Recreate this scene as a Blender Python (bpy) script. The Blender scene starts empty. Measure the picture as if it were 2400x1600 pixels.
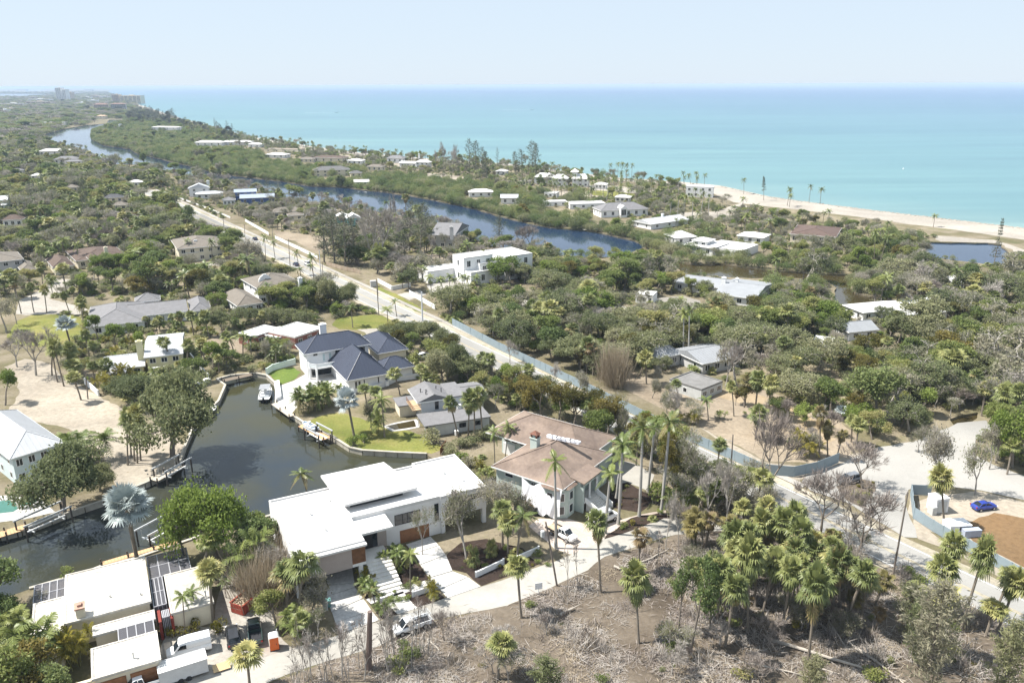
import bpy, bmesh, math, random
import numpy as np
from mathutils import Vector, Matrix, geometry
random.seed(7); RNG = np.random.default_rng(7)
scene = bpy.context.scene
COL = scene.collection
R = math.radians

# ------------------------------------------------------------------ camera
F_PX, CAM_H, HOR = 1867.0, 75.0, 800 - 597
PITCH = math.atan(597 / F_PX) + 0.0022
ROLL = R(0.215)
_fw = np.array([0, math.cos(PITCH), -math.sin(PITCH)]); _up = np.array([0, math.sin(PITCH), math.cos(PITCH)]); _rt = np.array([1.0, 0, 0])
_r2 = _rt * math.cos(ROLL) - _up * math.sin(ROLL); _u2 = _rt * math.sin(ROLL) + _up * math.cos(ROLL)
cam_d = bpy.data.cameras.new('camera'); cam = bpy.data.objects.new('camera', cam_d); COL.objects.link(cam)
cam_d.sensor_width = 36; cam_d.lens = 36 * F_PX / 2400; cam_d.clip_start = 1; cam_d.clip_end = 90000
cam.matrix_world = Matrix(((_r2[0], _u2[0], -_fw[0], 0), (_r2[1], _u2[1], -_fw[1], 0), (_r2[2], _u2[2], -_fw[2], CAM_H), (0, 0, 0, 1)))
scene.camera = cam
HAZE_D = 0.000085
# ------------------------------------------------------------------ world, sun, exposure
SUN_EL = R(57); SUN_V = np.array([-1.0, 0.1]); SUN_V = SUN_V / np.linalg.norm(SUN_V)
world = bpy.data.worlds.new('World'); scene.world = world; world.use_nodes = True
wn = world.node_tree.nodes; wl = world.node_tree.links
sky = wn.new('ShaderNodeTexSky'); sky.sky_type = 'NISHITA'; sky.sun_disc = False
sky.sun_elevation = SUN_EL; sky.sun_rotation = math.atan2(SUN_V[0], SUN_V[1])
sky.altitude = 80; sky.air_density = 1.0; sky.dust_density = 0.25; sky.ozone_density = 2.5
bg = wn['Background']; bg.inputs['Strength'].default_value = 0.112
veil = wn.new('ShaderNodeMix'); veil.data_type = 'RGBA'; veil.inputs[0].default_value = .94      # thin even haze veil over the whole sky
veil.inputs[7].default_value = (2.2, 2.56, 2.98, 1); wl.new(sky.outputs['Color'], veil.inputs[6]); wl.new(veil.outputs[2], bg.inputs['Color'])
sun_d = bpy.data.lights.new('sun', 'SUN'); sun = bpy.data.objects.new('sun', sun_d); COL.objects.link(sun)
sun_d.energy = 3.55; sun_d.angle = R(0.55); sun_d.color = (1, 0.955, 0.88)
sd = Vector((SUN_V[0] * math.cos(SUN_EL), SUN_V[1] * math.cos(SUN_EL), math.sin(SUN_EL)))
sun.rotation_euler = sd.to_track_quat('Z', 'Y').to_euler()
vs = scene.view_settings; vs.view_transform = 'Standard'; vs.look = 'None'; vs.gamma = 1; vs.exposure = 1.48; vs.use_curve_mapping = False
cy = scene.cycles; cy.use_denoising = True; cy.max_bounces = 6; cy.diffuse_bounces = 3; cy.glossy_bounces = 3
cy.transmission_bounces = 4; cy.transparent_max_bounces = 8; cy.volume_bounces = 0; cy.sample_clamp_indirect = 6
cy.caustics_reflective = False; cy.caustics_refractive = False

# ------------------------------------------------------------------ photo pixel -> place in the world
def G(x, y, z=0.0):
    d = _fw + _r2 * (x - 1200) / F_PX - _u2 * (y - 800) / F_PX
    t = (z - CAM_H) / d[2]
    return (float(d[0] * t), float(d[1] * t), float(z))
def PX(q):
    q = np.array(q, float) - np.array([0, 0, CAM_H]); z = float(q @ _fw)
    return 1200 + F_PX * float(q @ _r2) / z, 800 - F_PX * float(q @ _u2) / z, z
def W(pts, z=0.0): return [G(a, b, z)[:2] for a, b in pts]

# ------------------------------------------------------------------ materials
MATS = {}
def new_mat(name):
    m = bpy.data.materials.new(name); m.use_nodes = True; MATS[name] = m
    nt = m.node_tree; return m, nt, nt.nodes['Principled BSDF']
def c4(c): return (c[0], c[1], c[2], 1)
def noise(nt, scale, detail=4, rough=.6, coord='obj', dist=0.0, stretch=None):
    n = nt.nodes.new('ShaderNodeTexNoise'); n.inputs['Scale'].default_value = scale; n.inputs['Detail'].default_value = detail
    n.inputs['Roughness'].default_value = rough; n.inputs['Distortion'].default_value = dist
    if coord == 'obj': src = nt.nodes.new('ShaderNodeTexCoord').outputs['Object']
    else: src = nt.nodes.new('ShaderNodeNewGeometry').outputs['Position']
    if stretch:
        mp = nt.nodes.new('ShaderNodeMapping'); mp.inputs['Scale'].default_value = stretch[:3]
        if len(stretch) > 3: mp.inputs['Rotation'].default_value = (0, 0, stretch[3])
        nt.links.new(src, mp.inputs['Vector']); src = mp.outputs['Vector']
    nt.links.new(src, n.inputs['Vector']); return n.outputs['Fac']
def ramp(nt, fac, stops):
    r = nt.nodes.new('ShaderNodeValToRGB'); e = r.color_ramp.elements
    while len(e) < len(stops): e.new(0.5)
    for k, (p, c) in enumerate(stops): e[k].position = p; e[k].color = c4(c)
    nt.links.new(fac, r.inputs['Fac']); return r.outputs['Color']
def mixc(nt, fac, a, b, mode='MIX'):
    m = nt.nodes.new('ShaderNodeMix'); m.data_type = 'RGBA'; m.blend_type = mode
    if isinstance(fac, (int, float)): m.inputs[0].default_value = fac
    else: nt.links.new(fac, m.inputs[0])
    for s, i in ((a, 6), (b, 7)):
        if isinstance(s, tuple): m.inputs[i].default_value = c4(s)
        else: nt.links.new(s, m.inputs[i])
    return m.outputs[2]
def bump(nt, b, fac, strength=.4, dist=.05):
    n = nt.nodes.new('ShaderNodeBump'); n.inputs['Strength'].default_value = strength; n.inputs['Distance'].default_value = dist
    nt.links.new(fac, n.inputs['Height']); nt.links.new(n.outputs['Normal'], b.inputs['Normal'])
def M(name, col, rough=.75, var=.12, scale=.6, spec=.3, metal=0.0, bmp=0.0, coord='obj', fine=True):
    """plain weathered surface: base colour with two sizes of blotches"""
    if name in MATS: return MATS[name]
    m, nt, b = new_mat(name)
    b.inputs['Roughness'].default_value = rough; b.inputs['Specular IOR Level'].default_value = spec; b.inputs['Metallic'].default_value = metal
    lo = tuple(min(1, x * (1 - var)) for x in col); hi = tuple(min(1, x * (1 + var)) for x in col)
    f = noise(nt, scale, 5, .65, coord)
    c = ramp(nt, f, [(.3, lo), (.7, hi)])
    if fine:
        f2 = noise(nt, scale * 7, 3, .6, coord)
        d = ramp(nt, f2, [(.3, (1 - var * .7,) * 3), (.7, (1, 1, 1))])
        c = mixc(nt, 1.0, c, d, 'MULTIPLY')
    nt.links.new(c, b.inputs['Base Color'])
    if bmp: bump(nt, b, noise(nt, scale * 6, 4, .7, coord), bmp, .05)
    return m
def ground_mat(name, stops, scale=.08, fine=1.2, rough=.95, bmp=.5, speck=None, con=1.0):
    m, nt, b = new_mat(name); b.inputs['Roughness'].default_value = rough; b.inputs['Specular IOR Level'].default_value = .1
    f = noise(nt, scale, 8, .62, 'pos', .4)
    c = ramp(nt, f, stops)
    f0 = noise(nt, scale * .28, 5, .6, 'pos', .8); c = mixc(nt, 1.0, c, ramp(nt, f0, [(.32, (.74, .73, .72)), (.5, (1, 1, 1)), (.68, (1.18, 1.17, 1.15))]), 'MULTIPLY')
    f2 = noise(nt, fine, 6, .7, 'pos')
    c = mixc(nt, 1.0, c, ramp(nt, f2, [(.25, (1 - .38 * con,) * 3), (.75, (1 + .12 * con,) * 3)]), 'MULTIPLY')
    if speck:
        f3 = noise(nt, speck[1], 3, .6, 'pos')
        s = nt.nodes.new('ShaderNodeMapRange'); s.inputs[1].default_value = speck[2]; s.inputs[2].default_value = speck[2] + .08
        nt.links.new(f3, s.inputs[0]); c = mixc(nt, s.outputs[0], c, speck[0])
    nt.links.new(c, b.inputs['Base Color']); bump(nt, b, f2, bmp, .15); return m
def water_mat(name, stops, scale, rough, ripple, rip_scale, coord_stretch=None, spec=.5):
    m, nt, b = new_mat(name)
    f = noise(nt, scale, 5, .55, 'pos', .3, coord_stretch)
    nt.links.new(ramp(nt, f, stops), b.inputs['Base Color'])
    b.inputs['Roughness'].default_value = rough; b.inputs['IOR'].default_value = 1.33; b.inputs['Specular IOR Level'].default_value = spec
    bump(nt, b, noise(nt, rip_scale, 3, .6, 'pos', .2, (1, 1.8, 1)), ripple, .1); return m

# ------------------------------------------------------------------ mesh building
class MB:
    def __init__(s): s.v = []; s.f = []; s.m = []; s.mi = 0
    def add(s, vs, fs):
        o = len(s.v); s.v += [tuple(map(float, x)) for x in vs]; s.f += [tuple(i + o for i in f) for f in fs]; s.m += [s.mi] * len(fs); return s
    def box(s, x0, x1, y0, y1, z0, z1):
        return s.add([(x0, y0, z0), (x1, y0, z0), (x1, y1, z0), (x0, y1, z0), (x0, y0, z1), (x1, y0, z1), (x1, y1, z1), (x0, y1, z1)],
                     [(3, 2, 1, 0), (4, 5, 6, 7), (0, 1, 5, 4), (1, 2, 6, 5), (2, 3, 7, 6), (3, 0, 4, 7)])
    def cbox(s, c, size, rz=0.0, rx=0.0):
        m = Matrix.Rotation(rz, 3, 'Z') @ Matrix.Rotation(rx, 3, 'X'); h = [k / 2 for k in size]; vs = []
        for z in (-1, 1):
            for x, y in ((-1, -1), (1, -1), (1, 1), (-1, 1)):
                p = m @ Vector((x * h[0], y * h[1], z * h[2])); vs.append((p.x + c[0], p.y + c[1], p.z + c[2]))
        return s.add(vs, [(3, 2, 1, 0), (4, 5, 6, 7), (0, 1, 5, 4), (1, 2, 6, 5), (2, 3, 7, 6), (3, 0, 4, 7)])
    def bar(s, a, b, w, h=None):
        """square bar from a to b"""
        a = Vector(a); b = Vector(b); d = (b - a).normalized(); up = Vector((0, 0, 1)) if abs(d.z) < .95 else Vector((1, 0, 0))
        x = d.cross(up).normalized() * w / 2; y = x.cross(d).normalized() * (h or w) / 2
        vs = [p + k for p in (a, b) for k in (-x - y, x - y, x + y, -x + y)]
        return s.add(vs, [(0, 1, 2, 3), (7, 6, 5, 4), (0, 4, 5, 1), (1, 5, 6, 2), (2, 6, 7, 3), (3, 7, 4, 0)])
    def prism(s, poly, z0, z1, top=True, bottom=True):
        n = len(poly)
        ar = sum(poly[i][0] * poly[(i + 1) % n][1] - poly[(i + 1) % n][0] * poly[i][1] for i in range(n))
        if ar < 0: poly = poly[::-1]
        vs = [(p[0], p[1], z0) for p in poly] + [(p[0], p[1], z1) for p in poly]
        fs = [(i, (i + 1) % n, n + (i + 1) % n, n + i) for i in range(n)]
        if top: fs.append(tuple(range(n, 2 * n)))
        if bottom: fs.append(tuple(range(n - 1, -1, -1)))
        return s.add(vs, fs)
    def tube(s, path, rad, n=6, cap=True):
        path = [Vector(p) for p in path]; k = len(path)
        if isinstance(rad, (int, float)): rad = [rad] * k
        vs = []
        for i, p in enumerate(path):
            d = (path[min(i + 1, k - 1)] - path[max(i - 1, 0)]).normalized()
            u = d.cross(Vector((0, 0, 1)) if abs(d.z) < .9 else Vector((1, 0, 0))).normalized(); w = d.cross(u)
            for j in range(n):
                a = 2 * math.pi * j / n; vs.append(p + (u * math.cos(a) + w * math.sin(a)) * rad[i])
        fs = [(i * n + j, i * n + (j + 1) % n, (i + 1) * n + (j + 1) % n, (i + 1) * n + j) for i in range(k - 1) for j in range(n)]
        if cap: fs += [tuple(range(n - 1, -1, -1)), tuple(range((k - 1) * n, k * n))]
        return s.add(vs, fs)
    def lathe(s, prof, n=12, c=(0, 0)):
        vs = [(c[0] + r * math.cos(2 * math.pi * j / n), c[1] + r * math.sin(2 * math.pi * j / n), z) for r, z in prof for j in range(n)]
        k = len(prof)
        fs = [(i * n + j, i * n + (j + 1) % n, (i + 1) * n + (j + 1) % n, (i + 1) * n + j) for i in range(k - 1) for j in range(n)]
        fs += [tuple(range(n - 1, -1, -1)), tuple(range((k - 1) * n, k * n))]
        return s.add(vs, fs)
    def mesh(s, name, mats, smooth=False):
        me = bpy.data.meshes.new(name); me.from_pydata(s.v, [], s.f)
        for m in (mats if isinstance(mats, (list, tuple)) else [mats]): me.materials.append(m)
        if max(s.m, default=0): me.polygons.foreach_set('material_index', s.m)
        if smooth: me.polygons.foreach_set('use_smooth', [True] * len(s.f))
        me.update(); return me
    def build(s, name, mats, parent=None, loc=None, rz=0, smooth=False):
        return link(name, s.mesh(name, mats, smooth), parent, loc, rz)
def link(name, me, parent=None, loc=None, rz=0):
    o = bpy.data.objects.new(name, me); COL.objects.link(o)
    if parent is not None: o.parent = parent
    if loc is not None: o.location = loc
    if rz: o.rotation_euler = (0, 0, rz)
    return o
def tag(o, label, cat, group=None):
    o['label'] = label; o['category'] = cat
    if group: o['group'] = group
    return o
def thing(name, label, cat, loc=(0, 0, 0), rz=0, group=None): return tag(link(name, None, None, loc, rz), label, cat, group)
def structure(o): o['kind'] = 'structure'; return o
def stuff(o): o['kind'] = 'stuff'; return o
def dup(o, loc, rz, label=None, scale=None):
    r = o.copy(); COL.objects.link(r); r.location = loc; r.rotation_euler = (0, 0, rz)
    if scale: r.scale = scale
    if label: r['label'] = label
    for ch in o.children:
        c = ch.copy(); COL.objects.link(c); c.parent = r
        for g in ch.children:
            d = g.copy(); COL.objects.link(d); d.parent = c
    return r
# polygons
def pip(pts, poly):
    pts = np.asarray(pts, float); x, y = pts[:, 0], pts[:, 1]; P = np.asarray(poly, float); ins = np.zeros(len(pts), bool)
    j = len(P) - 1
    for i in range(len(P)):
        xi, yi = P[i]; xj, yj = P[j]
        if yi != yj:
            c = ((yi > y) != (yj > y)) & (x < (xj - xi) * (y - yi) / (yj - yi) + xi); ins ^= c
        j = i
    return ins
def pdist(pts, poly):
    pts = np.asarray(pts, float); P = np.asarray(poly, float); d = np.full(len(pts), 1e9)
    for i in range(len(P)):
        a, b = P[i], P[(i + 1) % len(P)]; ab = b - a; L = ab @ ab
        t = np.clip(((pts - a) @ ab) / (L if L else 1), 0, 1); q = a + t[:, None] * ab; d = np.minimum(d, np.hypot(*(pts - q).T))
    return d
def rough(poly, step, amp, seed=0):
    """a polygon with an uneven natural edge"""
    rg = random.Random(seed + len(poly)); out = []
    n = len(poly)
    for i in range(n):
        a = np.array(poly[i]); b = np.array(poly[(i + 1) % n]); L = np.linalg.norm(b - a); k = max(1, int(L / step)); nn = np.array([-(b - a)[1], (b - a)[0]]) / max(L, 1e-6)
        for t in range(k): out.append(tuple(a + (b - a) * t / k + nn * rg.uniform(-amp, amp)))
    return out
def sheet(name, poly, z, mat, parent=None, kind='structure'):
    vs = [Vector((p[0], p[1])) for p in poly]; n = len(vs)
    r = geometry.delaunay_2d_cdt(vs, [(i, (i + 1) % n) for i in range(n)], [], 0, 1e-4)
    tri = [t for t in r[2]]; cen = np.array([np.mean([r[0][i] for i in t], axis=0) for t in tri]); ok = pip(cen, poly)
    mb = MB(); fs = []
    for t, k in zip(tri, ok):
        if not k: continue
        a, b, c = [r[0][i] for i in t]
        fs.append(tuple(t) if (b - a).cross(c - a) > 0 else tuple(t[::-1]))
    mb.add([(p.x, p.y, z) for p in r[0]], fs)
    o = mb.build(name, mat, parent)
    if parent is None and kind: o['kind'] = kind
    return o
# ================================================================== the ground, water and roads
coast_px = [(2900, 596), (2400, 535), (2208, 512), (2055, 494), (1928, 478), (1800, 461), (1685, 435), (1583, 425), (1455, 417), (1379, 408), (1194, 384), (1010, 372), (855, 359), (779, 350),
            (664, 333), (569, 318), (472, 290), (418, 277), (326, 246), (314, 239), (275, 226), (252, 216), (262, 210.5), (225, 207)]
coast = W(coast_px)
land = [(1500, 250)] + coast + [(-14000, 26000), (-14000, 0), (-900, -200), (900, -200)]
river_px = [(288, 281), (255, 281), (250, 290), (200, 294), (153, 302), (94, 318), (120, 335), (166, 347), (204, 360), (230, 372), (255, 384), (319, 386), (367, 396), (408, 405), (510, 424), (600, 445), (687, 471), (779, 482), (822, 486),
            (893, 497), (970, 510), (1021, 525), (1085, 548), (1150, 575), (1251, 590), (1353, 601), (1430, 601), (1458, 604), (1493, 584), (1514, 576), (1481, 562), (1430, 549), (1363, 539), (1289, 533), (1200, 513),
            (1115, 490), (1034, 472), (957, 457), (868, 446), (809, 439), (728, 436), (664, 425), (600, 417), (510, 407), (434, 386), (370, 371), (319, 358), (306, 349), (242, 340), (217, 327), (217, 308), (268, 291), (293, 285)]
creek_px = [(1560, 606), (1618, 618), (1672, 620), (1685, 616), (1736, 624), (1800, 633), (1877, 637), (1928, 641), (2038, 642), (1991, 664), (2004, 687), (2060, 698), (2012, 730), (1953, 716), (1958, 674), (1925, 652), (1800, 652), (1761, 652), (1685, 649), (1598, 639)]
lagoon_px = [(2160, 566), (2230, 568), (2315, 569), (2345, 572), (2372, 598), (2381, 622), (2330, 622), (2285, 616), (2170, 600)]
canal_px = [(528, 903), (508, 889), (540, 880), (584, 876), (600, 875), (625, 880), (648, 901), (647, 944), (684, 972), (715, 993), (779, 1023), (819, 1049), (850, 1056), (932, 1061), (1000, 1064), (1014, 1074), (1000, 1098),
            (900, 1135), (760, 1175), (640, 1207), (485, 1252), (316, 1310), (237, 1328), (209, 1340), (69, 1380), (-130, 1450), (-130, 1295), (0, 1255), (51, 1243), (153, 1204), (242, 1174), (281, 1156), (339, 1133), (395, 1108), (418, 1090), (434, 1044), (452, 1003), (485, 965), (512, 940)]
pond_px = [(2225, 982), (2252, 972), (2292, 966), (2290, 980), (2268, 994), (2238, 999)]
bay_px = [(-300, 219), (60, 219), (106, 220), (112, 225), (60, 228), (-300, 229)]
bay2_px = [(55, 209.5), (100, 210), (108, 213), (62, 215)]
HOLES = {'river_water': (rough(W(river_px), 9, 1.2), -.6), 'creek_water': (rough(W(creek_px), 5, .7), -.6), 'lagoon_water': (rough(W(lagoon_px), 5, .8), -.6),
         'canal_water': (W(canal_px), -1.0), 'pond_water': (W(pond_px), -.6), 'bay_water': (W(bay_px), -.6), 'inlet_water': (W(bay2_px), -.6)}
def noise_edge(poly): return poly
pts = [Vector(p) for p in land]; edges = [(i, (i + 1) % len(land)) for i in range(len(land))]
for poly, z in HOLES.values():
    o = len(pts); pts += [Vector(p) for p in poly]; edges += [(o + i, o + (i + 1) % len(poly)) for i in range(len(poly))]
rr = geometry.delaunay_2d_cdt(pts, edges, [], 0, 1e-4)
cen = np.array([np.mean([rr[0][i] for i in t], axis=0) for t in rr[2]])
keep = pip(cen, land)
for poly, z in HOLES.values(): keep &= ~pip(cen, poly)
mb = MB(); fs = []
for t, k in zip(rr[2], keep):
    if k:
        a, b, c = [rr[0][i] for i in t]; fs.append(tuple(t) if (b - a).cross(c - a) > 0 else tuple(t[::-1]))
mb.add([(p.x, p.y, 0) for p in rr[0]], fs)
for poly in [land] + [h[0] for h in HOLES.values()]:       # earth banks down into the water
    n = len(poly); mb.add([(p[0], p[1], 0) for p in poly] + [(p[0], p[1], -2.2) for p in poly], [(i, (i + 1) % n, n + (i + 1) % n, n + i) for i in range(n)])
m_ground = ground_mat('woodland_soil', [(.28, (.10, .105, .045)), (.45, (.16, .14, .085)), (.58, (.235, .20, .145)), (.72, (.14, .14, .058))], .06, 1.1)
structure(mb.build('ground', m_ground))
m_river = water_mat('river_water', [(.3, (.012, .027, .060)), (.7, (.018, .036, .070))], .02, .06, .10, .35)  # blue sky reflection put into the base colour
m_canal = water_mat('canal_water', [(.3, (.018, .029, .046)), (.6, (.044, .043, .022))], .035, .05, .05, .5)  # olive water; bluish patches paint sky reflection into the colour
m_creek = water_mat('creek_water', [(.3, (.035, .028, .012)), (.7, (.05, .04, .018))], .05, .05, .04, .5)
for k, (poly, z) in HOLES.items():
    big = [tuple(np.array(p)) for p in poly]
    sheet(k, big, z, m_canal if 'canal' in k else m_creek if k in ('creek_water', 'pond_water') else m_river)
# the sea, wide enough to reach the horizon, turquoise over the sandbars and bluer offshore
m, nt, b = new_mat('sea_water')
geo = nt.nodes.new('ShaderNodeNewGeometry'); sp = nt.nodes.new('ShaderNodeVectorMath'); sp.operation = 'DOT_PRODUCT'
A, B = np.array(coast[1]), np.array(coast[14]); tdir = (B - A) / np.linalg.norm(B - A); ndir = np.array([tdir[1], -tdir[0]]); ndir = ndir if ndir @ (np.array([500, 900]) - A) > 0 else -ndir
sp.inputs[1].default_value = (ndir[0], ndir[1], 0); nt.links.new(geo.outputs['Position'], sp.inputs[0])
sb = nt.nodes.new('ShaderNodeMath'); sb.operation = 'SUBTRACT'; sb.inputs[1].default_value = float(A @ ndir); nt.links.new(sp.outputs['Value'], sb.inputs[0])
wob = noise(nt, .004, 4, .6, 'pos', .5, (1, 1, 1)); wm = nt.nodes.new('ShaderNodeMath'); wm.operation = 'MULTIPLY_ADD'; wm.inputs[1].default_value = 240; nt.links.new(wob, wm.inputs[0]); nt.links.new(sb.outputs[0], wm.inputs[2])
mr = nt.nodes.new('ShaderNodeMapRange'); mr.inputs[1].default_value = 100; mr.inputs[2].default_value = 5200; nt.links.new(wm.outputs[0], mr.inputs[0])
pw = nt.nodes.new('ShaderNodeMath'); pw.operation = 'POWER'; pw.inputs[1].default_value = .55; nt.links.new(mr.outputs[0], pw.inputs[0])
depth_col = ramp(nt, pw.outputs[0], [(0, (.155, .235, .225)), (.12, (.10, .205, .215)), (.3, (.080, .185, .21)), (.6, (.060, .150, .205)), (1, (.040, .112, .20))])
st = noise(nt, .012, 6, .62, 'pos', .6, (.28, 2.2, 1, math.atan2(tdir[1], tdir[0]) * 0 ))
streak = ramp(nt, st, [(.3, (.80, .86, .89)), (.5, (1, 1, 1)), (.72, (1.22, 1.16, 1.12))])
st2 = noise(nt, .0016, 4, .6, 'pos', .4, (.25, 2.5, 1))
streak2 = ramp(nt, st2, [(.35, (.84, .89, .95)), (.65, (1.10, 1.08, 1.05))])
nt.links.new(mixc(nt, 1, mixc(nt, 1, depth_col, streak, 'MULTIPLY'), streak2, 'MULTIPLY'), b.inputs['Base Color'])
b.inputs['Roughness'].default_value = .3; b.inputs['IOR'].default_value = 1.33; b.inputs['Specular IOR Level'].default_value = .35
bump(nt, b, noise(nt, .5, 4, .6, 'pos', .3, (1, 2.2, 1)), .25, .3)
sea = [tuple(c) for c in W([(2900, 604), (2400, 540), (1928, 481), (1685, 438), (1379, 412), (1010, 376), (664, 335), (472, 292), (314, 241), (252, 217), (262, 211.5), (225, 208)])]
sea = [(1500, 230)] + [(p[0] - ndir[0] * 60, p[1] - ndir[1] * 60) for p in sea] + [(-14500, 26000), (-30000, 44000), (0, 52000), (34000, 44000), (30000, 200)]
sheet('sea', sea, -1.1, m)

# beach: bare pale sand strip with a sloped wet edge
m_beach = ground_mat('beach_sand', [(.3, (.33, .298, .255)), (.7, (.40, .37, .328))], .05, .8, .9, .25)
inner_px = [(2900, 640), (2400, 562), (2330, 551), (2208, 535), (2120, 524), (2060, 515), (1980, 504), (1900, 495), (1800, 484), (1720, 474), (1660, 448), (1560, 432), (1455, 424), (1379, 414), (1194, 389), (1010, 377), (855, 365), (779, 356), (664, 339), (569, 323), (472, 295), (418, 281), (326, 249)]
beach_poly = coast[:19] + [tuple(p) for p in W(inner_px)][::-1]
sheet('beach', rough(beach_poly, 6, .9, 3), .012, m_beach)
mb = MB(); cs = coast[:19]; nrm = [(ndir[0], ndir[1])] * len(cs)
mb.add([(p[0], p[1], .010) for p in cs] + [(p[0] + ndir[0] * 9, p[1] + ndir[1] * 9, -1.5) for p in cs], [(i + 1, i, len(cs) + i, len(cs) + i + 1) for i in range(len(cs) - 1)])
structure(mb.build('beach_slope', M('wet_sand', (.50, .45, .37), .6, .15, .2, coord='pos')))

# roads -------------------------------------------------------------------
m_road = ground_mat('pale_asphalt', [(.3, (.25, .245, .232)), (.7, (.285, .28, .267))], .07, 1.6, .9, .05, con=.25)
m_sand_road = ground_mat('shell_road', [(.3, (.32, .305, .275)), (.7, (.38, .365, .335))], .09, 1.1, .95, .15, con=.4)
m_walk = ground_mat('pavement_concrete', [(.3, (.33, .31, .28)), (.7, (.40, .38, .35))], .1, 2, .9, .15)
m_line = M('road_paint_white', (.72, .72, .70), .7, .25, 1.5, coord='pos'); m_yellow = M('road_paint_yellow', (.46, .37, .20), .7, .4, 1.5, coord='pos')
q0, q1 = np.array(G(676, 622)[:2]), np.array(G(2234, 1401)[:2]); rd = (q1 - q0) / np.linalg.norm(q1 - q0); rn = np.array([-rd[1], rd[0]])   # rn points to the sea side
if rn[0] < 0: rn = -rn
def RP(s, t): return tuple(q0 + rd * s + rn * t)            # road coordinates: s along (towards the camera), t across
def RS(px, py, z=0): p = np.array(G(px, py, z)[:2]) - q0; return float(p @ rd), float(p @ rn)
RW = 8.6
road_poly = [RP(-320, 0), RP(-320, RW), RP(-100, RW), RP(100, RW), RP(330, RW), RP(420, RW), RP(420, 0), RP(100, 0)]
sheet('main_road', road_poly, .05, m_road)
sheet('pavement', [RP(-320, RW + 2.2), RP(-320, RW + 4.0), RP(255, RW + 4.0), RP(255, RW + 2.2)], .12, m_walk)
sheet('road_verge', rough([RP(-320, -1.6), RP(-320, RW + 2.3), RP(258, RW + 2.3), RP(330, RW + 1.0), RP(420, RW + 3), RP(420, -1.6)], 4, .35), .03, ground_mat('verge', [(.3, (.30, .27, .19)), (.55, (.42, .38, .31)), (.75, (.22, .22, .10))], .12, 1.5))
mb = MB(); mb.mi = 0
for t in (.45, RW - .45): mb.add([(*RP(-320, t - .08), .056), (*RP(420, t - .08), .056), (*RP(420, t + .08), .056), (*RP(-320, t + .08), .056)], [(0, 1, 2, 3)])
mb.build('edge_line', m_line, bpy.data.objects['main_road'])
mb = MB()
for t in (RW / 2 - .2, RW / 2 + .2): mb.add([(*RP(-320, t - .07), .056), (*RP(420, t - .07), .056), (*RP(420, t + .07), .056), (*RP(-320, t + .07), .056)], [(0, 1, 2, 3)])
mb.build('centre_line', m_yellow, bpy.data.objects['main_road'])
# side street and junction on the right
junction = W([(1880, 1128), (1905, 1100), (1960, 1090), (2000, 1072), (2060, 1048), (2140, 1035), (2200, 1010), (2245, 992), (2310, 985), (2325, 1005), (2290, 1030), (2275, 1060), (2330, 1090), (2400, 1115), (2500, 1150), (2500, 1185), (2400, 1172), (2300, 1148), (2180, 1135), (2128, 1147),
                  (2118, 1180), (2135, 1215), (2150, 1262), (2120, 1258), (2035, 1208), (1990, 1180), (1900, 1150)])
sheet('side_street', rough(junction, 3, .25), .058, ground_mat('street_asphalt', [(.3, (.275, .268, .253)), (.7, (.315, .306, .29))], .07, 1.6, .9, .05, con=.25))
near_up = [(1660, 1215), (1557, 1215), (1496, 1236), (1417, 1264), (1330, 1303), (1228, 1340), (1176, 1358), (1046, 1401), (932, 1440), (794, 1486), (676, 1521), (560, 1558), (430, 1600), (300, 1650)]
near_lo = [(480, 1660), (625, 1597), (728, 1560), (881, 1514), (950, 1478), (1021, 1453), (1187, 1417), (1284, 1378), (1376, 1335), (1417, 1304), (1516, 1272), (1583, 1252), (1670, 1245), (1720, 1240)]
sheet('shell_lane', rough(W(near_up + near_lo), 2.5, .22, 5), .034, m_sand_road)
# ================================================================== buildings
m_white = M('white_render', (.74, .74, .735), .7, .05, .4); m_roofw = M('white_membrane_roof', (.62, .612, .60), .8, .07, .25)
m_glass, _nt, _b = new_mat('window_glass'); _b.inputs['Base Color'].default_value = (.015, .02, .025, 1); _b.inputs['Roughness'].default_value = .06; _b.inputs['Specular IOR Level'].default_value = .7
m_dark = M('dark_metal', (.03, .03, .035), .5, .2, 2); m_frame = M('window_frame_white', (.78, .78, .77), .5, .03, 2, fine=False)
m_taupe = M('taupe_panel', (.36, .31, .285), .7, .08, .5); m_wood = M('brown_wood', (.20, .095, .045), .6, .3, 1.5); m_garage = M('timber_garage_door', (.26, .12, .055), .55, .25, 1.2)
m_conc = M('pale_concrete', (.66, .64, .60), .85, .12, .5); m_grey_roof = M('grey_shingle', (.175, .172, .178), .85, .14, .8, bmp=.3)
m_tan_roof = M('tan_shingle', (.165, .145, .122), .85, .16, .8, bmp=.3); m_brown_roof = ground_mat('stripped_brown_roof', [(.25, (.145, .112, .095)), (.42, (.20, .155, .13)), (.58, (.245, .19, .155)), (.75, (.29, .22, .175))], .22, 1.6, .9, .3, con=.7)
m_redbrown = M('red_brown_tile', (.105, .075, .06), .85, .22, .7, bmp=.5); m_navy = M('navy_metal_roof', (.040, .048, .074), .42, .1, .3, spec=.5); m_navy_rib = M('navy_roof_rib', (.065, .075, .105), .4, .1, .5)
m_metal_roof = M('white_metal_roof', (.44, .45, .465), .45, .06, .3, spec=.5); m_grey_metal = M('grey_metal_roof', (.27, .28, .295), .5, .08, .3)
m_green_wall = M('pale_green_render', (.47, .54, .50), .75, .06, .4); m_yellow_wall = M('pale_yellow_render', (.66, .61, .38), .75, .06, .4); m_cream = M('cream_render', (.66, .60, .47), .8, .08, .4)
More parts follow.
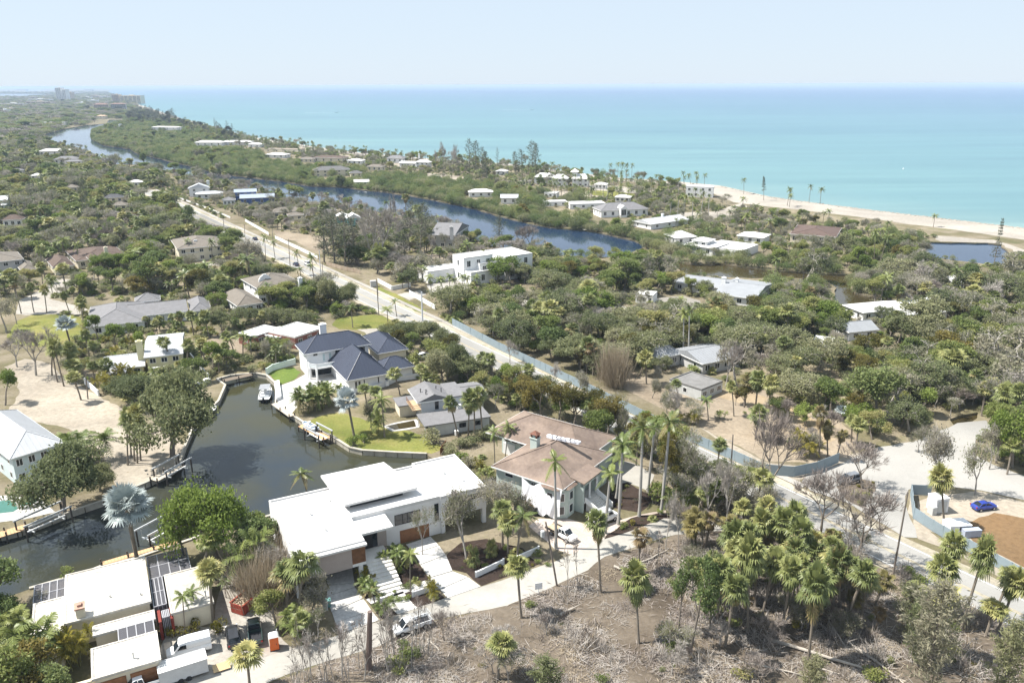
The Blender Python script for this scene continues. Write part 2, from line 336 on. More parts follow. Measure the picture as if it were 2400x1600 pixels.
m_blue_wall = M('deep_blue_siding', (.055, .10, .26), .6, .1, .5); m_teal_wall = M('teal_siding', (.16, .42, .45), .6, .1, .5); m_grey_wall = M('grey_render', (.46, .455, .45), .8, .1, .4)
m_pink = M('red_brick_wall', (.23, .10, .078), .85, .2, 1); m_screen, _nt, _b = new_mat('pool_cage_screen')
_t = _nt.nodes.new('ShaderNodeBsdfTransparent'); _mx = _nt.nodes.new('ShaderNodeMixShader'); _mx.inputs[0].default_value = .66; _b.inputs['Base Color'].default_value = (.10, .10, .115, 1); _b.inputs['Roughness'].default_value = .7
_nt.links.new(_t.outputs[0], _mx.inputs[1]); _nt.links.new(_b.outputs[0], _mx.inputs[2]); _nt.links.new(_mx.outputs[0], _nt.nodes['Material Output'].inputs['Surface'])
m_cagebar = M('cage_bar', (.33, .33, .35), .5, .1, 1); m_terracotta = M('terracotta_tile', (.17, .08, .055), .85, .2, 1); m_cond = M('appliance_grey', (.5, .51, .5), .6, .1, 1)
FOOT = []
class House:
    def __init__(s, name, label, pa, pb, z, cat='house', group=None):
        a = np.array(G(*pa, z)); b = np.array(G(*pb, z)); s.o = a[:2]; d = (b - a)[:2]; s.ang = math.atan2(d[1], d[0]); s.far = a[1] > 430
        if s.far: s.ang = max(-.3, min(.3, s.ang))       # far off, one pixel of height is many metres of depth
        s.ux = np.array([math.cos(s.ang), math.sin(s.ang)]); s.uy = np.array([-s.ux[1], s.ux[0]])
        s.root = thing(name, label, cat, (s.o[0], s.o[1], 0), s.ang, group)
    def L(s, px, py, z):
        p = np.array(G(px, py, z)[:2]) - s.o; return float(p @ s.ux), float(p @ s.uy)
    def W(s, x, y): q = s.o + s.ux * x + s.uy * y; return (float(q[0]), float(q[1]))
    def bb(s, pts, z):
        q = np.array([s.L(*p, z) for p in pts]); return q[:, 0].min(), q[:, 0].max(), q[:, 1].min(), q[:, 1].max()
    def foot(s, x0, x1, y0, y1): FOOT.append([s.W(x0, y0), s.W(x1, y0), s.W(x1, y1), s.W(x0, y1)])
    def part(s, name, mb, mat, parent=None, smooth=False): return mb.build(name, mat, parent or s.root, smooth=smooth)
    def wall(s, x0, x1, y0, y1, z0, z1, mat, name='wall'):
        if z0 < 1: s.foot(x0, x1, y0, y1)
        return s.part(name, MB().box(x0, x1, y0, y1, z0, z1), mat)
    def flat(s, x0, x1, y0, y1, z, mat, thick=.25, par=.3, over=0.0, name='roof'):
        x0 -= over; x1 += over; y0 -= over; y1 += over
        r = s.part(name, MB().box(x0 + .01, x1 - .01, y0 + .01, y1 - .01, z - thick, z), mat)
        if par:
            m = MB(); w = .28
            m.box(x0, x1, y0, y0 + w, z - thick - .002, z + par); m.box(x0, x1, y1 - w, y1, z - thick - .002, z + par)
            m.box(x0, x0 + w, y0 + w, y1 - w, z - thick - .002, z + par); m.box(x1 - w, x1, y0 + w, y1 - w, z - thick - .002, z + par)
            s.part('parapet', m, mat, r)
        return r
    def hip(s, x0, x1, y0, y1, z, rise, mat, over=.6, name='roof', ribs=None, thick=.18, gable=None, fascia=None):
        """hip roof; gable='x' or 'y' makes it a gabled one with the ridge along that axis"""
        x0 -= over; x1 += over; y0 -= over; y1 += over; w, d = x1 - x0, y1 - y0; xm, ym = (x0 + x1) / 2, (y0 + y1) / 2
        alongx = (gable == 'x') if gable else w >= d
        if alongx: i = 0 if gable else min(d / 2, w / 2 - .05); r0, r1 = (x0 + i, ym), (x1 - i, ym)
        else: i = 0 if gable else min(w / 2, d / 2 - .05); r0, r1 = (xm, y0 + i), (xm, y1 - i)
        e = [(x0, y0), (x1, y0), (x1, y1), (x0, y1)]
        vs = [(*p, z - thick) for p in e] + [(*p, z) for p in e] + [(*r0, z + rise), (*r1, z + rise)]
        if alongx: tops = [(4, 5, 9, 8), (5, 6, 9), (6, 7, 8, 9), (7, 4, 8)]
        else: tops = [(4, 5, 8), (5, 6, 9, 8), (6, 7, 9), (7, 4, 8, 9)]
        o = s.part(name, MB().add(vs, [(3, 2, 1, 0), (0, 1, 5, 4), (1, 2, 6, 5), (2, 3, 7, 6), (3, 0, 4, 7)] + tops), mat)
        # ridge and hip caps
        m = MB(); up = Vector((0, 0, .03)); V = [Vector(v) + up for v in vs]
        m.bar(V[8], V[9], .22, .1)
        if not gable:
            for a, b in ((4, 8), (5, 9 if alongx else 8), (6, 9), (7, 8 if alongx else 9)): m.bar(V[a], V[b], .2, .1)
        s.part('ridge_cap', m, mat, o)
        if ribs:
            m = MB()
            for tri in tops:
                P = [Vector(vs[k]) for k in tri]; ea, eb = P[0], P[1]; ed = (eb - ea); Lg = ed.length; ed.normalize(); nn = int(Lg / ribs)
                for k in range(1, nn):
                    t = k * ribs; base = ea + ed * t
                    # walk up the slope until a side edge
                    inw = (sum(P, Vector()) / len(P) - ea); inw = inw - ed * inw.dot(ed); inw.normalize(); smax = 1e9
                    for j in range(1, len(P)):
                        a, b = P[j], P[(j + 1) % len(P)]; ax, ay = (a - ea).dot(ed), (a - ea).dot(inw); bx, by = (b - ea).dot(ed), (b - ea).dot(inw)
                        if abs(bx - ax) > 1e-6 and min(ax, bx) - 1e-6 <= t <= max(ax, bx) + 1e-6:
                            hgt = ay + (by - ay) * (t - ax) / (bx - ax)
                            if hgt > .05: smax = min(smax, hgt)
                    if smax < 1e8: m.bar(base + Vector((0, 0, .025)), base + inw * (smax - .05) + Vector((0, 0, .025)), .08, .07)
            stuff(s.part('seam_ribs', m, m_navy_rib if mat is m_navy else mat, o))
        m = MB(); t2 = thick + .06                                   # fascia board and gutter round the eaves
        for a, b in ((0, 1), (1, 2), (2, 3), (3, 0)):
            n = Vector((e[b][1] - e[a][1], -(e[b][0] - e[a][0]), 0)).normalized() * .03
            m.bar(Vector((*e[a], z - t2 / 2 + .02)) + n, Vector((*e[b], z - t2 / 2 + .02)) + n, .05, t2)
        s.part('fascia', m, fascia or m_frame, o)
        if gable:                                                       # end walls under the gable
            pass
        return o
    def gable_end(s, axis, pos, a0, a1, z, rise, mat):
        m = MB(); t = .12; mid = (a0 + a1) / 2
        tri = [(a0, z), (a1, z), (mid, z + rise)]
        if axis == 'x': vs = [(pos + k, p[0], p[1]) for k in (-t, t) for p in tri]
        else: vs = [(p[0], pos + k, p[1]) for k in (-t, t) for p in tri]
        m.add(vs, [(0, 1, 2), (5, 4, 3), (0, 3, 4, 1), (1, 4, 5, 2), (2, 5, 3, 0)]); return s.part('gable_wall', m, mat)
    def win(s, face, pos, u, z, w, h, frame=None, glass=None, name='window', mull=0, proud=.05):
        """window on a wall plane: face f/b (y=pos) or l/r (x=pos), u = centre along the wall, z = centre height"""
        sg = -1 if face in 'fl' else 1; f = MB(); g = MB(); fw_ = .09
        def bx(mb, a0, a1, b0, b1, d0, d1):
            lo, hi = sorted((pos + sg * d0, pos + sg * d1))
            if face in 'fb': mb.box(a0, a1, lo, hi, b0, b1)
            else: mb.box(lo, hi, a0, a1, b0, b1)
        a0, a1, b0, b1 = u - w / 2, u + w / 2, z - h / 2, z + h / 2
        bx(f, a0, a1, b0, b0 + fw_, -.02, proud); bx(f, a0, a1, b1 - fw_, b1, -.02, proud); bx(f, a0, a0 + fw_, b0 + fw_, b1 - fw_, -.02, proud); bx(f, a1 - fw_, a1, b0 + fw_, b1 - fw_, -.02, proud)
        for k in range(mull): x = a0 + (k + 1) * w / (mull + 1); bx(f, x - .045, x + .045, b0 + fw_, b1 - fw_, -.02, proud)
        bx(g, a0 + .02, a1 - .02, b0 + .02, b1 - .02, -.03, .015)
        o = s.part(name, f, frame or m_frame); s.part('pane', g, glass or m_glass, o); return o
    def chimney(s, x, y, z0, z1, w, d, mat, cap=None):
        m = MB().box(x - w / 2, x + w / 2, y - d / 2, y + d / 2, z0, z1); o = s.part('chimney', m, mat)
        s.part('chimney_cap', MB().box(x - w / 2 - .12, x + w / 2 + .12, y - d / 2 - .12, y + d / 2 + .12, z1, z1 + .18).box(x - w / 4, x + w / 4, y - d / 4, y + d / 4, z1 + .18, z1 + .5), cap or mat, o); return o

# ---- white modern house beside the canal ------------------------------------------------
H = House('modern_house', 'big white flat roofed modern house with floating roof slab beside the canal', (726, 1302), (855, 1269), 7.0)
x0, x1, y0, y1 = H.bb([(726, 1302), (855, 1269), (630, 1176)], 7.0); LX, LY = x1, y1
H.wall(x0, x1, y0, y1 - 4.5, 3.0, 6.75, m_white); H.flat(x0, x1, y0, y1, 7.0, m_roofw, par=.32)
H.wall(x0, x0 + .35, y0 + .3, y1 - 4.5, 0, 3.0, m_white, 'side_wall'); H.wall(x0 + .36, x1, y0 + 6.5, y1 - 4.5, 0, 2.99, m_white, 'ground_wall'); H.foot(x0, x1, y0, y1)
H.part('pillar', MB().box(x1 - 1.1, x1 - .45, y0 + .35, y0 + 1.0, 0, 3.0), m_white)
H.part('balcony_wall', MB().box(x0, x0 + .3, y1 - 4.5, y1, 0, 6.75).box(x0 + .3, x1 - 1, y1 - 4.45, y1 - .2, 3.0, 3.25), m_white)
H.win('b', y1 - 4.5, (x0 + x1) / 2, 4.9, 6, 2.6, m_dark, mull=3)
for u, zc, w, h in ((3.0, 5.2, .8, 1.8), (6.2, 4.6, .5, .9), (9.5, 5.2, .7, 2.2), (12.5, 5.0, .7, 2.2), (15, 4.8, 1.6, 2.0)): H.win('l', x0, u, zc, w, h, m_dark)
H.win('f', y0, x0 + 2.0, 5.0, 1.15, 2.0, m_dark, M('pale_blind_glass', (.42, .47, .45), .2, .1, 1))
H.part('taupe_panel', MB().box(x0 + 3.6, x1 - 2.2, y0 - .08, y0 - .002, 3.02, 6.7), m_taupe)
sl = MB()
for k in range(12): sl.box(x1 - 2.15 + k * .18, x1 - 2.03 + k * .18, y0 - .1, y0 - .003, 3.6, 6.7)
sc_ = H.part('slat_screen', MB().box(x1 - 2.18, x1 - .02, y0 - .05, y0 - .003, 3.55, 6.7), m_wood); stuff(H.part('slats', sl, m_wood, sc_))
H.part('eave_slab', MB().box(x0 - .15, x1 + .12, y0 - .8, y0 + .02, 6.72, 7.05), m_roofw)
cx0, cx1, cy0, cy1 = H.bb([(840, 1253), (921, 1231), (895, 1204)], 6.6)
H.flat(x1 + .02, cx1, cy0, cy1 + 2, 6.6, m_roofw, thick=.4, par=0, name='entrance_roof')
mx0, mx1, my0, my1 = H.bb([(802, 1221), (1023, 1162), (943, 1095)], 7.0)
rx0, rx1, ry0, ry1 = H.bb([(1032, 1167), (1138, 1140), (1044, 1071)], 7.0)
MB_Y0 = cy1 - .3
H.wall(x1 + .005, rx0, MB_Y0 + .4, my1, 0, 6.74, m_white, 'middle_wall'); H.flat(x1 + .005, rx0, MB_Y0 + .4, my1 - .5, 6.98, m_roofw, par=.32)
H.win('f', MB_Y0 + .4, rx0 - 6.0, 4.7, 4.6, 2.0, m_dark, mull=1); H.win('f', MB_Y0 + .4, rx0 - .7, 4.4, .8, 3.2, m_dark)
H.part('garage_door', MB().box(rx0 - 7.5, rx0 - 2.2, MB_Y0 + .33, MB_Y0 + .398, 0.05, 2.5), m_garage)
H.part('taupe_wall', MB().box(x1 + .05, cx1 - .6, cy0 + 2.2, MB_Y0 + .395, 0, 6.15), m_taupe); H.foot(x1, cx1, cy0 + 2, my1)
H.part('entrance_glass', MB().box(x1 + .4, cx1 - 2.2, cy0 + 2.12, cy0 + 2.19, 2.4, 6.1), m_glass)
H.part('entrance_door', MB().box(x1 + 1.1, x1 + 2.6, cy0 + 2.05, cy0 + 2.115, 2.4, 5.2), M('charcoal_door', (.03, .028, .03), .4, .2, 1))
H.wall(rx0, rx1, ry0, ry1, 3.0, 6.75, m_white, 'right_wall'); H.flat(rx0, rx1, ry0, ry1, 7.0, m_roofw, par=.3); H.foot(rx0, rx1, ry0, ry1)
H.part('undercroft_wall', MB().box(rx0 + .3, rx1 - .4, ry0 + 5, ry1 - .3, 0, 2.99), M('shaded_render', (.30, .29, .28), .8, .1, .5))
for px_ in (rx0 + .05, rx1 - .75): H.part('pillar', MB().box(px_, px_ + .7, ry0 + .05, ry0 + .75, 0, 3.0), m_white)
H.win('f', ry0, (rx0 + rx1) / 2 + .6, 5.8, 6.0, .95, m_dark, mull=3)
sx0, sx1, sy0, sy1 = H.bb([(758, 1115.5), (926, 1077), (957, 1143), (808, 1183)], 8.4)
sl0 = H.L(783, 1152, 8.4); slf = H.L(808, 1183, 8.4)
H.part('roof_slab', MB().prism([(sl0[0] - .6, sy1), (sx1 - 2.2, sy1), (sx1, sy0 + .2), (slf[0], sy0), (sl0[0] - .2, sl0[1])], 8.05, 8.45), m_roofw)
H.part('clerestory', MB().box(slf[0] + 1.2, sx1 - 2.4, sy0 + 1.3, sy1 - 1.2, 6.9, 8.05), m_glass); H.part('clerestory_wall', MB().box(slf[0] + .9, sx1 - 2.1, sy0 + 1.5, sy1 - 1.0, 6.85, 7.5), m_white)
for k, (ux, uy) in enumerate(((4, 6), (3, 12), (7, 15), (rx0 + 4, ry0 + 8), (rx0 + 6, ry0 + 4))): H.part('roof_vent', MB().lathe([(.12, 7.0), (.12, 7.35), (.22, 7.36), (.2, 7.45)], 8, (ux, uy)), m_cond)
WHT = H
# entrance steps: real treads climbing from the path to the door
st_ = thing('entrance_steps', 'wide white steps climbing to the door of the modern white house', 'steps', (H.o[0], H.o[1], 0), H.ang)
ex0, ex1, ey0, ey1 = H.bb([(846, 1310), (898, 1297), (932, 1368), (880, 1381)], 1.2)
ex0, ex1 = x1 + .3, x1 + 4.4; ey1 = cy0 + 2.0
for k in range(9): MB().box(ex0 + .003 * k, ex1 - .003 * k, ey0 + k * .75, ey1, .26 * k + .002, .26 * (k + 1)).build('step', m_conc, st_)
H.foot(ex0, ex1, ey0, ey1)

# ---- house with the stripped brown roof ------------------------------------------------
H = House('villa', 'pale green villa with stripped brown hip roof hung with white tarpaulin', (1151, 1092), (1318, 1147), 6.3)
x0, x1, y0, y1 = H.bb([(1151, 1092), (1330, 1150), (1424, 1058)], 6.3); x0 += .7; x1 -= 1.6; y0 += .7; y1 -= .7
H.wall(x0, x1, y0, y1, 0, 6.2, m_green_wall); rf = H.hip(x0, x1, y0, y1, 6.3, 3.6, m_brown_roof, .7)
bx0, bx1, by0, by1 = H.bb([(1145, 1009), (1243, 1040), (1402, 1023), (1275, 985)], 6.3)
bx0 = H.L(1145, 1009, 6.3)[0] + .6; by0 = H.L(1145, 1009, 6.3)[1] + .6
H.wall(bx0, x1 - 3.0, y1 - 1.0, y1 + 7.5, 0, 6.15, m_green_wall, 'rear_wall'); H.hip(bx0, x1 - 3.0, y1 - 5, y1 + 7.5, 6.28, 3.3, m_brown_roof, .7)
H.wall(bx0 + .4, bx0 + 3.5, y1 - 1.2, y1 + 6, 0, 2.6, m_white, 'terrace_wall')
for k in range(5): H.win('f', y1 - 1.02, bx0 + 1.4 + k * 2.0, 4.3, 1.7, 2.8, m_white, mull=0)
for yy in (y1 + .8, y1 + 3.2, y1 + 5.4): H.win('l', bx0, yy, 4.3, 1.8, 2.6, m_white, mull=1)
c = H.L(1254, 1058, 7.5); H.chimney(c[0], c[1], 6.8, 10.4, 1.5, 1.2, m_green_wall)
ch = MB()
for k in range(4): ch.box(c[0] - .7 + (k % 2) * 1.1, c[0] - .4 + (k % 2) * 1.1, c[1] - .55 + (k // 2) * .8, c[1] - .25 + (k // 2) * .8, 10.55, 11.3)
H.part('chimney_pot', ch.add([(c[0] - .9, c[1] - .75, 11.3), (c[0] + .9, c[1] - .75, 11.3), (c[0] + .9, c[1] + .75, 11.3), (c[0] - .9, c[1] + .75, 11.3), (c[0], c[1], 12.0)], [(3, 2, 1, 0), (0, 1, 4), (1, 2, 4), (2, 3, 4), (3, 0, 4)]), m_terracotta)
H.win('f', y0, x0 + 3.0, 5.2, 1.9, .8, m_white)
for u in (x0 + 8.5, x0 + 12): H.win('f', y0, u, 4.6, 1.0, 1.5, m_white, mull=1)
for v, zc in ((y0 + 10.5, 4.6), (y0 + 13, 4.6), (y0 + 10.5, 1.6), (y0 + 13, 1.6)): H.win('r', x1, v, zc, 1.0, 2.2, m_white, mull=1)
# corner bay
oc = MB(); n = 8; cxy = (x1 - 1.9, y0 + 1.9); poly = [(cxy[0] + 3.0 * math.cos(math.pi * 2 * k / n + .39), cxy[1] + 3.0 * math.sin(math.pi * 2 * k / n + .39)) for k in range(n)]
H.part('corner_bay', oc.prism(poly, 0, 6.0), m_green_wall)
poly2 = [(cxy[0] + 3.6 * math.cos(math.pi * 2 * k / n + .39), cxy[1] + 3.6 * math.sin(math.pi * 2 * k / n + .39)) for k in range(n)]
H.part('bay_roof', MB().add([(p[0], p[1], 5.95) for p in poly2] + [(cxy[0], cxy[1], 7.3)], [(k, (k + 1) % n, n) for k in range(n)] + [tuple(range(n - 1, -1, -1))]), M('stripped_bay_roof', (.175, .125, .098), .9, .25, .5))
for a in (-1.57, -.785, 0): 
    p = (cxy[0] + 2.79 * math.cos(a), cxy[1] + 2.79 * math.sin(a))
    for zc in (4.2, 1.6):
        w_ = H.part('window', MB().cbox((p[0], p[1], zc), (1.2, .1, 1.7), a + 1.571), m_white); H.part('pane', MB().cbox((p[0] + .04 * math.cos(a), p[1] + .04 * math.sin(a), zc), (.95, .08, 1.45), a + 1.571), m_glass, w_)
# arched porch on the right-hand side, with steps
ac = MB()
for v in (y0 + 4.2, y0 + 6.6, y0 + 9.2):
    H.part('porch_column', MB().lathe([(.3, 2.0), (.3, 2.2), (.22, 2.3), (.2, 5.0), (.3, 5.1), (.3, 5.3)], 10, (x1 + 2.0, v)), m_frame)
H.part('porch_wall', MB().box(x1 + 1.7, x1 + 2.3, y0 + 3.8, y0 + 9.6, 5.3, 6.3).box(x1, x1 + 2.3, y0 + 3.8, y0 + 4.2, 0, 6.0).box(x1, x1 + 2.3, y0 + 9.3, y0 + 9.7, 0, 6.0), m_green_wall)
H.part('porch_roof', MB().add([(x1 - 2.5, y0 + 3.4, 7.2), (x1 + 2.7, y0 + 3.4, 6.25), (x1 + 2.7, y0 + 10, 6.25), (x1 - 2.5, y0 + 10, 7.2), (x1 - 2.5, y0 + 3.4, 7.0), (x1 + 2.7, y0 + 3.4, 6.05), (x1 + 2.7, y0 + 10, 6.05), (x1 - 2.5, y0 + 10, 7.0)], [(0, 1, 2, 3), (7, 6, 5, 4), (0, 4, 5, 1), (1, 5, 6, 2), (2, 6, 7, 3)]), m_brown_roof)
H.part('porch_floor', MB().box(x1, x1 + 2.3, y0 + 4.25, y0 + 9.25, 1.7, 2.0), m_conc); H.part('front_door', MB().box(x1 + .005, x1 + .09, y0 + 5.6, y0 + 7.8, 2.0, 4.8), m_wood)
for k in range(8): H.part('step', MB().box(x1 + 2.32, x1 + 2.32 + (8 - k) * .42, y0 + 4.9 + .004 * k, y0 + 8.6 - .004 * k, .235 * k + .002, .235 * (k + 1)), m_conc)
for v in (y0 + 4.6, y0 + 8.8):
    H.part('balustrade', MB().add([(x1 + 2.3, v - .1, 1.9), (x1 + 5.8, v - .1, .1), (x1 + 5.8, v + .1, .1), (x1 + 2.3, v + .1, 1.9), (x1 + 2.3, v - .1, 2.9), (x1 + 5.8, v - .1, 1.1), (x1 + 5.8, v + .1, 1.1), (x1 + 2.3, v + .1, 2.9)], [(3, 2, 1, 0), (4, 5, 6, 7), (0, 1, 5, 4), (1, 2, 6, 5), (2, 3, 7, 6), (3, 0, 4, 7)]), m_frame)
H.foot(x1, x1 + 6, y0 + 3.5, y0 + 10)
# bundles of new roofing laid on the slope
V_ = H; p0, p1 = H.L(1290, 1040, 8.6), H.L(1352, 1058, 8.2)
slope = 3.6 / ((y1 - y0) / 2 + .7)
for k in range(7):
    t = k / 6; bx = p0[0] + (p1[0] - p0[0]) * t; by_ = p0[1] + (p1[1] - p0[1]) * t; zr = 6.3 + min((by_ - y0 + .7) * slope, 3.5)
    w = H.W(bx, by_); b_ = MB()
    for j in range(3): b_.cbox((random.uniform(-.08, .08), random.uniform(-.08, .08), .1 + j * .17), (1.25, .75, .15), random.uniform(-.06, .06))
    tag(b_.build('roofing_bundle', M('white_wrapped_bundle', (.72, .73, .78), .6, .15, 2), None, (w[0], w[1], zr + .12), H.ang), ['first', 'second', 'third', 'fourth', 'fifth', 'sixth', 'seventh'][k] + ' white wrapped bundle from the chimney on the brown villa roof', 'bundle', 'bundles on the brown roof')
# the tarpaulin hanging from the eave
m_tarp = M('white_tarpaulin', (.78, .79, .82), .6, .06, .5); tp = MB(); nu, nv = 40, 16
ta, tb = H.L(1222, 1120, 6.0), H.L(1322, 1146, 6.0); g = []
for j in range(nv + 1):
    for i in range(nu + 1):
        u, v = i / nu, j / nv; sag = 1.1 * math.sin(u * 2.0 * math.pi) ** 2 * (1 - v)
        X = ta[0] + (tb[0] - ta[0]) * u + .2 * math.sin(v * 3 + u * 9); Y = y0 - .75 - v * (.35 + .7 * math.sin(u * math.pi) ** 2) - .07 * math.sin(u * 47 + v * 3) * (.3 + v) - .08 * math.sin(u * 19)
        g.append((X, Y, max(.05, 6.1 - sag * .9 - v * (5.9 if u > .35 else 4.6) * (1 - .12 * math.sin(u * 11) ** 2))))
tp.add(g, [(j * (nu + 1) + i, j * (nu + 1) + i + 1, (j + 1) * (nu + 1) + i + 1, (j + 1) * (nu + 1) + i) for j in range(nv) for i in range(nu)])
tag(tp.build('tarpaulin', m_tarp, None, (H.o[0], H.o[1], 0), H.ang, True), 'crumpled white tarpaulin hanging down the wall of the brown roofed villa', 'tarpaulin')
# skip full of debris under the tarpaulin
def skip(loc, rz, label, shell, rim, fill):
    t = thing('debris_skip', label, 'skip', loc, rz); b_ = MB()
    L_, w_, h_ = 4.6, 2.3, 1.7
    for x in (-1, 1): b_.box(x * L_ / 2 - .06, x * L_ / 2 + .06, -w_ / 2, w_ / 2, .12, h_)
    for y in (-1, 1): b_.box(-L_ / 2 + .06, L_ / 2 - .06, y * w_ / 2 - .06, y * w_ / 2 + .06, .12, h_)
    b_.box(-L_ / 2 + .06, L_ / 2 - .06, -w_ / 2 + .06, w_ / 2 - .06, .12, .25); b_.build('skip_shell', shell, t)
    b_ = MB()
    for k in range(6): b_.box(-L_ / 2 + .3 + k * .8, -L_ / 2 + .42 + k * .8, -w_ / 2 - .16, -w_ / 2 - .06, .12, h_ - .1).box(-L_ / 2 + .3 + k * .8, -L_ / 2 + .42 + k * .8, w_ / 2 + .06, w_ / 2 + .16, .12, h_ - .1)
    b_.box(-L_ / 2 - .1, L_ / 2 + .1, -w_ / 2 - .12, -w_ / 2 + .08, h_, h_ + .12).box(-L_ / 2 - .1, L_ / 2 + .1, w_ / 2 - .08, w_ / 2 + .12, h_, h_ + .12)
    b_.build('rib', rim, t)
    if fill:
        b_ = MB()
        for k in range(60): b_.cbox((random.uniform(-2.1, 2.1), random.uniform(-.95, .95), 1.2 + random.random() * .6), (random.uniform(.2, .6), random.uniform(.15, .4), random.uniform(.1, .3)), random.random() * 3, random.random())
        b_.box(-L_ / 2 + .07, L_ / 2 - .07, -w_ / 2 + .07, w_ / 2 - .07, .26, 1.2); stuff(b_.build('rubble', fill, t))
    return t
skip(G(1237, 1196), H.ang + .1, 'dark debris skip with tan board lid below the hanging tarpaulin', M('dark_green_steel', (.05, .05, .04), .6, .2, 1), m_dark, M('tan_boards', (.36, .19, .09), .7, .15, 1))

# ---- flat roofed ranch house at the lower left ------------------------------------------
H = House('ranch_house', 'low cream ranch house with white flat roofs and pool cages at lower left', (206, 1456), (356, 1416), 3.6)
R_ = H; m_warm_roof = ground_mat('warm_stained_roof', [(.25, (.42, .385, .33)), (.5, (.56, .535, .49)), (.75, (.62, .60, .56))], .35, 1.5, .9, .05)
blocks = [([(208, 1343), (315, 1308), (356, 1416), (250, 1440)], 4.1), ([(145, 1394), (76, 1437), (101, 1521), (206, 1456)], 3.6), ([(386, 1341), (461, 1328), (501, 1408), (410, 1436)], 3.5), ([(214, 1466), (343, 1428), (352, 1454), (250, 1484)], 3.3), ([(212, 1500), (356, 1480), (378, 1545), (234, 1588)], 3.5)]
bbs = []
for k, (p, z) in enumerate(blocks):
    b4 = list(H.bb(p, z)); bbs.append(b4)
bbs[0] = [H.L(208, 1343, 4.1)[0] - 3.2, H.L(356, 1416, 4.1)[0], 0.02, H.L(315, 1308, 4.1)[1]]
bbs[1] = [H.L(76, 1437, 3.6)[0], H.L(206, 1456, 3.6)[0] - 3, H.L(101, 1521, 3.6)[1], H.L(145, 1394, 3.6)[1] - .5]
bbs[2] = [H.L(386, 1341, 3.5)[0] - .2, H.L(501, 1408, 3.5)[0], H.L(410, 1436, 3.5)[1], H.L(461, 1328, 3.5)[1]]
bbs[3] = [0.5, bbs[0][1] + .2, H.L(250, 1482, 3.3)[1], -1.0]
bbs[4] = [H.L(212, 1500, 3.5)[0], H.L(378, 1545, 3.5)[0], H.L(234, 1588, 3.5)[1], H.L(356, 1480, 3.5)[1]]
for b4, (p, z) in zip(bbs, blocks):
    H.wall(*[v + d for v, d in zip(b4, (.3, -.3, .3, -.3))], 0, z - .26, m_cream); H.flat(*b4, z, m_warm_roof, thick=.25, par=.1)
c = H.L(190, 1448, 4.3); H.chimney(c[0], c[1] + 1, 3.6, 5.6, 1.1, 1.6, m_cream, M('chimney_brick', (.42, .26, .2), .85, .2, 1))
gx0, gx1, gy0, gy1 = bbs[4]
for a, b in ((.06, .47), (.53, .94)): 
    g_ = H.part('garage_door', MB().box(gx0 + (gx1 - gx0) * a, gx0 + (gx1 - gx0) * b, gy0 + .2, gy0 + .29, 0, 2.6), m_garage)
    for k in range(3): H.part('panel', MB().box(gx0 + (gx1 - gx0) * a + .1, gx0 + (gx1 - gx0) * b - .1, gy0 + .16, gy0 + .199, .15 + k * .85, .85 + k * .85), m_garage, g_)
H.part('red_screen_wall', MB().box(bbs[3][1] + .3, bbs[3][1] + .7, bbs[3][2] - .5, bbs[3][2] + 2.5, 0, 3.0).box(bbs[2][0] - .1, bbs[2][0] + .29, bbs[2][2] - .3, bbs[2][2] + 2.5, 0, 3.0), M('dark_red_wall', (.20, .035, .025), .7, .2, 1))
H.part('skylight', MB().box(bbs[2][0] + 2.5, bbs[2][0] + 3.4, bbs[2][2] + 3.2, bbs[2][2] + 4.1, 3.5, 3.75), m_glass)
for b4, pts in ((bbs[0], 3), (bbs[2], 2)):
    for k in range(pts): H.win('b', b4[3] - .3, b4[0] + (k + .5) * (b4[1] - b4[0]) / pts, 1.6, 2.2, 2.2, m_frame, mull=1)
for (x, y) in ((3, 4), (7, 2.5), (-5, 3), (bbs[2][0] + 5, bbs[2][2] + 2), (gx0 + 5, gy0 + 2)): H.part('roof_vent', MB().lathe([(.1, 3.4), (.1, 4.4), (.17, 4.41), (.15, 4.5)], 8, (x, y)), m_cond)
def cage(house, x0, x1, y0, y1, z, nx, ny, label, part=True):
    """aluminium pool cage: bars and screen mesh panes"""
    t = thing('pool_cage', label, 'pool cage', (house.o[0], house.o[1], 0), house.ang, 'pool cages of the ranch house'); xs = np.linspace(x0, x1, nx + 1); ys = np.linspace(y0, y1, ny + 1); w = .14
    for x in xs: MB().bar((x, y0, z), (x, y1, z), w).build('roof_bar', m_cagebar, t)
    for y in ys: MB().bar((x0, y, z - .01), (x1, y, z - .01), w).build('cross_bar', m_cagebar, t)
    for x, y in [(x, y) for x in xs for y in (y0, y1)] + [(x, y) for x in (x0, x1) for y in ys[1:-1]]: MB().bar((x, y, 0), (x, y, z - .08), .12).build('post', m_cagebar, t)
    for i in range(nx):
        for j in range(ny): MB().add([(xs[i] + .07, ys[j] + .07, z), (xs[i + 1] - .07, ys[j] + .07, z), (xs[i + 1] - .07, ys[j + 1] - .07, z), (xs[i] + .07, ys[j + 1] - .07, z)], [(0, 1, 2, 3)]).build('screen_panel', m_screen, t)
    mb = MB()
    for (a, b) in (((x0, y0), (x1, y0)), ((x1, y0), (x1, y1)), ((x1, y1), (x0, y1)), ((x0, y1), (x0, y0))): mb.add([(*a, .05), (*b, .05), (*b, z - .1), (*a, z - .1)], [(0, 1, 2, 3)])
    mb.build('side_screen', m_screen, t); FOOT.append([house.W(x0, y0), house.W(x1, y0), house.W(x1, y1), house.W(x0, y1)])
ca = H.bb([(69, 1380), (206, 1342), (78, 1432)], 3.2); cage(H, bbs[1][0] - .1, bbs[0][0] - .15, bbs[1][3] + .1, ca[3], 3.2, 4, 2, 'dark mesh pool cage left of the ranch house main roof')
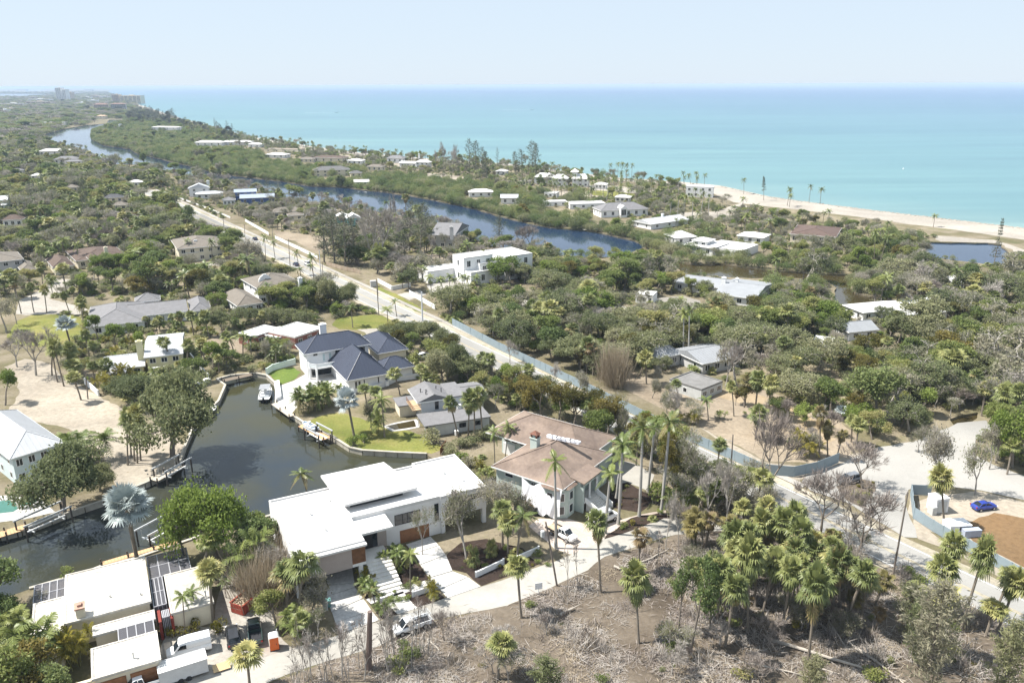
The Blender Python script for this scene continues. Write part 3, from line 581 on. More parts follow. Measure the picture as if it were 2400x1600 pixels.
ca = H.bb([(315, 1312), (436, 1285), (345, 1390)], 3.3); cage(H, bbs[0][1] + .2, H.L(440, 1300, 3.3)[0], bbs[2][3] + .2, ca[3], 3.3, 4, 2, 'dark mesh pool cage behind the right wing of the ranch house')
cage(H, bbs[0][1] + .2, bbs[2][0] - .3, bbs[2][2] + 3.2, bbs[2][3] + .1, 3.3, 3, 2, 'dark mesh cage in the gap between the ranch house roofs')
cage(H, gx0 + 3.4, gx1 - .3, gy1 + .1, bbs[3][2] - .1, 3.4, 4, 1, 'narrow dark mesh cage above the ranch house garage')
cage(H, bbs[3][1] + .9, bbs[2][0] - .2, bbs[3][2] + .2, bbs[3][2] + 1.9, 3.1, 4, 1, 'small dark mesh cage over the red walled ranch house entrance')
w = MB().box(H.L(160, 1590, 2)[0] - 4, gx0 - .1, gy0 + 2.0, gy0 + 2.5, 0, 2.0); w.build('garden_wall', m_cream, H.root)

# ---- navy roofed house ------------------------------------------------------------------
H = House('navy_roof_house', 'large white house with dark navy metal roofs and curved balcony', (833, 889), (907, 876), 3.7)
NV = H
x0, x1, y0, y1 = -1.0, H.L(907, 876, 3.7)[0], 0, H.L(764, 857, 3.7)[1]
a = H.L(808, 888, 3.7); ax0 = a[0]
H.wall(ax0 + .8, x1, y0 + .7, y1 + 4.0, 0, 3.65, m_white); H.hip(ax0 + .7, x1 + .5, y0 + .6, y1 + 5.0, 3.75, 5.0, m_navy, .7, ribs=.9)
t0 = H.bb([(698, 813), (791.5, 818), (854, 790)], 6.9); tx0, tx1 = t0[0] + .6, t0[1] - 1; ty0, ty1 = H.L(791.5, 818, 6.9)[1] + .6, H.L(854, 790, 6.9)[1] + 2
H.wall(tx0, tx1, ty0, ty1, 0, 6.85, m_white, 'tower_wall'); rf = H.hip(tx0, tx1, ty0, ty1, 6.95, 3.3, m_navy, .8, ribs=.9)
cc = H.L(757, 780, 8.5); H.chimney(cc[0], cc[1], 7.0, 11.0, 1.8, 1.2, m_white)
H.wall(x1 - .2, H.L(971, 860, 3.7)[0], y0 + 3.0, y0 + 9.5, 0, 3.55, m_white, 'wing_wall'); H.hip(x1 - .2, H.L(971, 860, 3.7)[0], y0 + 3, y0 + 9.5, 3.65, 2.4, m_navy, .6, ribs=.9)
ra = H.bb([(858, 802), (912, 795), (958, 817)], 4.0); H.wall(ra[0], ra[1] - .6, ra[2] + .6, ra[3] + 5, 0, 3.9, m_cream, 'rear_wall'); H.hip(ra[0], ra[1] - .6, ra[2] + .6, ra[3] + 5, 4.0, 2.6, m_navy, .6, ribs=.9)
for u in (ax0 + 2.6, ax0 + 3.5): H.win('f', y0 + .7, u, 1.9, .75, 2.0, m_frame)
H.win('f', y0 + .7, 2.5, 2.2, .5, 1.7, m_frame); H.win('f', y0 + .7, 6.3, 2.3, .5, 1.7, m_frame); H.win('f', y0 + 3.0, x1 + 1.0, 3.0, 1.2, .6, m_dark)
H.part('door_canopy', MB().box(8.0, 9.0, y0 - .1, y0 + .69, 2.2, 2.35), M('navy_awning', (.03, .045, .12), .6, .1, 1)); H.part('service_box', MB().box(8.1, 8.9, y0 + .1, y0 + .69, .3, 1.6), m_frame)
tw = tx1 - tx0
H.win('f', ty0, tx0 + tw * .78, 5.1, tw * .33, 2.4, m_frame, mull=2); H.win('f', ty0, tx0 + tw * .27, 5.0, .8, 2.2, m_frame, M('frosted_glass', (.45, .55, .56), .3, .1, 1)); H.win('f', ty0, tx0 + tw * .37, 5.0, .8, 2.2, m_frame, MATS['frosted_glass'])
H.win('f', ty0, tx0 + tw * .14, 6.1, 1.1, .55, m_dark); H.win('f', ty0, tx0 + tw * .49, 6.1, 1.1, .55, m_dark)
bal = [(tx0 + .2, ty0), (tx0 + .2, ty0 - 1.6), (tx0 + 1.6, ty0 - 3.4), (tx0 + tw * .62, ty0 - 3.6), (tx0 + tw * .86, ty0 - 1.6), (tx0 + tw * .98, ty0)]
H.part('balcony_floor', MB().prism(bal, 3.1, 3.45), m_white); rl = MB(); pn = MB()
for a, b in zip(bal[:-1], bal[1:]): rl.bar((*a, 4.5), (*b, 4.5), .12); pn.bar((*a, 3.95), (*b, 3.95), .04, .85)
for a in bal: rl.bar((*a, 3.45), (*a, 4.5), .14)
H.part('balcony_rail', rl, m_frame); H.part('balcony_panel', pn, M('frosted_panel', (.70, .74, .75), .35, .05, 1))
for k in (1, 2, 3, 4): H.part('column', MB().box(bal[k][0] - .22, bal[k][0] + .22, bal[k][1] - .1, bal[k][1] + .34, 0, 3.1), m_white)
H.part('terrace_glass', MB().box(tx0 + 1, tx0 + tw * .8, ty0 - .06, ty0 - .01, .2, 2.9), m_glass)
H.foot(tx0, tx1, ty0 - 4, ty1)

# ---- grey low-gabled house --------------------------------------------------------------
H = House('grey_gabled_house', 'grey low gabled split level house with timber balcony by the canal lawn', (983, 941.5), (1044, 933), 5.4)
GH = H; m_gwall = M('pale_grey_siding', (.55, .57, .60), .7, .06, .5)
q = H.bb([(941, 915), (983, 941.5), (1094, 931)], 5.4); gx1 = H.L(1094, 932, 5.4)[0]; gd = H.L(941, 915, 5.4)[1]
H.wall(.5, gx1, .4, gd - .5, 0, 5.3, m_gwall); H.hip(.2, gx1 * .62, .4, gd - .4, 5.4, 1.5, m_grey_roof, .8, gable='y'); H.gable_end('y', .4, .5, gx1 * .62, 5.22, 1.45, m_gwall)
H.flat(gx1 * .62 + .8, gx1 + .4, .1, gd + 1, 5.5, m_grey_roof, par=0, thick=.22, over=.0)
q2 = H.bb([(1075, 901), (1127, 911), (1044, 927)], 4.6); H.wall(gx1 - .2, q2[1] - .5, 1.5, gd + 1, 0, 4.5, m_gwall, 'right_wall'); H.hip(gx1 + .1, q2[1], 1.5, gd + 1, 4.55, .9, m_grey_roof, .5, gable='x')
q3 = H.bb([(968, 975), (994.6, 999.5), (1139, 966)], 2.9); fx0 = H.L(994.6, 999.5, 2.9)[0]; fx1 = H.L(1139, 966, 2.9)[0]; fy0 = H.L(994.6, 999.5, 2.9)[1]; fy1 = H.L(968, 975, 2.9)[1]
H.wall(fx0 + 2.5, fx1, fy0 + .5, fy1 + .5, 0, 2.8, m_cond, 'front_wing_wall'); H.flat(fx0, fx1 + .3, fy0, fy1 + .8, 2.95, m_grey_roof, par=0, thick=.2, name='front_roof')
for yy in (fy0 + .3, fy1): H.part('carport_post', MB().box(fx0 + .2, fx0 + .36, yy, yy + .16, 0, 2.75), m_frame)
q4 = H.bb([(907, 935), (933, 952), (975, 945)], 3.0); lx0 = H.L(933, 952, 3)[0]; ly0 = H.L(933, 952, 3)[1]; ly1 = H.L(907, 935, 3)[1]
H.wall(lx0 + .4, .4, ly0 + .4, ly1, 0, 2.85, m_cream, 'left_wing_wall'); H.flat(lx0, .45, ly0, ly1 + .4, 3.0, m_grey_roof, par=0, thick=.2, name='left_roof')
H.part('balcony_deck', MB().box(-1.5, .49, .6, gd - 1.5, 2.95 + .06, 3.2), M('deck_boards', (.46, .34, .22), .8, .15, 1)); rl = MB()
for z in (3.7, 4.25): rl.bar((-1.5, .6, z), (-1.5, gd - 1.5, z), .07).bar((-1.5, .6, z), (.5, .6, z), .07)
for k in range(7): yy = .6 + k * (gd - 2.1) / 6; rl.bar((-1.5, yy, 3.2), (-1.5, yy, 4.25), .08)
H.part('balcony_rail', rl, m_wood)
for yy in (2.2, 3.6, 5.0): H.win('l', .5, yy, 4.4, 1.1, 1.9, m_frame)
H.win('f', .4, 4.2, 3.8, .9, 2.0, m_dark); H.win('f', fy0 + .5, fx0 + 9, 1.7, 1.6, 1.1, m_dark, mull=1); H.win('f', fy0 + .5, fx0 + 12.5, 1.7, 1.6, 1.1, m_dark, mull=1)
for x, y in ((1.3, 4), (2.4, 3), (2, 1.6), (5.2, 4.5), (6.0, 2.8)): H.part('roof_vent', MB().lathe([(.1, 5.6), (.1, 6.9), (.18, 6.91), (.16, 7.0)], 8, (x, y)), m_dark)
H.part('roof_unit', MB().box(8.6, 9.6, -1.6, -.9, 2.96, 3.9), m_frame)
H.foot(fx0, fx1, fy0, fy1)

# ---- generic houses placed by their eave corners -----------------------------------------
def simple(label, pa, pb, pc, z, roof='hip', rise=1.8, rmat=None, wmat=None, over=.6, nwin=4, side=2, floors=1, chim=None, ribs=None, name='house', fr=None, ext=None, cat='house', par=.3, gmat=None):
    """pa, pb: near eave corners (left, right); pc: a far eave corner"""
    H = House(name, label, pa, pb, z, cat); x1 = H.L(*pb, z)[0]; y1 = H.L(*pc, z)[1]; wmat = wmat or m_white; rmat = rmat or m_grey_roof
    y0 = 0; x0 = 0
    o = 0 if roof == 'flat' else over
    H.wall(x0 + o, x1 - o, y0 + o, y1 - o, 0, z - .05, wmat)
    if roof == 'flat': H.flat(x0, x1, y0, y1, z, rmat, par=par)
    elif roof == 'hip': H.hip(x0 + o, x1 - o, y0 + o, y1 - o, z, rise, rmat, o, ribs=ribs)
    else:
        H.hip(x0 + o, x1 - o, y0 + o, y1 - o, z, rise, rmat, o, gable=roof, ribs=ribs)
        k = rise
        if roof == 'x':
            for p in (x0 + o + .1, x1 - o - .1): H.gable_end('x', p, y0 + .1, y1 - .1, z - .1, k * .96, gmat or wmat)
        else:
            for p in (y0 + o + .1, y1 - o - .1): H.gable_end('y', p, x0 + .1, x1 - .1, z - .1, k * .96, gmat or wmat)
    fh = z / floors
    for f in range(floors):
        for k in range(nwin): H.win('f', y0 + o, x0 + o + (k + .5) * (x1 - 2 * o) / nwin, fh * f + fh * .52, min(1.6, (x1 - 2 * o) / nwin * .6), min(1.6, fh * .5), fr or m_frame, mull=1)
        for k in range(side):
            v = y0 + o + (k + .5) * (y1 - 2 * o) / side
            H.win('l', x0 + o, v, fh * f + fh * .52, 1.2, min(1.5, fh * .5), fr or m_frame); H.win('r', x1 - o, v, fh * f + fh * .52, 1.2, min(1.5, fh * .5), fr or m_frame)
    H.part('door', MB().box(x0 + o + (x1 - 2 * o) * .46, x0 + o + (x1 - 2 * o) * .46 + 1, y0 + o - .05, y0 + o - .002, 0.02, 2.1), m_wood)
    if chim: H.chimney(x1 * chim[0], y1 * chim[1], z, z + chim[2], 1.2, 1.0, wmat)
    return H, x1, y1
def multi(label, blocks, rmat, wmat, name='house', cat='house', over=.6, ribs=None, win=True, chim=None, fr=None, floors=None):
    """one house of several blocks; block = (pa, pb, pc, eave z, roof kind, rise[, windows])"""
    H = House(name, label, blocks[0][0], blocks[0][1], blocks[0][3], cat)
    for bi, B_ in enumerate(blocks):
        pa, pb, pc, z, kind, rise = B_[:6]; nw = B_[6] if len(B_) > 6 else 4
        A = np.array([H.L(*p, z) for p in (pa, pb, pc)]); x0, x1, y0, y1 = A[:, 0].min(), A[:, 0].max(), A[:, 1].min(), A[:, 1].max()
        if H.far:
            xa, xb = H.L(*pa, z)[0], H.L(*pb, z)[0]; x0, x1 = min(xa, xb), max(xa, xb); y0 = float(np.clip(H.L(*pa, z)[1], -14, 14)); y1 = y0 + float(np.clip((x1 - x0) * .55, 8, 15))
        k = .004 * bi; o = 0 if kind == 'flat' else min(over, (x1 - x0) * .2, (y1 - y0) * .2)
        H.wall(x0 + o + k, x1 - o - k, y0 + o + k, y1 - o - k, 0, z - .05 - k, wmat)
        if kind == 'flat': H.flat(x0 - k, x1 + k, y0 - k, y1 + k, z + k, rmat, par=.25)
        else:
            H.hip(x0 + o, x1 - o, y0 + o, y1 - o, z + k, rise, rmat, o, gable=None if kind == 'hip' else kind, ribs=ribs)
            if kind == 'x':
                for p in (x0 + o + .13, x1 - o - .13): H.gable_end('x', p, y0 + .15, y1 - .15, z - .1, rise * .95, wmat)
            if kind == 'y':
                for p in (y0 + o + .13, y1 - o - .13): H.gable_end('y', p, x0 + .15, x1 - .15, z - .1, rise * .95, wmat)
        fl = 2 if z > 5 else 1; fh = z / fl
        for f in range(fl):
            for j in range(nw): H.win('f', y0 + o + k, x0 + o + (j + .5) * (x1 - x0 - 2 * o) / nw, fh * f + fh * .52, min(1.7, (x1 - x0 - 2 * o) / nw * .55), fh * .5, fr or m_frame, mull=1)
            ns = max(1, int((y1 - y0) / 5))
            for j in range(ns):
                v = y0 + o + (j + .5) * (y1 - y0 - 2 * o) / ns; H.win('l', x0 + o + k, v, fh * f + fh * .52, 1.2, fh * .45, fr or m_frame)
                if z > 3.4: H.win('r', x1 - o - k, v, fh * f + fh * .52, 1.2, fh * .45, fr or m_frame)
    if chim:
        for (cx, cy_, z0, z1, w, d) in chim: c = H.L(cx, cy_, z1); H.chimney(c[0], c[1], z0, z1, w, d, wmat)
    return H
def dutch_gable(H, x, y, w, z0, z1, mat, axis='f'):
    """white wall with a curved gable standing proud of the front"""
    prof = [(-.5, 0), (.5, 0), (.5, .55), (.42, .6), (.36, .78), (.2, .88), (.12, 1), (-.12, 1), (-.2, .88), (-.36, .78), (-.42, .6), (-.5, .55)]
    m = MB(); P = [(x + a * w, z0 + b * (z1 - z0)) for a, b in prof]; n = len(P)
    m.add([(p[0], y - .25, p[1]) for p in P] + [(p[0], y + .25, p[1]) for p in P], [tuple(range(n)), tuple(range(2 * n - 1, n - 1, -1))] + [(i, n + i, n + (i + 1) % n, (i + 1) % n) for i in range(n)])
    H.part('curved_gable', m, mat)
H = multi('pale yellow house with white metal roofs and tall chimney above the sandy lot', [((337, 838), (429, 828), (400, 782), 5.6, 'x', 1.6, 3), ((240, 868), (340, 856), (312, 828), 3.0, 'x', 1.7, 3)], m_metal_roof, m_yellow_wall, chim=[(325, 800, 3, 9.0, 1.6, 1.0)], ribs=.8)
c = H.L(268, 866, 3.2); H.part('porch_roof', MB().add([(c[0] - 3, c[1] - 3.5, 3.1), (c[0] + 3, c[1] - 3.5, 3.1), (c[0] + 3, c[1] + 2, 3.1), (c[0] - 3, c[1] + 2, 3.1), (c[0], c[1] - .8, 4.7)], [(3, 2, 1, 0), (0, 1, 4), (1, 2, 4), (2, 3, 4), (3, 0, 4)]), m_metal_roof)
for k in (-1, 1): H.part('pergola_post', MB().box(c[0] + 11 + k * 1.6, c[0] + 11.3 + k * 1.6, c[1] - 1.5, c[1] - 1.2, 0, 2.8), m_frame)
H.part('pergola_beam', MB().box(c[0] + 8.8, c[0] + 13.5, c[1] - 1.6, c[1] - 1.1, 2.8, 3.0), m_frame)
multi('long grey shingle roofed white ranch with hipped wings beside the lawn', [((250, 762), (342, 752), (212, 719), 3.2, 'hip', 2.8, 3), ((300, 744), (440, 724), (432, 703), 3.3, 'x', 2.2, 8), ((446, 730), (495, 724), (468, 700), 3.25, 'hip', 1.9, 2), ((326, 708), (376, 702), (316, 697), 3.6, 'hip', 2.2, 2)], m_grey_roof, m_white)
H = multi('white two storey house with curved gables and taupe roofs beside the main road', [((602, 676), (705, 661), (577, 652), 6.2, 'hip', 2.9, 5), ((714, 684), (748, 677), (735, 662), 3.4, 'hip', 1.6, 2), ((556, 718), (618, 707), (520, 688), 3.1, 'hip', 2.4, 3)], m_tan_roof, m_white, chim=[(703, 652, 6, 9.2, 1.4, 1)])
q = H.L(616, 648, 8.5); dutch_gable(H, q[0], q[1] - 2, 4.6, 6.0, 9.8, m_white); q = H.L(728, 678, 3.5); dutch_gable(H, q[0], q[1], 5.5, 0, 6.2, m_white)
multi('white cube shaped villa of stacked flat blocks near the river', [((1184, 603), (1248, 594), (1150, 586), 9.4, 'flat', 0, 2), ((1087, 606), (1152, 596), (1069, 596), 10.0, 'flat', 0, 3), ((1100, 639), (1160, 632), (1080, 630), 5.0, 'flat', 0, 1), ((1002, 638), (1078, 626), (980, 628), 4.6, 'flat', 0, 0), ((1120, 618), (1190, 610), (1105, 603), 7.4, 'flat', 0, 3)], m_roofw, m_white)
H = multi('pale walled house with white metal hip roof at the left edge', [((22, 1076), (152, 1036), (30, 962), 6.2, 'hip', 2.8, 4)], m_metal_roof, M('pale_aqua_render', (.58, .66, .66), .75, .05, .4), ribs=1.0)
H = multi('brown tile roofed house with low cream garage left of the woods', [((125, 627), (176, 621), (106, 607), 3.5, 'hip', 2.4, 2), ((178, 612), (300, 598), (200, 583), 3.6, 'hip', 2.4, 5), ((212, 611), (240, 608), (215, 597), 4.4, 'hip', 1.4, 1)], m_redbrown, m_cream, chim=[(247, 580, 4, 8, 1.4, 1)])
H = multi('cream mansion with taupe hip roof and white curved entrance gable', [((415, 584), (527, 574), (500, 553), 6.2, 'hip', 2.8, 5), ((428, 594), (466, 590), (440, 575), 4.0, 'hip', 1.6, 1)], m_tan_roof, m_cream)
q = H.L(461, 590, 3); dutch_gable(H, q[0], q[1] - .5, 5, 0, 8.6, m_white)
multi('tan roofed pale house cut by the left edge behind trees', [((-60, 620), (56, 607), (30, 590), 6.0, 'hip', 2.4, 4), ((48, 634), (86, 630), (60, 612), 3.2, 'hip', 1.6, 1)], m_tan_roof, m_grey_wall)
multi('flat white roofed brick bungalow behind the navy roofed house', [((595, 790), (650, 772), (620, 762), 3.2, 'flat', 0, 2), ((668, 786), (758, 768), (690, 757), 3.6, 'flat', 0, 3), ((640, 790), (690, 780), (655, 766), 2.8, 'flat', 0, 1)], m_roofw, m_pink)
H = multi('grey metal roofed house under repair beyond the blue fence', [((1548, 838), (1602, 828), (1506, 824), 3.4, 'hip', 2.2, 2), ((1640, 850), (1745, 834), (1612, 812), 3.3, 'x', 1.8, 4)], m_grey_metal, m_grey_wall, ribs=.9)
multi('roofless grey block outbuilding with white eaves on the dirt lot', [((1644, 914), (1694, 894), (1578, 886), 2.8, 'flat', 0, 3)], M('weathered_grey_roof', (.19, .185, .18), .9, .2, .6), m_cond, name='outbuilding')
multi('long low house with pale metal roof and chimneys beside the creek', [((1600, 664), (1705, 677), (1608, 643), 3.2, 'x', 1.6, 5), ((1672, 688), (1800, 676), (1745, 655), 3.2, 'x', 1.8, 4)], m_grey_metal, m_white, chim=[(1697, 651, 3, 6.6, 1.5, 1), (1728, 653, 3, 6, 1, 1)])
H = multi('white roofed bungalow with solar panels among trees near the lagoon', [((2024, 733), (2120, 724), (2072, 705), 3.3, 'x', 1.5, 4), ((2110, 740), (2213, 724), (2150, 703), 3.4, 'hip', 2.0, 4)], m_roofw, m_white, chim=[(2175, 700, 3.5, 7, 1.6, 1.2)])
for k in range(3):
    q = H.L(2118 + k * 14, 705 + k * 2, 4.6); H.part('solar_panel', MB().cbox((q[0], q[1], 4.75 + .1 * k), (2.2, 1.6, .06), 0, .2), m_glass)
multi('pale grey gabled garage in front of the white bungalow', [((1990, 779), (2062, 772), (2016, 754), 3.0, 'x', 1.9, 2)], m_grey_metal, m_white, name='garage', cat='garage')
# across the river, towards the beach
H = multi('grey shingle roofed white house with tall window gable across the river', [((1408, 494), (1522, 489), (1500, 467), 4.2, 'hip', 3.4, 6)], m_grey_roof, m_white)
q = H.L(1460, 497, 3); H.part('window_gable', MB().box(q[0] - 2, q[0] + 2, q[1] - 1.5, q[1] + 2, 0, 5.2).add([(q[0] - 2.3, q[1] - 1.7, 5.2), (q[0] + 2.3, q[1] - 1.7, 5.2), (q[0], q[1] - 1.7, 7), (q[0] - 2.3, q[1] + 5, 5.2), (q[0] + 2.3, q[1] + 5, 5.2), (q[0], q[1] + 5, 7)], [(0, 1, 2), (1, 4, 5, 2), (0, 2, 5, 3)]), m_white); H.win('f', q[1] - 1.5, q[0], 3, 3, 3.6, m_frame, mull=2)
multi('small white cottage with white chimney beside the mangroves', [((1526, 526), (1585, 518), (1570, 506), 3.0, 'x', 1.8, 3)], m_metal_roof, m_white, chim=[(1553, 502, 3, 6, 1.3, 1)])
multi('white dome roofed pavilion left of the creek house', [((1584, 558), (1612, 556), (1606, 545), 3.6, 'hip', 2.4, 2)], m_roofw, m_white)
multi('white flat roofed villa on the point above the creek', [((1626, 576), (1672, 582), (1640, 560), 4.0, 'hip', 1.6, 3), ((1676, 580), (1745, 586), (1690, 563), 3.4, 'flat', 0, 4), ((1634, 564), (1662, 566), (1640, 556), 6.2, 'hip', 1.2, 2)], m_roofw, m_white)
multi('white house hidden in trees right of the creek villa', [((1730, 552), (1790, 558), (1745, 543), 3.4, 'hip', 1.5, 3)], m_roofw, m_white)
multi('red roofed beach house with dark pool cage near the lagoon', [((1850, 548), (1960, 556), (1880, 527), 4.2, 'hip', 2.0, 5)], M('faded_red_tile', (.11, .075, .062), .85, .2, .6), m_cream)
multi('white two storey box house standing on the beach', [((1608, 437), (1669, 444), (1690, 437), 7.2, 'flat', 0, 4), ((1612, 447), (1650, 452), (1640, 440), 4.0, 'flat', 0, 2)], m_roofw, m_white)
H = multi('white pyramid roofed beach mansion with raised cupola', [((1250, 415), (1300, 416), (1290, 402), 5.2, 'hip', 3.0, 3), ((1284, 424), (1324, 424), (1318, 408), 6.0, 'hip', 3.0, 3), ((1332, 424), (1378, 422), (1370, 408), 6.2, 'hip', 3.4, 3)], m_roofw, m_white)
q = H.L(1347, 407, 9.5); H.part('cupola', MB().box(q[0] - 2, q[0] + 2, q[1] - 2, q[1] + 2, 8, 11).add([(q[0] - 3.2, q[1] - 3.2, 11), (q[0] + 3.2, q[1] - 3.2, 11), (q[0] + 3.2, q[1] + 3.2, 11), (q[0] - 3.2, q[1] + 3.2, 11), (q[0], q[1], 13.4)], [(3, 2, 1, 0), (0, 1, 4), (1, 2, 4), (2, 3, 4), (3, 0, 4)]), m_white)
multi('grey hip roofed house on the far river bank', [((735, 400), (820, 396), (800, 382), 5.4, 'hip', 2.8, 5), ((820, 406), (850, 405), (842, 396), 3.6, 'hip', 1.8, 2)], M('dim_grey_shingle', (.125, .122, .122), .85, .14, .8), m_cream)
multi('small white boathouse on the green far bank', [((829, 427), (866, 426), (860, 417), 3.0, 'x', 1.5, 2)], m_roofw, m_white)
multi('white beach villa with chimney at the water', [((934, 382), (974, 384), (960, 372), 4.0, 'x', 1.4, 3), ((972, 380), (1018, 378), (1005, 366), 5.5, 'hip', 2.0, 3)], m_roofw, m_white, chim=[(982, 362, 5, 9, 1.5, 1.2)])
multi('grey roofed beach house left of the white beach villa', [((905, 370), (944, 371), (935, 361), 5.0, 'hip', 2.4, 3)], m_grey_roof, m_white)
multi('brown roofed wrecked beach house', [((730, 369), (796, 372), (785, 357), 4.6, 'hip', 1.8, 4)], m_redbrown, m_cream)
multi('tan flat roofed house behind the narrow beach', [((618, 349), (690, 352), (672, 341), 3.6, 'flat', 0, 4)], M('tan_gravel_roof', (.30, .255, .21), .9, .12, .5), m_cream)
multi('white hip roofed house above the mangroves', [((1098, 451), (1157, 450), (1150, 437), 3.4, 'hip', 1.8, 3)], m_roofw, m_white)
multi('pale gabled house right of the white hip roofed one', [((1172, 464), (1215, 464), (1205, 446), 4.0, 'x', 2.0, 2)], m_metal_roof, m_white)
multi('small white beach cabin between the tall pines', [((1160, 401), (1186, 402), (1180, 392), 3.4, 'hip', 1.4, 2)], m_roofw, m_white)
multi('low white walled courtyard villa behind the river mangroves', [((1336, 479), (1420, 477), (1415, 462), 3.0, 'flat', 0, 4), ((1274, 472), (1330, 473), (1320, 458), 2.8, 'flat', 0, 3)], m_roofw, m_white)
H = multi('deep blue house with pale metal roofs beside the river', [((548, 451), (602, 447), (585, 436), 7.0, 'x', 1.6, 3), ((560, 477), (646, 470), (625, 453), 4.6, 'x', 1.8, 4)], M('pale_blue_metal_roof', (.30, .34, .40), .45, .06, .3), m_blue_wall)
multi('white gabled river house behind road side palms', [((440, 442), (494, 434), (470, 416), 6.0, 'y', 3.0, 2), ((456, 457), (524, 452), (515, 440), 3.4, 'hip', 1.4, 4)], m_metal_roof, m_white, chim=[(487, 424, 5, 9, 2, 1.4)])
multi('tan roofed house between the blue house and the river', [((636, 498), (714, 492), (690, 471), 3.5, 'hip', 2.2, 4), ((676, 516), (716, 512), (705, 500), 3.2, 'hip', 1.4, 2)], m_tan_roof, m_cream)
multi('small teal gabled cottage with white roof near the river', [((812, 512), (846, 510), (820, 492), 5.0, 'y', 2.2, 2), ((786, 504), (815, 500), (805, 488), 4.0, 'y', 1.6, 1)], m_roofw, m_teal_wall)
multi('grey two storey house with steep roof and white chimney behind dark pines', [((1006, 550), (1066, 552), (1050, 527), 6.4, 'x', 3.6, 3)], m_grey_roof, m_grey_wall, chim=[(1058, 532, 6, 12, 1.5, 1.2)])
multi('white roofed house on the left river bank', [((88, 355), (166, 353), (150, 338), 4.6, 'hip', 2.4, 5)], m_roofw, m_white)
multi('grey roofed house in front of the white river bank house', [((124, 374), (202, 365), (190, 354), 4.2, 'hip', 2.6, 5), ((138, 383), (192, 378), (180, 368), 3.0, 'hip', 1.2, 3)], m_grey_roof, m_white)
multi('pale green gabled house at the far left edge', [((-22, 470), (40, 458), (20, 444), 5.6, 'x', 2.4, 4), ((-20, 482), (26, 474), (15, 466), 3, 'hip', 1.0, 2)], m_metal_roof, M('pale_green_siding', (.45, .55, .52), .7, .06, .4))
multi('red brown roofed house deep in the left woods', [((2, 516), (54, 513), (40, 496), 4.2, 'hip', 2.4, 3)], m_redbrown, m_white)
multi('dark roofed house among palms in the left woods', [((240, 464), (290, 461), (275, 450), 3.4, 'hip', 2.0, 3)], M('dark_shingle', (.075, .075, .082), .85, .15, .8), m_cream)
multi('grey roof glimpsed between bare trees left of the road', [((258, 482), (300, 480), (290, 470), 3.2, 'hip', 1.8, 2)], m_tan_roof, m_cream)
multi('white house with dark ground floor on the distant beach', [((354, 298), (398, 300), (390, 290), 7.0, 'hip', 1.4, 4), ((358, 288), (376, 287), (372, 281), 9.0, 'hip', 2.0, 2)], m_roofw, m_white)
multi('row of white hip roofs on the distant beach', [((455, 334), (520, 334), (505, 322), 4.4, 'hip', 2.2, 4), ((515, 333), (572, 336), (560, 322), 4.0, 'hip', 1.8, 4)], m_roofw, m_white)
multi('small white roofed beach house behind the far sandbar', [((580, 338), (606, 339), (600, 331), 4.0, 'hip', 1.8, 2)], m_roofw, m_white)
multi('long low white roofed buildings behind the far river bend', [((92, 287), (122, 287), (120, 281), 5.0, 'flat', 0, 4), ((126, 287), (146, 287), (145, 280), 6.0, 'flat', 0, 3)], m_roofw, m_white)
multi('tan roofed building at the far river bend', [((225, 272), (246, 272), (244, 266), 7.0, 'hip', 2.0, 3)], M('tan_tile_far', (.5, .36, .24), .85, .15, .3), m_cream)
for lb, pa, pb, pc, z, kd, rs, rm in (('low white pool house beside the courtyard villa', (1275, 452), (1305, 453), (1300, 444), 3.0, 'flat', 0, 0), ('white garden pavilion behind the window gable house', (1440, 462), (1476, 464), (1470, 455), 3.2, 'hip', 1.4, 0), ('white cabin right of the cupola mansion', (1392, 432), (1420, 434), (1415, 426), 3.4, 'hip', 1.4, 0), ('pale roofed cabin left of the cupola mansion', (1216, 424), (1240, 425), (1235, 417), 3.6, 'hip', 1.4, 1),
        ('white roofed shore house below the beach row', (620, 362), (660, 364), (650, 354), 3.6, 'hip', 1.6, 0), ('tan roofed shore house near the wrecked one', (700, 372), (726, 374), (720, 364), 3.6, 'hip', 1.6, 1), ('white shore house right of the wrecked one', (812, 376), (842, 378), (838, 369), 3.8, 'hip', 1.4, 0), ('pale house behind the grey river bank house', (858, 390), (890, 392), (884, 382), 4.0, 'hip', 1.8, 1), ('white bungalow in the far left woods', (70, 412), (104, 410), (98, 402), 3.4, 'hip', 1.6, 0), ('tan bungalow in the far left woods', (150, 440), (184, 438), (178, 428), 3.4, 'hip', 1.8, 1), ('white roofed house near the far road end', (300, 428), (336, 426), (330, 416), 3.8, 'hip', 1.6, 0), ('grey roofed cottage right of the road behind white walls', (520, 470), (552, 467), (545, 457), 3.4, 'hip', 1.8, 2), ('pale roofed villa at the far left river bank', (20, 400), (56, 398), (50, 388), 3.6, 'hip', 1.6, 2), ('white house glimpsed right of the lagoon', (2230, 660), (2262, 662), (2255, 650), 3.2, 'hip', 1.4, 0), ('white roof glimpsed between trees above the fenced lot', (1905, 800), (1950, 806), (1935, 790), 3.0, 'flat', 0, 0), ('small white roof left of the creek house', (1490, 690), (1530, 694), (1520, 682), 3.0, 'flat', 0, 0)):
    multi(lb, [(pa, pb, pc, z, kd, rs, 3)], [m_roofw, m_tan_roof, m_grey_roof][rm], [m_white, m_cream, m_white][rm])
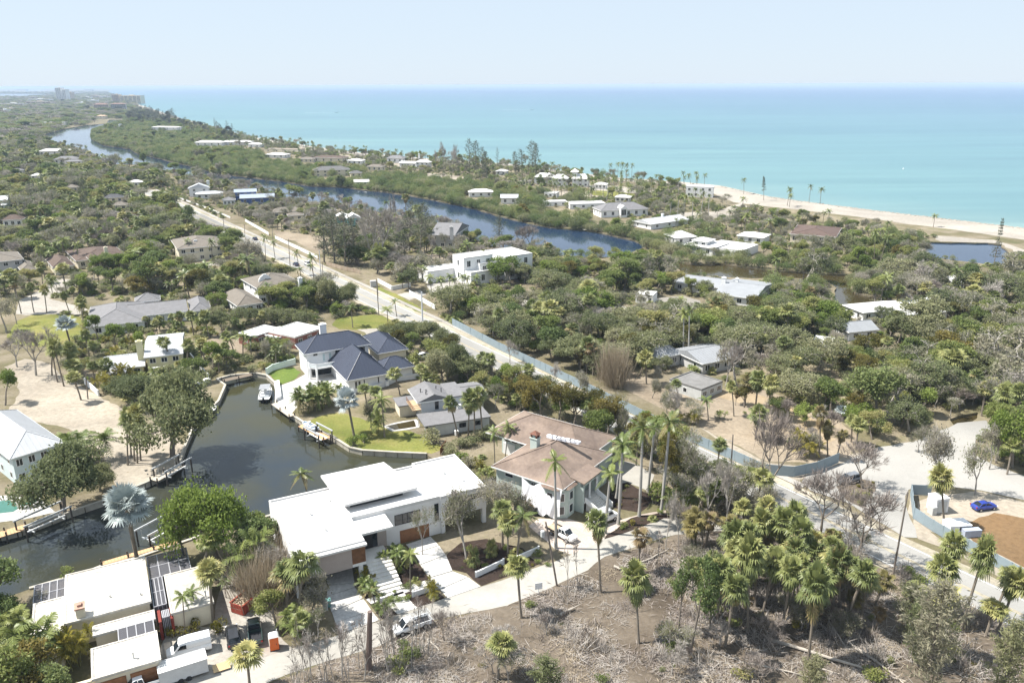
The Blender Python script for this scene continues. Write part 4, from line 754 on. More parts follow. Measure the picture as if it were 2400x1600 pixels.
# far condominium blocks: storeys with real balcony bands
def tower(label, pa, pb, floors, depth, wmat, rmat, roofrise=0, bays=6, fh=4.8, cat='apartment block'):
    H = House('apartment_block', label, pa, pb, 0, cat); w = H.L(*pb, 0)[0]; h = floors * fh
    H.wall(0, w, 0, depth, 0, h, wmat); bd = MB(); gl = MB()
    for f in range(floors):
        bd.box(-.3, w + .3, -1.6, 0, f * fh + fh - .4, f * fh + fh - .05)
        for k in range(bays): gl.box(w * (k + .15) / bays, w * (k + .85) / bays, -.12, -.01, f * fh + .3, f * fh + 2.4)
    stuff(H.part('balcony_bands', bd, wmat)); stuff(H.part('window_bays', gl, m_glass))
    for k in range(bays + 1): H.part('fin', MB().box(w * k / bays - .4, w * k / bays + .4, -1.8, 0, 0, h), wmat)
    if roofrise: H.hip(-1, w + 1, -1.5, depth + 1, h + .1, roofrise, rmat, 1.0)
    else: H.flat(0, w, 0, depth, h + .3, rmat, par=.8); H.part('lift_house', MB().box(w * .4, w * .6, depth * .3, depth * .7, h + .3, h + 4), wmat)
    return H
m_far_tan = M('far_tan_render', (.55, .45, .36), .8, .08, .1); m_far_red = M('far_red_roof', (.20, .12, .095), .85, .15, .1)
tower('tall white apartment tower beyond the far river bend', (134, 237), (146, 237), 14, 30, m_white, m_roofw, bays=3); tower('second white apartment tower right of the tallest', (150, 237), (157, 237), 12, 30, m_white, m_roofw, bays=2); tower('pale tan apartment tower right of the white towers', (160, 236), (168, 236), 9, 30, m_far_tan, m_roofw, bays=2)
tower('tan apartment block at the far shore', (265, 243), (280, 243), 8, 25, m_far_tan, m_roofw, bays=4); tower('broad pale apartment block near the far shore pines', (283, 243), (306, 244), 7, 25, m_cream, m_far_tan, bays=5)
tower('long red roofed apartment block at the head of the river', (222, 260), (258, 259), 4, 22, m_far_tan, m_far_red, 4, 8); tower('grey white apartment block with red roof beside the river head', (262, 264), (304, 262), 5, 20, m_grey_wall, m_far_red, 3, 8)
for k, (xa, xb, y, f) in enumerate(((0, 55, 249, 2), (62, 120, 247, 3), (66, 118, 240, 3), (190, 212, 234, 3), (214, 232, 232, 4), (234, 252, 232, 3), (40, 60, 212, 4), (128, 150, 214, 5), (196, 216, 213, 6), (0, 12, 266, 2), (14, 28, 262, 2), (205, 225, 243, 3), (180, 200, 246, 2), (70, 82, 233, 3), (8, 20, 216, 3), (170, 190, 222, 4))):
    tower(['low white building on the far left shore', 'wide white building left of the apartment towers', 'second wide white building left of the apartment towers', 'tan building on the far beach', 'cream building on the far beach', 'pale building on the far beach spit', 'white building near the horizon at far left', 'white tower near the horizon', 'pale tower near the horizon before the sea', 'tiny white house at the far left edge', 'tiny white house near the far left edge', 'cream building below the far beach', 'low cream building before the red roofed block', 'low white building left of the tallest tower', 'distant white building at the left horizon', 'distant pale building right of the towers'][k], (xa, y), (xb, y), f, 25, m_white if k % 3 != 1 else m_far_tan, m_roofw, bays=5)
# ================================================================== yards, drives and paving
m_lawn = ground_mat('lawn_grass', [(.3, (.12, .15, .035)), (.55, (.20, .20, .06)), (.75, (.27, .23, .10))], .1, 1.6); m_bright = ground_mat('bright_grass', [(.3, (.095, .145, .03)), (.7, (.14, .185, .045))], .2, 2)
m_sandlot = ground_mat('pale_sand', [(.3, (.29, .25, .20)), (.7, (.39, .35, .29))], .06, .9, .95, .4, ((.22, .18, .13), .5, .66)); m_mulch = ground_mat('dark_mulch', [(.3, (.03, .022, .018)), (.7, (.056, .04, .033))], .4, 3)
m_dirt = ground_mat('tan_dirt', [(.3, (.22, .178, .13)), (.55, (.30, .25, .19)), (.75, (.18, .148, .11))], .07, 1.1, .95, .5); m_orange = ground_mat('orange_dead_grass', [(.3, (.20, .125, .065)), (.7, (.165, .11, .06))], .08, 1.2)
m_lot = ground_mat('debris_lot_soil', [(.28, (.072, .058, .044)), (.43, (.125, .102, .078)), (.58, (.185, .154, .12)), (.78, (.105, .09, .062))], .07, 1.4, .97, .9); m_gravel = ground_mat('shell_gravel', [(.3, (.32, .295, .26)), (.7, (.40, .375, .335))], .1, 1.2)
m_pavers = ground_mat('pink_pavers', [(.3, (.44, .37, .32)), (.7, (.52, .45, .40))], .2, 3); m_slab = ground_mat('white_concrete_slab', [(.3, (.50, .49, .475)), (.7, (.60, .59, .57))], .15, 2, .85, .05)
KEEP = []      # open ground where no tree stands
def patch(name, px, z, mat, step=2.0, amp=.35, keep=True):
    w = W(px); sheet(name, rough(w, step, amp, len(px)), z, mat)
    if keep: KEEP.append(w)
patch('sand_lot', [(20, 960), (45, 925), (40, 890), (10, 860), (60, 840), (110, 850), (150, 882), (235, 930), (290, 958), (310, 990), (380, 1000), (436, 1046), (420, 1085), (395, 1104), (339, 1128), (285, 1152), (262, 1120), (240, 1060), (150, 1000), (60, 985)], .016, m_sandlot)
patch('lawn', [(14, 790), (40, 752), (84, 735), (176, 738), (197, 752), (196, 790), (150, 806), (90, 812), (30, 806)], .014, m_lawn)
patch('driveway', [(36, 736), (45, 702), (75, 690), (110, 672), (125, 653), (182, 655), (186, 666), (150, 682), (115, 700), (180, 716), (215, 728), (208, 738), (140, 736), (60, 738)], .02, m_gravel, 2, .2)
patch('canal_lawn', [(722, 990), (745, 975), (800, 966), (860, 985), (905, 1000), (1000, 1020), (1042, 1052), (1012, 1061), (932, 1058), (850, 1053), (822, 1047), (781, 1021)], .014, m_lawn)
patch('terrace', [(651, 942), (652, 905), (688, 892), (720, 874), (790, 868), (842, 900), (830, 930), (800, 918), (760, 905), (712, 920), (700, 950), (684, 968)], .02, m_slab, 3, .05)
patch('garden_lawn', [(628, 876), (640, 866), (690, 860), (706, 872), (688, 890), (655, 902)], .022, m_bright)
patch('roadside_lawn', [(776, 762), (794, 744), (875, 737), (916, 742), (919, 762), (855, 775), (794, 771)], .014, m_lawn)
patch('house_drive', [(837, 772), (924, 767), (909, 781), (921, 795), (875, 802), (855, 779)], .022, m_gravel, 3, .1)
patch('debris_lot', [(1720, 1242), (1670, 1247), (1583, 1254), (1516, 1274), (1417, 1306), (1376, 1337), (1284, 1380), (1187, 1419), (1021, 1455), (950, 1480), (881, 1516), (728, 1562), (600, 1612), (500, 1700), (2450, 1750), (2450, 1506), (2234, 1404), (2139, 1343), (2004, 1278), (1922, 1247), (1820, 1190)], .008, m_lot, 3, .5, keep=False)
patch('mulch_bed', [(1048, 1296), (1040, 1315), (1060, 1335), (1092, 1343), (1129, 1373), (1185, 1353), (1262, 1322), (1225, 1285), (1140, 1262), (1080, 1272)], .024, m_mulch, 2, .15)
patch('front_bed', [(838, 1374), (850, 1320), (900, 1300), (950, 1290), (985, 1325), (1030, 1390), (1045, 1402), (985, 1422), (893, 1450), (858, 1405)], .018, m_mulch, 2, .1)
patch('villa_drive', [(1240, 1232), (1262, 1215), (1330, 1215), (1400, 1235), (1440, 1222), (1500, 1205), (1560, 1195), (1560, 1214), (1496, 1236), (1417, 1266), (1340, 1300), (1300, 1285)], .026, m_pavers, 2, .1)
patch('villa_bed', [(1425, 1140), (1470, 1130), (1540, 1165), (1500, 1200), (1440, 1190), (1420, 1170)], .022, m_mulch); patch('roadside_bed', [(1440, 1240), (1480, 1214), (1550, 1200), (1575, 1210), (1520, 1228), (1440, 1262), (1410, 1268)], .03, m_mulch)
patch('villa_court', [(1425, 1105), (1450, 1078), (1500, 1090), (1532, 1112), (1520, 1150), (1470, 1130), (1425, 1135)], .02, m_sand_road)
patch('gravel_yard', [(505, 1420), (520, 1340), (560, 1310), (585, 1340), (600, 1400), (640, 1440), (660, 1500), (690, 1522), (600, 1555), (480, 1600), (390, 1600), (375, 1520), (400, 1470), (440, 1462), (500, 1470)], .024, m_gravel, 2, .25)
patch('side_lot', [(2142, 1230), (2150, 1175), (2190, 1160), (2300, 1150), (2400, 1178), (2500, 1200), (2500, 1420), (2400, 1330), (2235, 1265)], .016, m_sandlot); patch('dead_lawn', [(2250, 1235), (2330, 1200), (2400, 1215), (2500, 1240), (2500, 1400), (2400, 1330), (2290, 1275)], .022, m_orange)
patch('fenced_lot', [(1420, 890), (1480, 870), (1560, 900), (1650, 920), (1760, 905), (1860, 935), (1960, 985), (2010, 1020), (1990, 1075), (1900, 1085), (1800, 1080), (1640, 1000), (1540, 950)], .012, m_dirt); patch('fenced_track', [(1660, 925), (1730, 905), (1850, 950), (1920, 990), (1960, 1030), (1930, 1040), (1860, 985), (1740, 945)], .018, ground_mat('orange_sand', [(.3, (.30, .225, .135)), (.7, (.36, .29, .20))], .1, 1))
patch('verge_sand', [(1640, 1000), (1790, 1108), (1870, 1125), (2010, 1075), (2060, 1048), (2000, 1065), (1900, 1095), (1800, 1085)], .028, m_sandlot, 3, .3); patch('south_verge', [(2150, 1262), (2140, 1225), (2145, 1180), (2134, 1160), (2128, 1200), (2250, 1300), (2400, 1385), (2400, 1345)], .026, m_sandlot, 3, .25)
patch('junction_island', [(2010, 1120), (2050, 1130), (2052, 1150), (2020, 1190), (1985, 1172), (1960, 1140)], .075, m_lot, 2, .2)
for k, p in enumerate([[(1215, 705), (1260, 698), (1315, 703), (1320, 716), (1250, 722), (1215, 738), (1225, 745), (1290, 748), (1280, 760), (1200, 740)], [(1400, 700), (1440, 690), (1470, 700), (1455, 715), (1500, 735), (1480, 742), (1420, 722)], [(1530, 700), (1600, 693), (1640, 705), (1650, 722), (1560, 716)], [(1000, 668), (1060, 656), (1110, 668), (1090, 688), (1010, 690)], [(930, 690), (985, 680), (1000, 690), (960, 703)]]): patch('pale_drive', p, .02, m_walk, 3, .3)
patch('villa_lawn', [(1280, 625), (1330, 618), (1345, 628), (1300, 638)], .014, m_bright); patch('verge_lawn', [(885, 670), (930, 690), (1000, 728), (985, 735), (930, 705), (885, 682)], .036, m_lawn)
patch('pine_lot', [(640, 540), (770, 556), (780, 580), (740, 590), (690, 565), (650, 558)], .012, m_dirt); patch('cube_yard', [(950, 600), (1060, 592), (1060, 612), (990, 622), (950, 628)], .012, m_dirt)
patch('ranch_yard', [(520, 790), (590, 795), (600, 812), (560, 830), (480, 830), (470, 800)], .012, m_dirt); patch('mansion_court', [(450, 618), (520, 612), (530, 620), (470, 630)], .014, m_gravel)
for k, p in enumerate([[(1380, 430), (1460, 438), (1540, 448), (1480, 453), (1385, 447)], [(1580, 500), (1680, 495), (1740, 475), (1760, 490), (1700, 512), (1610, 520)], [(900, 378), (1000, 385), (1020, 395), (930, 392)], [(790, 362), (870, 370), (850, 376), (800, 374)], [(700, 345), (760, 352), (740, 358), (700, 352)], [(1270, 445), (1420, 452), (1400, 462), (1280, 460)], [(1570, 560), (1620, 575), (1700, 590), (1780, 596), (1700, 600), (1600, 590)], [(1000, 405), (1100, 415), (1060, 424), (1000, 418)], [(880, 402), (960, 410), (930, 415)]]): patch('sandy_yard', p, .016, m_beach if k < 2 else m_sandlot, 6, 1.2)
patch('beach_lawn', [(1376, 446), (1440, 448), (1490, 456), (1480, 462), (1390, 458)], .02, m_lawn); patch('bank_lawn', [(828, 437), (868, 434), (872, 444), (835, 441)], .02, m_bright)
patch('rear_court', [(2170, 775), (2230, 762), (2240, 790), (2190, 800)], .014, m_slab); patch('lagoon_sand', [(2190, 552), (2330, 562), (2400, 585), (2400, 600), (2340, 570), (2200, 566)], .02, m_beach, 5, 1)
# ---- driveway slabs in front of the white house
def slabs(label, rows, z=.10):
    t = thing('driveway_slabs', label, 'driveway', (0, 0, 0), 0)
    for a, b, c, d in rows:
        q = [np.array(p) for p in W([a, b, c, d])]; cen = sum(q) / 4; q = [cen + (p - cen) * (1 - .13 / max(1, np.linalg.norm(p - cen))) for p in q]
        MB().prism([tuple(p) for p in q], .02, z).build('slab', m_slab, t); KEEP.append([tuple(p) for p in q])
def strip(l, r):
    return [(l[i], r[i], r[i + 1], l[i + 1]) for i in range(len(l) - 1)]
slabs('white slab driveway under the left end of the modern house', strip([(757, 1340), (768, 1372), (764, 1398), (776, 1435), (785, 1460), (797, 1485)], [(826, 1325), (832, 1366), (833, 1376), (853, 1402), (872, 1430), (891, 1453)]))
slabs('white slab driveway up to the wooden garage door of the modern house', strip([(950, 1276), (970, 1298), (984, 1324), (1005, 1355), (1030, 1382), (1048, 1402)], [(1010, 1257), (1030, 1278), (1046, 1300), (1062, 1338), (1098, 1352), (1128, 1374)]))
slabs('white stepping slabs leading from the lane to the entrance steps', [((856, 1405), (1008, 1357), (1016, 1368), (868, 1416))] + strip([(892, 1402), (902, 1412), (912, 1421), (921, 1431), (930, 1440)], [(946, 1385), (955, 1397), (964, 1408), (973, 1418), (982, 1424)]))
# ---- seawalls of the canal
m_wallc = M('seawall_concrete', (.42, .39, .33), .85, .2, .5, bmp=.3)
def seawall(label, px, w=.55, top=.28):
    t = thing('seawall', label, 'seawall'); p = [np.array(G(a, b)[:2]) for a, b in px]
    for a, b in zip(p[:-1], p[1:]):
        MB().bar((*a, top - .1), (*b, top - .1), w, .22).build('cap', m_wallc, t)
        nn = max(1, int(np.linalg.norm(b - a) / 2.4))
        for k in range(nn):
            c, d = a + (b - a) * (k + .03) / nn, a + (b - a) * (k + .97) / nn; MB().bar((*c, -.75), (*d, -.75), .3, 1.9).build('panel', m_wallc, t)
seawall('concrete seawall along the sandy lot side of the canal', [(0, 1255), (51, 1243), (153, 1204), (242, 1174), (281, 1156), (339, 1133), (395, 1108), (418, 1090), (434, 1044), (452, 1003), (485, 965), (512, 940), (528, 903), (508, 889), (540, 880)])
seawall('curved concrete seawall below the navy roofed house and canal lawn', [(540, 880), (584, 876), (600, 875), (625, 880), (648, 901), (647, 944), (684, 972), (715, 993), (779, 1023), (819, 1049), (850, 1056), (932, 1061), (1000, 1064)])
seawall('concrete seawall behind the ranch house and white house', [(760, 1175), (640, 1207), (485, 1252), (316, 1310), (237, 1328), (209, 1340), (69, 1380)])
# ---- docks and boat lifts
m_plank = M('weathered_plank', (.46, .41, .34), .85, .2, 1.2); m_tanplank = M('tan_plank', (.50, .32, .18), .85, .15, 1.2); m_pile = M('dark_pile', (.075, .065, .055), .85, .2, 1); m_alu = M('aluminium', (.55, .57, .58), .4, .08, 1, metal=.3)
def dock(label, a, b, width, mat, z=.45, side=1, piles=True):
    A, B = np.array(G(*a)[:2]), np.array(G(*b)[:2]); d = (B - A); L_ = float(np.linalg.norm(d)); d /= L_; ang = math.atan2(d[1], d[0])
    t = thing('dock', label, 'dock', (A[0], A[1], 0), ang); n = max(2, int(L_ / .5))
    me = MB().box(0, L_ / n - .03, 0, width * side, z - .08, z) if side > 0 else MB().box(0, L_ / n - .03, width * side, 0, z - .08, z)
    me = me.mesh('plank', mat)
    for k in range(n): link('plank', me, t, (k * L_ / n, 0, 0))
    if piles:
        for k in range(max(2, int(L_ / 3.5)) + 1):
            x = k * L_ / max(2, int(L_ / 3.5))
            for y in (.12 * side, (width - .12) * side): MB().lathe([(.14, -2.1), (.14, z + .6), (.1, z + .65)], 8, (x, y)).build('pile', m_pile, t)
def lift(label, px, ang, L_=6.5, w_=3.4, boat=None):
    g = G(*px, -1); t = thing('boat_lift', label, 'boat lift', (g[0], g[1], 0), ang)
    for x in (-L_ / 2, L_ / 2):
        for y in (-w_ / 2, w_ / 2): MB().lathe([(.16, -2.1), (.16, 2.0), (.1, 2.06)], 8, (x, y)).build('pile', m_pile, t)
    for y in (-w_ / 2, w_ / 2): MB().bar((-L_ / 2 - .3, y, 2.18), (L_ / 2 + .3, y, 2.18), .22, .28).build('beam', m_alu, t)
    for x in (-L_ / 3, L_ / 3): MB().bar((x, -w_ / 2, .3), (x, w_ / 2, .3), .18).build('cradle_bar', m_alu, t)
    for y in (-.7, .7): MB().bar((-L_ / 2.4, y, .45), (L_ / 2.4, y, .45), .2).build('bunk', m_frame, t)
    for x in (-L_ / 3, L_ / 3):
        for y in (-w_ / 2, w_ / 2): MB().bar((x, y, .3), (x, y, 2.1), .05).build('cable', m_alu, t)
ca = H_ang = math.atan2(*(np.array(G(418, 1090)) - np.array(G(339, 1133)))[[1, 0]])
dock('grey plank dock below the sandy lot', (352, 1128), (414, 1092), 2.0, m_plank, side=-1); lift('aluminium boat lift beside the grey dock of the sandy lot', (408, 1118), ca)
dock('tan plank dock with boat lift at the lower left bank', (-40, 1262), (60, 1232), 2.2, m_tanplank, side=-1, z=.4); lift('boat lift left of the silver palm across the canal', (108, 1240), ca - .15, 8); lift('empty boat lift behind the ranch house', (372, 1268), ca - .1, 5.5)
dock('tan plank walkway along the ranch house seawall', (240, 1329), (420, 1275), 1.2, m_tanplank, side=1, z=.35)
dock('tan plank dock in front of the canal lawn', (716, 996), (776, 1028), 2.0, m_tanplank, side=-1, z=.4); lift('boat lift with small skiff beside the canal lawn', (747, 1035), math.atan2(*(np.array(G(776, 1028)) - np.array(G(716, 996)))[[1, 0]]), 6)
dock('dark dock at the head of the canal', (520, 893), (586, 878), 2.2, M('dark_plank', (.16, .13, .10), .85, .2, 1), side=-1, z=.5); dock('plank walk with dark piles below the terrace', (650, 946), (692, 976), 1.6, m_plank, side=-1, z=.4)
dock('white floating dock on the mangrove bank', (1364, 538), (1398, 537), 3, M('pale_plank', (.62, .58, .5), .8, .1, .5), side=-1, z=.3, piles=False)
# ---- boats
def boat(label, loc, rz, L_=7, w_=2.4, hull=m_white, deck=m_frame, cover=None, top=None, seats=True, group=None):
    t = thing('boat', label, 'boat', loc, rz, group); m = MB(); rows = []
    st = [(-.5, .85, 0), (-.25, 1, 0), (.1, .98, .02), (.32, .75, .08), (.45, .35, .15), (.5, .03, .2)]
    for s, wd, up in st: rows.append([(s * L_, -wd * w_ / 2, .75 + up), (s * L_, -wd * w_ / 2 * .82, .25 + up), (s * L_, 0, 0 + up * 1.5), (s * L_, wd * w_ / 2 * .82, .25 + up), (s * L_, wd * w_ / 2, .75 + up)])
    v = [p for r in rows for p in r]; f = [(i * 5 + j, i * 5 + j + 1, (i + 1) * 5 + j + 1, (i + 1) * 5 + j) for i in range(5) for j in range(4)] + [(0, 1, 2, 3, 4)]
    m.add(v, f); m.build('hull', hull, t)
    g = MB(); dz = .62 if not cover else .95
    g.add([(s * L_ * .97, -wd * w_ / 2 * .9, dz) for s, wd, up in st] + [(s * L_ * .97, wd * w_ / 2 * .9, dz) for s, wd, up in st], [(i, i + 1, 7 + i, 6 + i) for i in range(5)]); g.build('deck', cover or deck, t)
    r = MB()
    for i in range(5):
        for q in (0, 4): r.bar(rows[i][q], rows[i + 1][q], .1, .08)
    r.build('rub_rail', m_frame, t)
    if seats:
        for s in (-.3, -.08, .12): MB().box(s * L_, s * L_ + .45, -w_ * .36, w_ * .36, dz, dz + .4).build('seat', M('white_vinyl', (.72, .73, .75), .5, .05, 1), t)
        MB().box(-.02 * L_, .05 * L_, -.35, .35, dz, dz + 1.0).build('console', m_frame, t)
    MB().box(-.56 * L_, -.5 * L_, -.22, .22, .1, 1.3).build('outboard_motor', m_dark, t)
    if top:
        MB().box(-.25 * L_, .15 * L_, -w_ * .42, w_ * .42, 2.5, 2.6).build('bimini_top', top, t)
        for s in (-.22, .12):
            for y in (-w_ * .4, w_ * .4): MB().bar((s * L_, y, .7), (s * L_, y, 2.5), .06).build('bimini_pole', m_alu, t)
    return t
g = G(727, 1010, -.2); boat('small pale blue skiff with white benches on the canal lift', (g[0], g[1], .55), math.atan2(*(np.array(G(700, 1000)) - np.array(G(757, 1030)))[[1, 0]]), 5.2, 1.9, M('pale_blue_hull', (.42, .55, .68), .4, .05, 1), M('pale_blue_deck', (.5, .6, .7), .5, .05, 1))
g = G(623, 925, -.6); boat('black and grey pontoon boat moored beside the white jetty', (g[0], g[1], -.75), 1.75, 9.5, 3.0, m_dark, m_cond, top=M('grey_canvas', (.25, .26, .28), .8, .1, 1))
g = G(478, 975, -.6); boat('white boat half hidden under the big oak by the canal', (g[0], g[1], -.5), 1.2, 8.5, 3.0); g = G(484, 902, -.6); boat('white covered boat behind the big oak at the canal head', (g[0] - 1, g[1], -.6), 1.4, 7, 2.6, cover=M('white_boat_cover', (.75, .75, .74), .7, .06, 1), seats=False)
m_foam = M('white_wake', (.75, .80, .82), .6, .1, .05, coord='pos')
for px, lab in (((790, 264), 'tiny motor boat with white wake on the open sea'), ((1248, 258), 'second tiny motor boat further right on the sea')):
    g = G(*px, -1.1); b_ = boat(lab, (g[0], g[1], -1.2), 0.0, 11, 4, seats=False); 
    MB().add([(-6, -1.5, .12), (-6, 1.5, .12), (-95, 5, .12), (-95, -4, .12)], [(0, 1, 2, 3)]).build('wake', m_foam, b_)
MB().box(0, 0, 0, 0, 0, 0)
g = G(2117, 397, -1.1); tag(MB().lathe([(.5, -.9), (.6, -.5), (.5, .1), (.2, .3), (.1, .7), (.05, .75)], 10).build('sea_buoy', M('buoy_white', (.75, .76, .74), .5, .1, 1), None, (g[0], g[1], -.3)), 'small pale buoy floating off the right beach', 'buoy')
# ---- white jetty and terrace walls by the navy house
w = W([(643, 900), (655, 897), (660, 935), (648, 940)]); tag(MB().prism(w, -.9, .9).build('jetty_block', m_white), 'white masonry jetty block beside the moored pontoon boat', 'jetty')
for lab, px, h, mat in (('white garden wall curving beside the navy house lawn', [(625, 878), (640, 868), (668, 860), (692, 854)], 1.8, M('pale_green_wall', (.62, .70, .66), .8, .06, .5)), ('white boundary wall between navy roofed and grey gabled houses', [(842, 908), (880, 915), (930, 893), (985, 886)], 1.4, m_white),
                        ('low white wall left of the stepping slabs', [(894, 1412), (920, 1402)], .9, m_white), ('low white wall right of the stepping slabs', [(968, 1398), (1027, 1378)], .95, m_white), ('long low white wall on the mulch bed', [(1116, 1352), (1180, 1322)], 1.0, m_white), ('white wall end beside the street pole', [(1195, 1322), (1262, 1292)], 1.0, m_white),
                        ('white picket fence beside the yellow house', [(200, 900), (232, 928)], 1.6, m_white), ('white fence right of the yellow house', [(446, 838), (488, 888)], 1.6, m_white), ('white wall beside the cube villa drive', [(886, 662), (920, 680)], 1.6, m_white), ('second white wall beside the cube villa drive', [(918, 680), (962, 672)], 1.6, m_white), ('white wall along the road right of the pole', [(960, 690), (1020, 725)], 1.6, m_white)):
    t = thing('garden_wall', lab, 'wall'); p = [np.array(G(a, b)[:2]) for a, b in px]
    for a, b in zip(p[:-1], p[1:]):
        n = max(1, int(np.linalg.norm(b - a) / 3)) if 'fence' in lab else 1
        for k in range(n):
            c, d = a + (b - a) * (k + .01) / n, a + (b - a) * (k + .99) / n; MB().bar((*c, h / 2), (*d, h / 2), .25, h).build('wall_panel', mat, t)
    for a in p: MB().bar((*a, 0), (*a, h + .08), .32).build('post', mat, t)
# ---- long fences of separate panels
def fence(label, px, h, pw, mat, post, name='fence', slatted=False, cat='fence'):
    t = thing(name, label, cat); p = [np.array(G(a, b)[:2]) for a, b in px]; rest = 0
    for a, b in zip(p[:-1], p[1:]):
        L_ = np.linalg.norm(b - a); n = max(1, round(L_ / pw)); ang = math.atan2(*(b - a)[[1, 0]])
        key = f'{label}{L_ / n:.2f}'; me = MB().box(.06, L_ / n - .06, -.03, .03, .12, h).mesh('panel', mat); mp = MB().box(-.05, .05, -.05, .05, 0, h + .08).mesh('post', post)
        for k in range(n):
            c = a + (b - a) * k / n; o = link('panel', me, t, (c[0], c[1], 0), ang); o.rotation_euler = (random.uniform(-.03, .03), 0, ang); link('post', mp, t, (c[0], c[1], 0), ang)
m_bluefence = M('pale_blue_fence', (.23, .285, .32), .6, .08, .5); m_fpost = M('fence_post', (.25, .32, .35), .5, .1, 1)
fence('long pale blue construction fence along the main road pavement', [(1060, 762), (1170, 820), (1376, 918), (1542, 1000), (1640, 1045), (1720, 1080), (1790, 1112), (1860, 1118), (1915, 1106), (1965, 1085)], 2.4, 2.6, m_bluefence, m_fpost)
fence('pale blue construction fence round the sandy side lot at lower right', [(2180, 1162), (2133, 1160), (2140, 1215), (2185, 1245), (2232, 1273), (2300, 1310), (2400, 1365), (2470, 1400)], 2.3, 2.6, m_bluefence, m_fpost)
fence('white panel wall along the far stretch of the main road', [(575, 520), (630, 552)], 1.8, 5, m_white, m_white); fence('white panel wall along the main road below the pine lot', [(645, 560), (700, 586), (745, 608)], 1.8, 5, m_white, m_white)
fence('weathered timber fence with one fresh board beside the main road', [(765, 622), (800, 632), (845, 642)], 1.8, 4, M('weathered_fence', (.36, .29, .22), .85, .2, .6), m_wood); fence('brown board fence at the end of the canal lawn', [(1032, 1066), (1046, 1046)], 1.6, 1.2, m_wood, m_wood)
fence('white railings beside the far road end', [(385, 452), (420, 466), (470, 484), (540, 512)], 1.2, 8, m_white, m_white)
# ---- poles
m_pole = M('weathered_pole', (.20, .17, .145), .85, .2, .6); m_concpole = M('concrete_pole', (.55, .56, .58), .7, .08, .5)
def pole(label, base, top, r=.16, mat=m_pole, arm=0, cross=False, trans=False):
    g = G(*base); lo, hi = 3, 22
    for _ in range(24):
        mid = (lo + hi) / 2
        if PX((g[0], g[1], mid))[1] > top[1]: lo = mid
        else: hi = mid
    h = lo; lean = (top[0] - PX((g[0], g[1], h))[0]) / F_PX * PX((g[0], g[1], h))[2]
    t = thing('utility_pole', label, 'pole', g); MB().tube([(0, 0, -.3), (lean * .5, 0, h / 2), (lean, 0, h)], [r, r * .9, r * .75], 8).build('shaft', mat, t)
    if cross: MB().bar((lean - 1.1, 0, h - .6), (lean + 1.1, 0, h - .6), .12).build('cross_arm', mat, t)
    if trans: MB().lathe([(.3, h - 2.6), (.33, h - 2.5), (.33, h - 1.6), (.2, h - 1.5)], 10, (lean - .45, 0)).build('transformer', m_cond, t)
    if arm:
        MB().bar((lean, 0, h - 1.5), (lean + arm, -.3, h - 1.0), .08).build('lamp_arm', m_alu, t); MB().cbox((lean + arm * 1.1, -.3, h - 1.0), (.7, .3, .15)).build('lamp_head', m_alu, t)
for lab, b, tp_, kw in (('tall dark pole with transformer beside the shell lane', (1306, 1372), (1279, 1222), dict(trans=True)), ('tall pole leaning at the road junction on the right', (2091, 1358), (2128, 1152), {}), ('dark pole with white lamp arm beside the blue fence', (1713, 1100), (1718, 1018), dict(arm=-1.6)),
                       ('brown dead stump pole beside the lower lane', (864, 1567), (867, 1432), dict(r=.42, mat=M('dead_bark', (.16, .12, .105), .9, .25, 1))), ('thick white concrete pole on the main road', (990, 752), (988, 684), dict(r=.3, mat=m_concpole)), ('dark pole with lamp on the main road', (888, 738), (882, 654), dict(arm=1.2)), ('second dark pole touching the lamp pole', (886, 700), (884, 660), {}),
                       ('white pole beside the parked blue car', (752, 650), (748, 586), dict(r=.2, mat=m_concpole)), ('dark pole left of the parked blue car', (680, 626), (676, 560), dict(cross=True)), ('thin pole right of the white roadside pole', (756, 652), (755, 612), {}), ('thin dark pole near the far road end', (525, 535), (523, 512), dict(cross=True)), ('dark pole near the white wall', (574, 556), (573, 525), dict(cross=True)),
                       ('thin pole beside the fenced lot gate', (1370, 900), (1368, 870), {}), ('thin pole at the sandy lot palms', (206, 935), (200, 868), {})): pole(lab, b, tp_, **kw)
# ---- street things
g = G(644, 1518); t = thing('portable_toilet', 'orange portable toilet with white roof beside the shell lane', 'portable toilet', g, .35); m_or = M('orange_plastic', (.72, .16, .03), .45, .08, 1)
MB().box(-.6, .6, -.6, .6, .12, 2.15).build('cabin', m_or, t); MB().box(-.45, .45, -.66, -.602, .2, 2.0).build('door', M('orange_door', (.62, .13, .025), .45, .08, 1), t); MB().box(-.65, .65, -.65, .65, 0, .12).build('base', m_dark, t)
MB().add([(-.66, -.66, 2.15), (.66, -.66, 2.15), (.66, .66, 2.15), (-.66, .66, 2.15), (-.4, -.5, 2.4), (.4, -.5, 2.4), (.4, .5, 2.4), (-.4, .5, 2.4)], [(0, 1, 5, 4), (1, 2, 6, 5), (2, 3, 7, 6), (3, 0, 4, 7), (4, 5, 6, 7), (3, 2, 1, 0)]).build('roof', m_frame, t); MB().lathe([(.05, .1), (.05, 2.7)], 6, (.5, .5)).build('vent_pipe', m_frame, t); MB().box(.25, .32, -.7, -.66, 1.0, 1.2).build('door_handle', m_dark, t)
skip((*G(582, 1418)[:2], 0), 1.15, 'rusty red debris skip full of rubble beside the ranch house', M('rusty_red_steel', (.30, .055, .035), .65, .2, 1), M('red_steel_rib', (.33, .07, .04), .6, .2, 1), M('pale_rubble', (.48, .38, .28), .9, .3, 2))
g = G(1262, 1392); t = thing('sign_board', 'small blank white sign on a post beside the shell lane', 'sign', g, .25); MB().box(-.06, .06, -.06, .06, 0, 2.0).build('post', m_frame, t); MB().box(-.6, .6, -.1, -.062, 1.0, 2.1).build('board', m_frame, t)
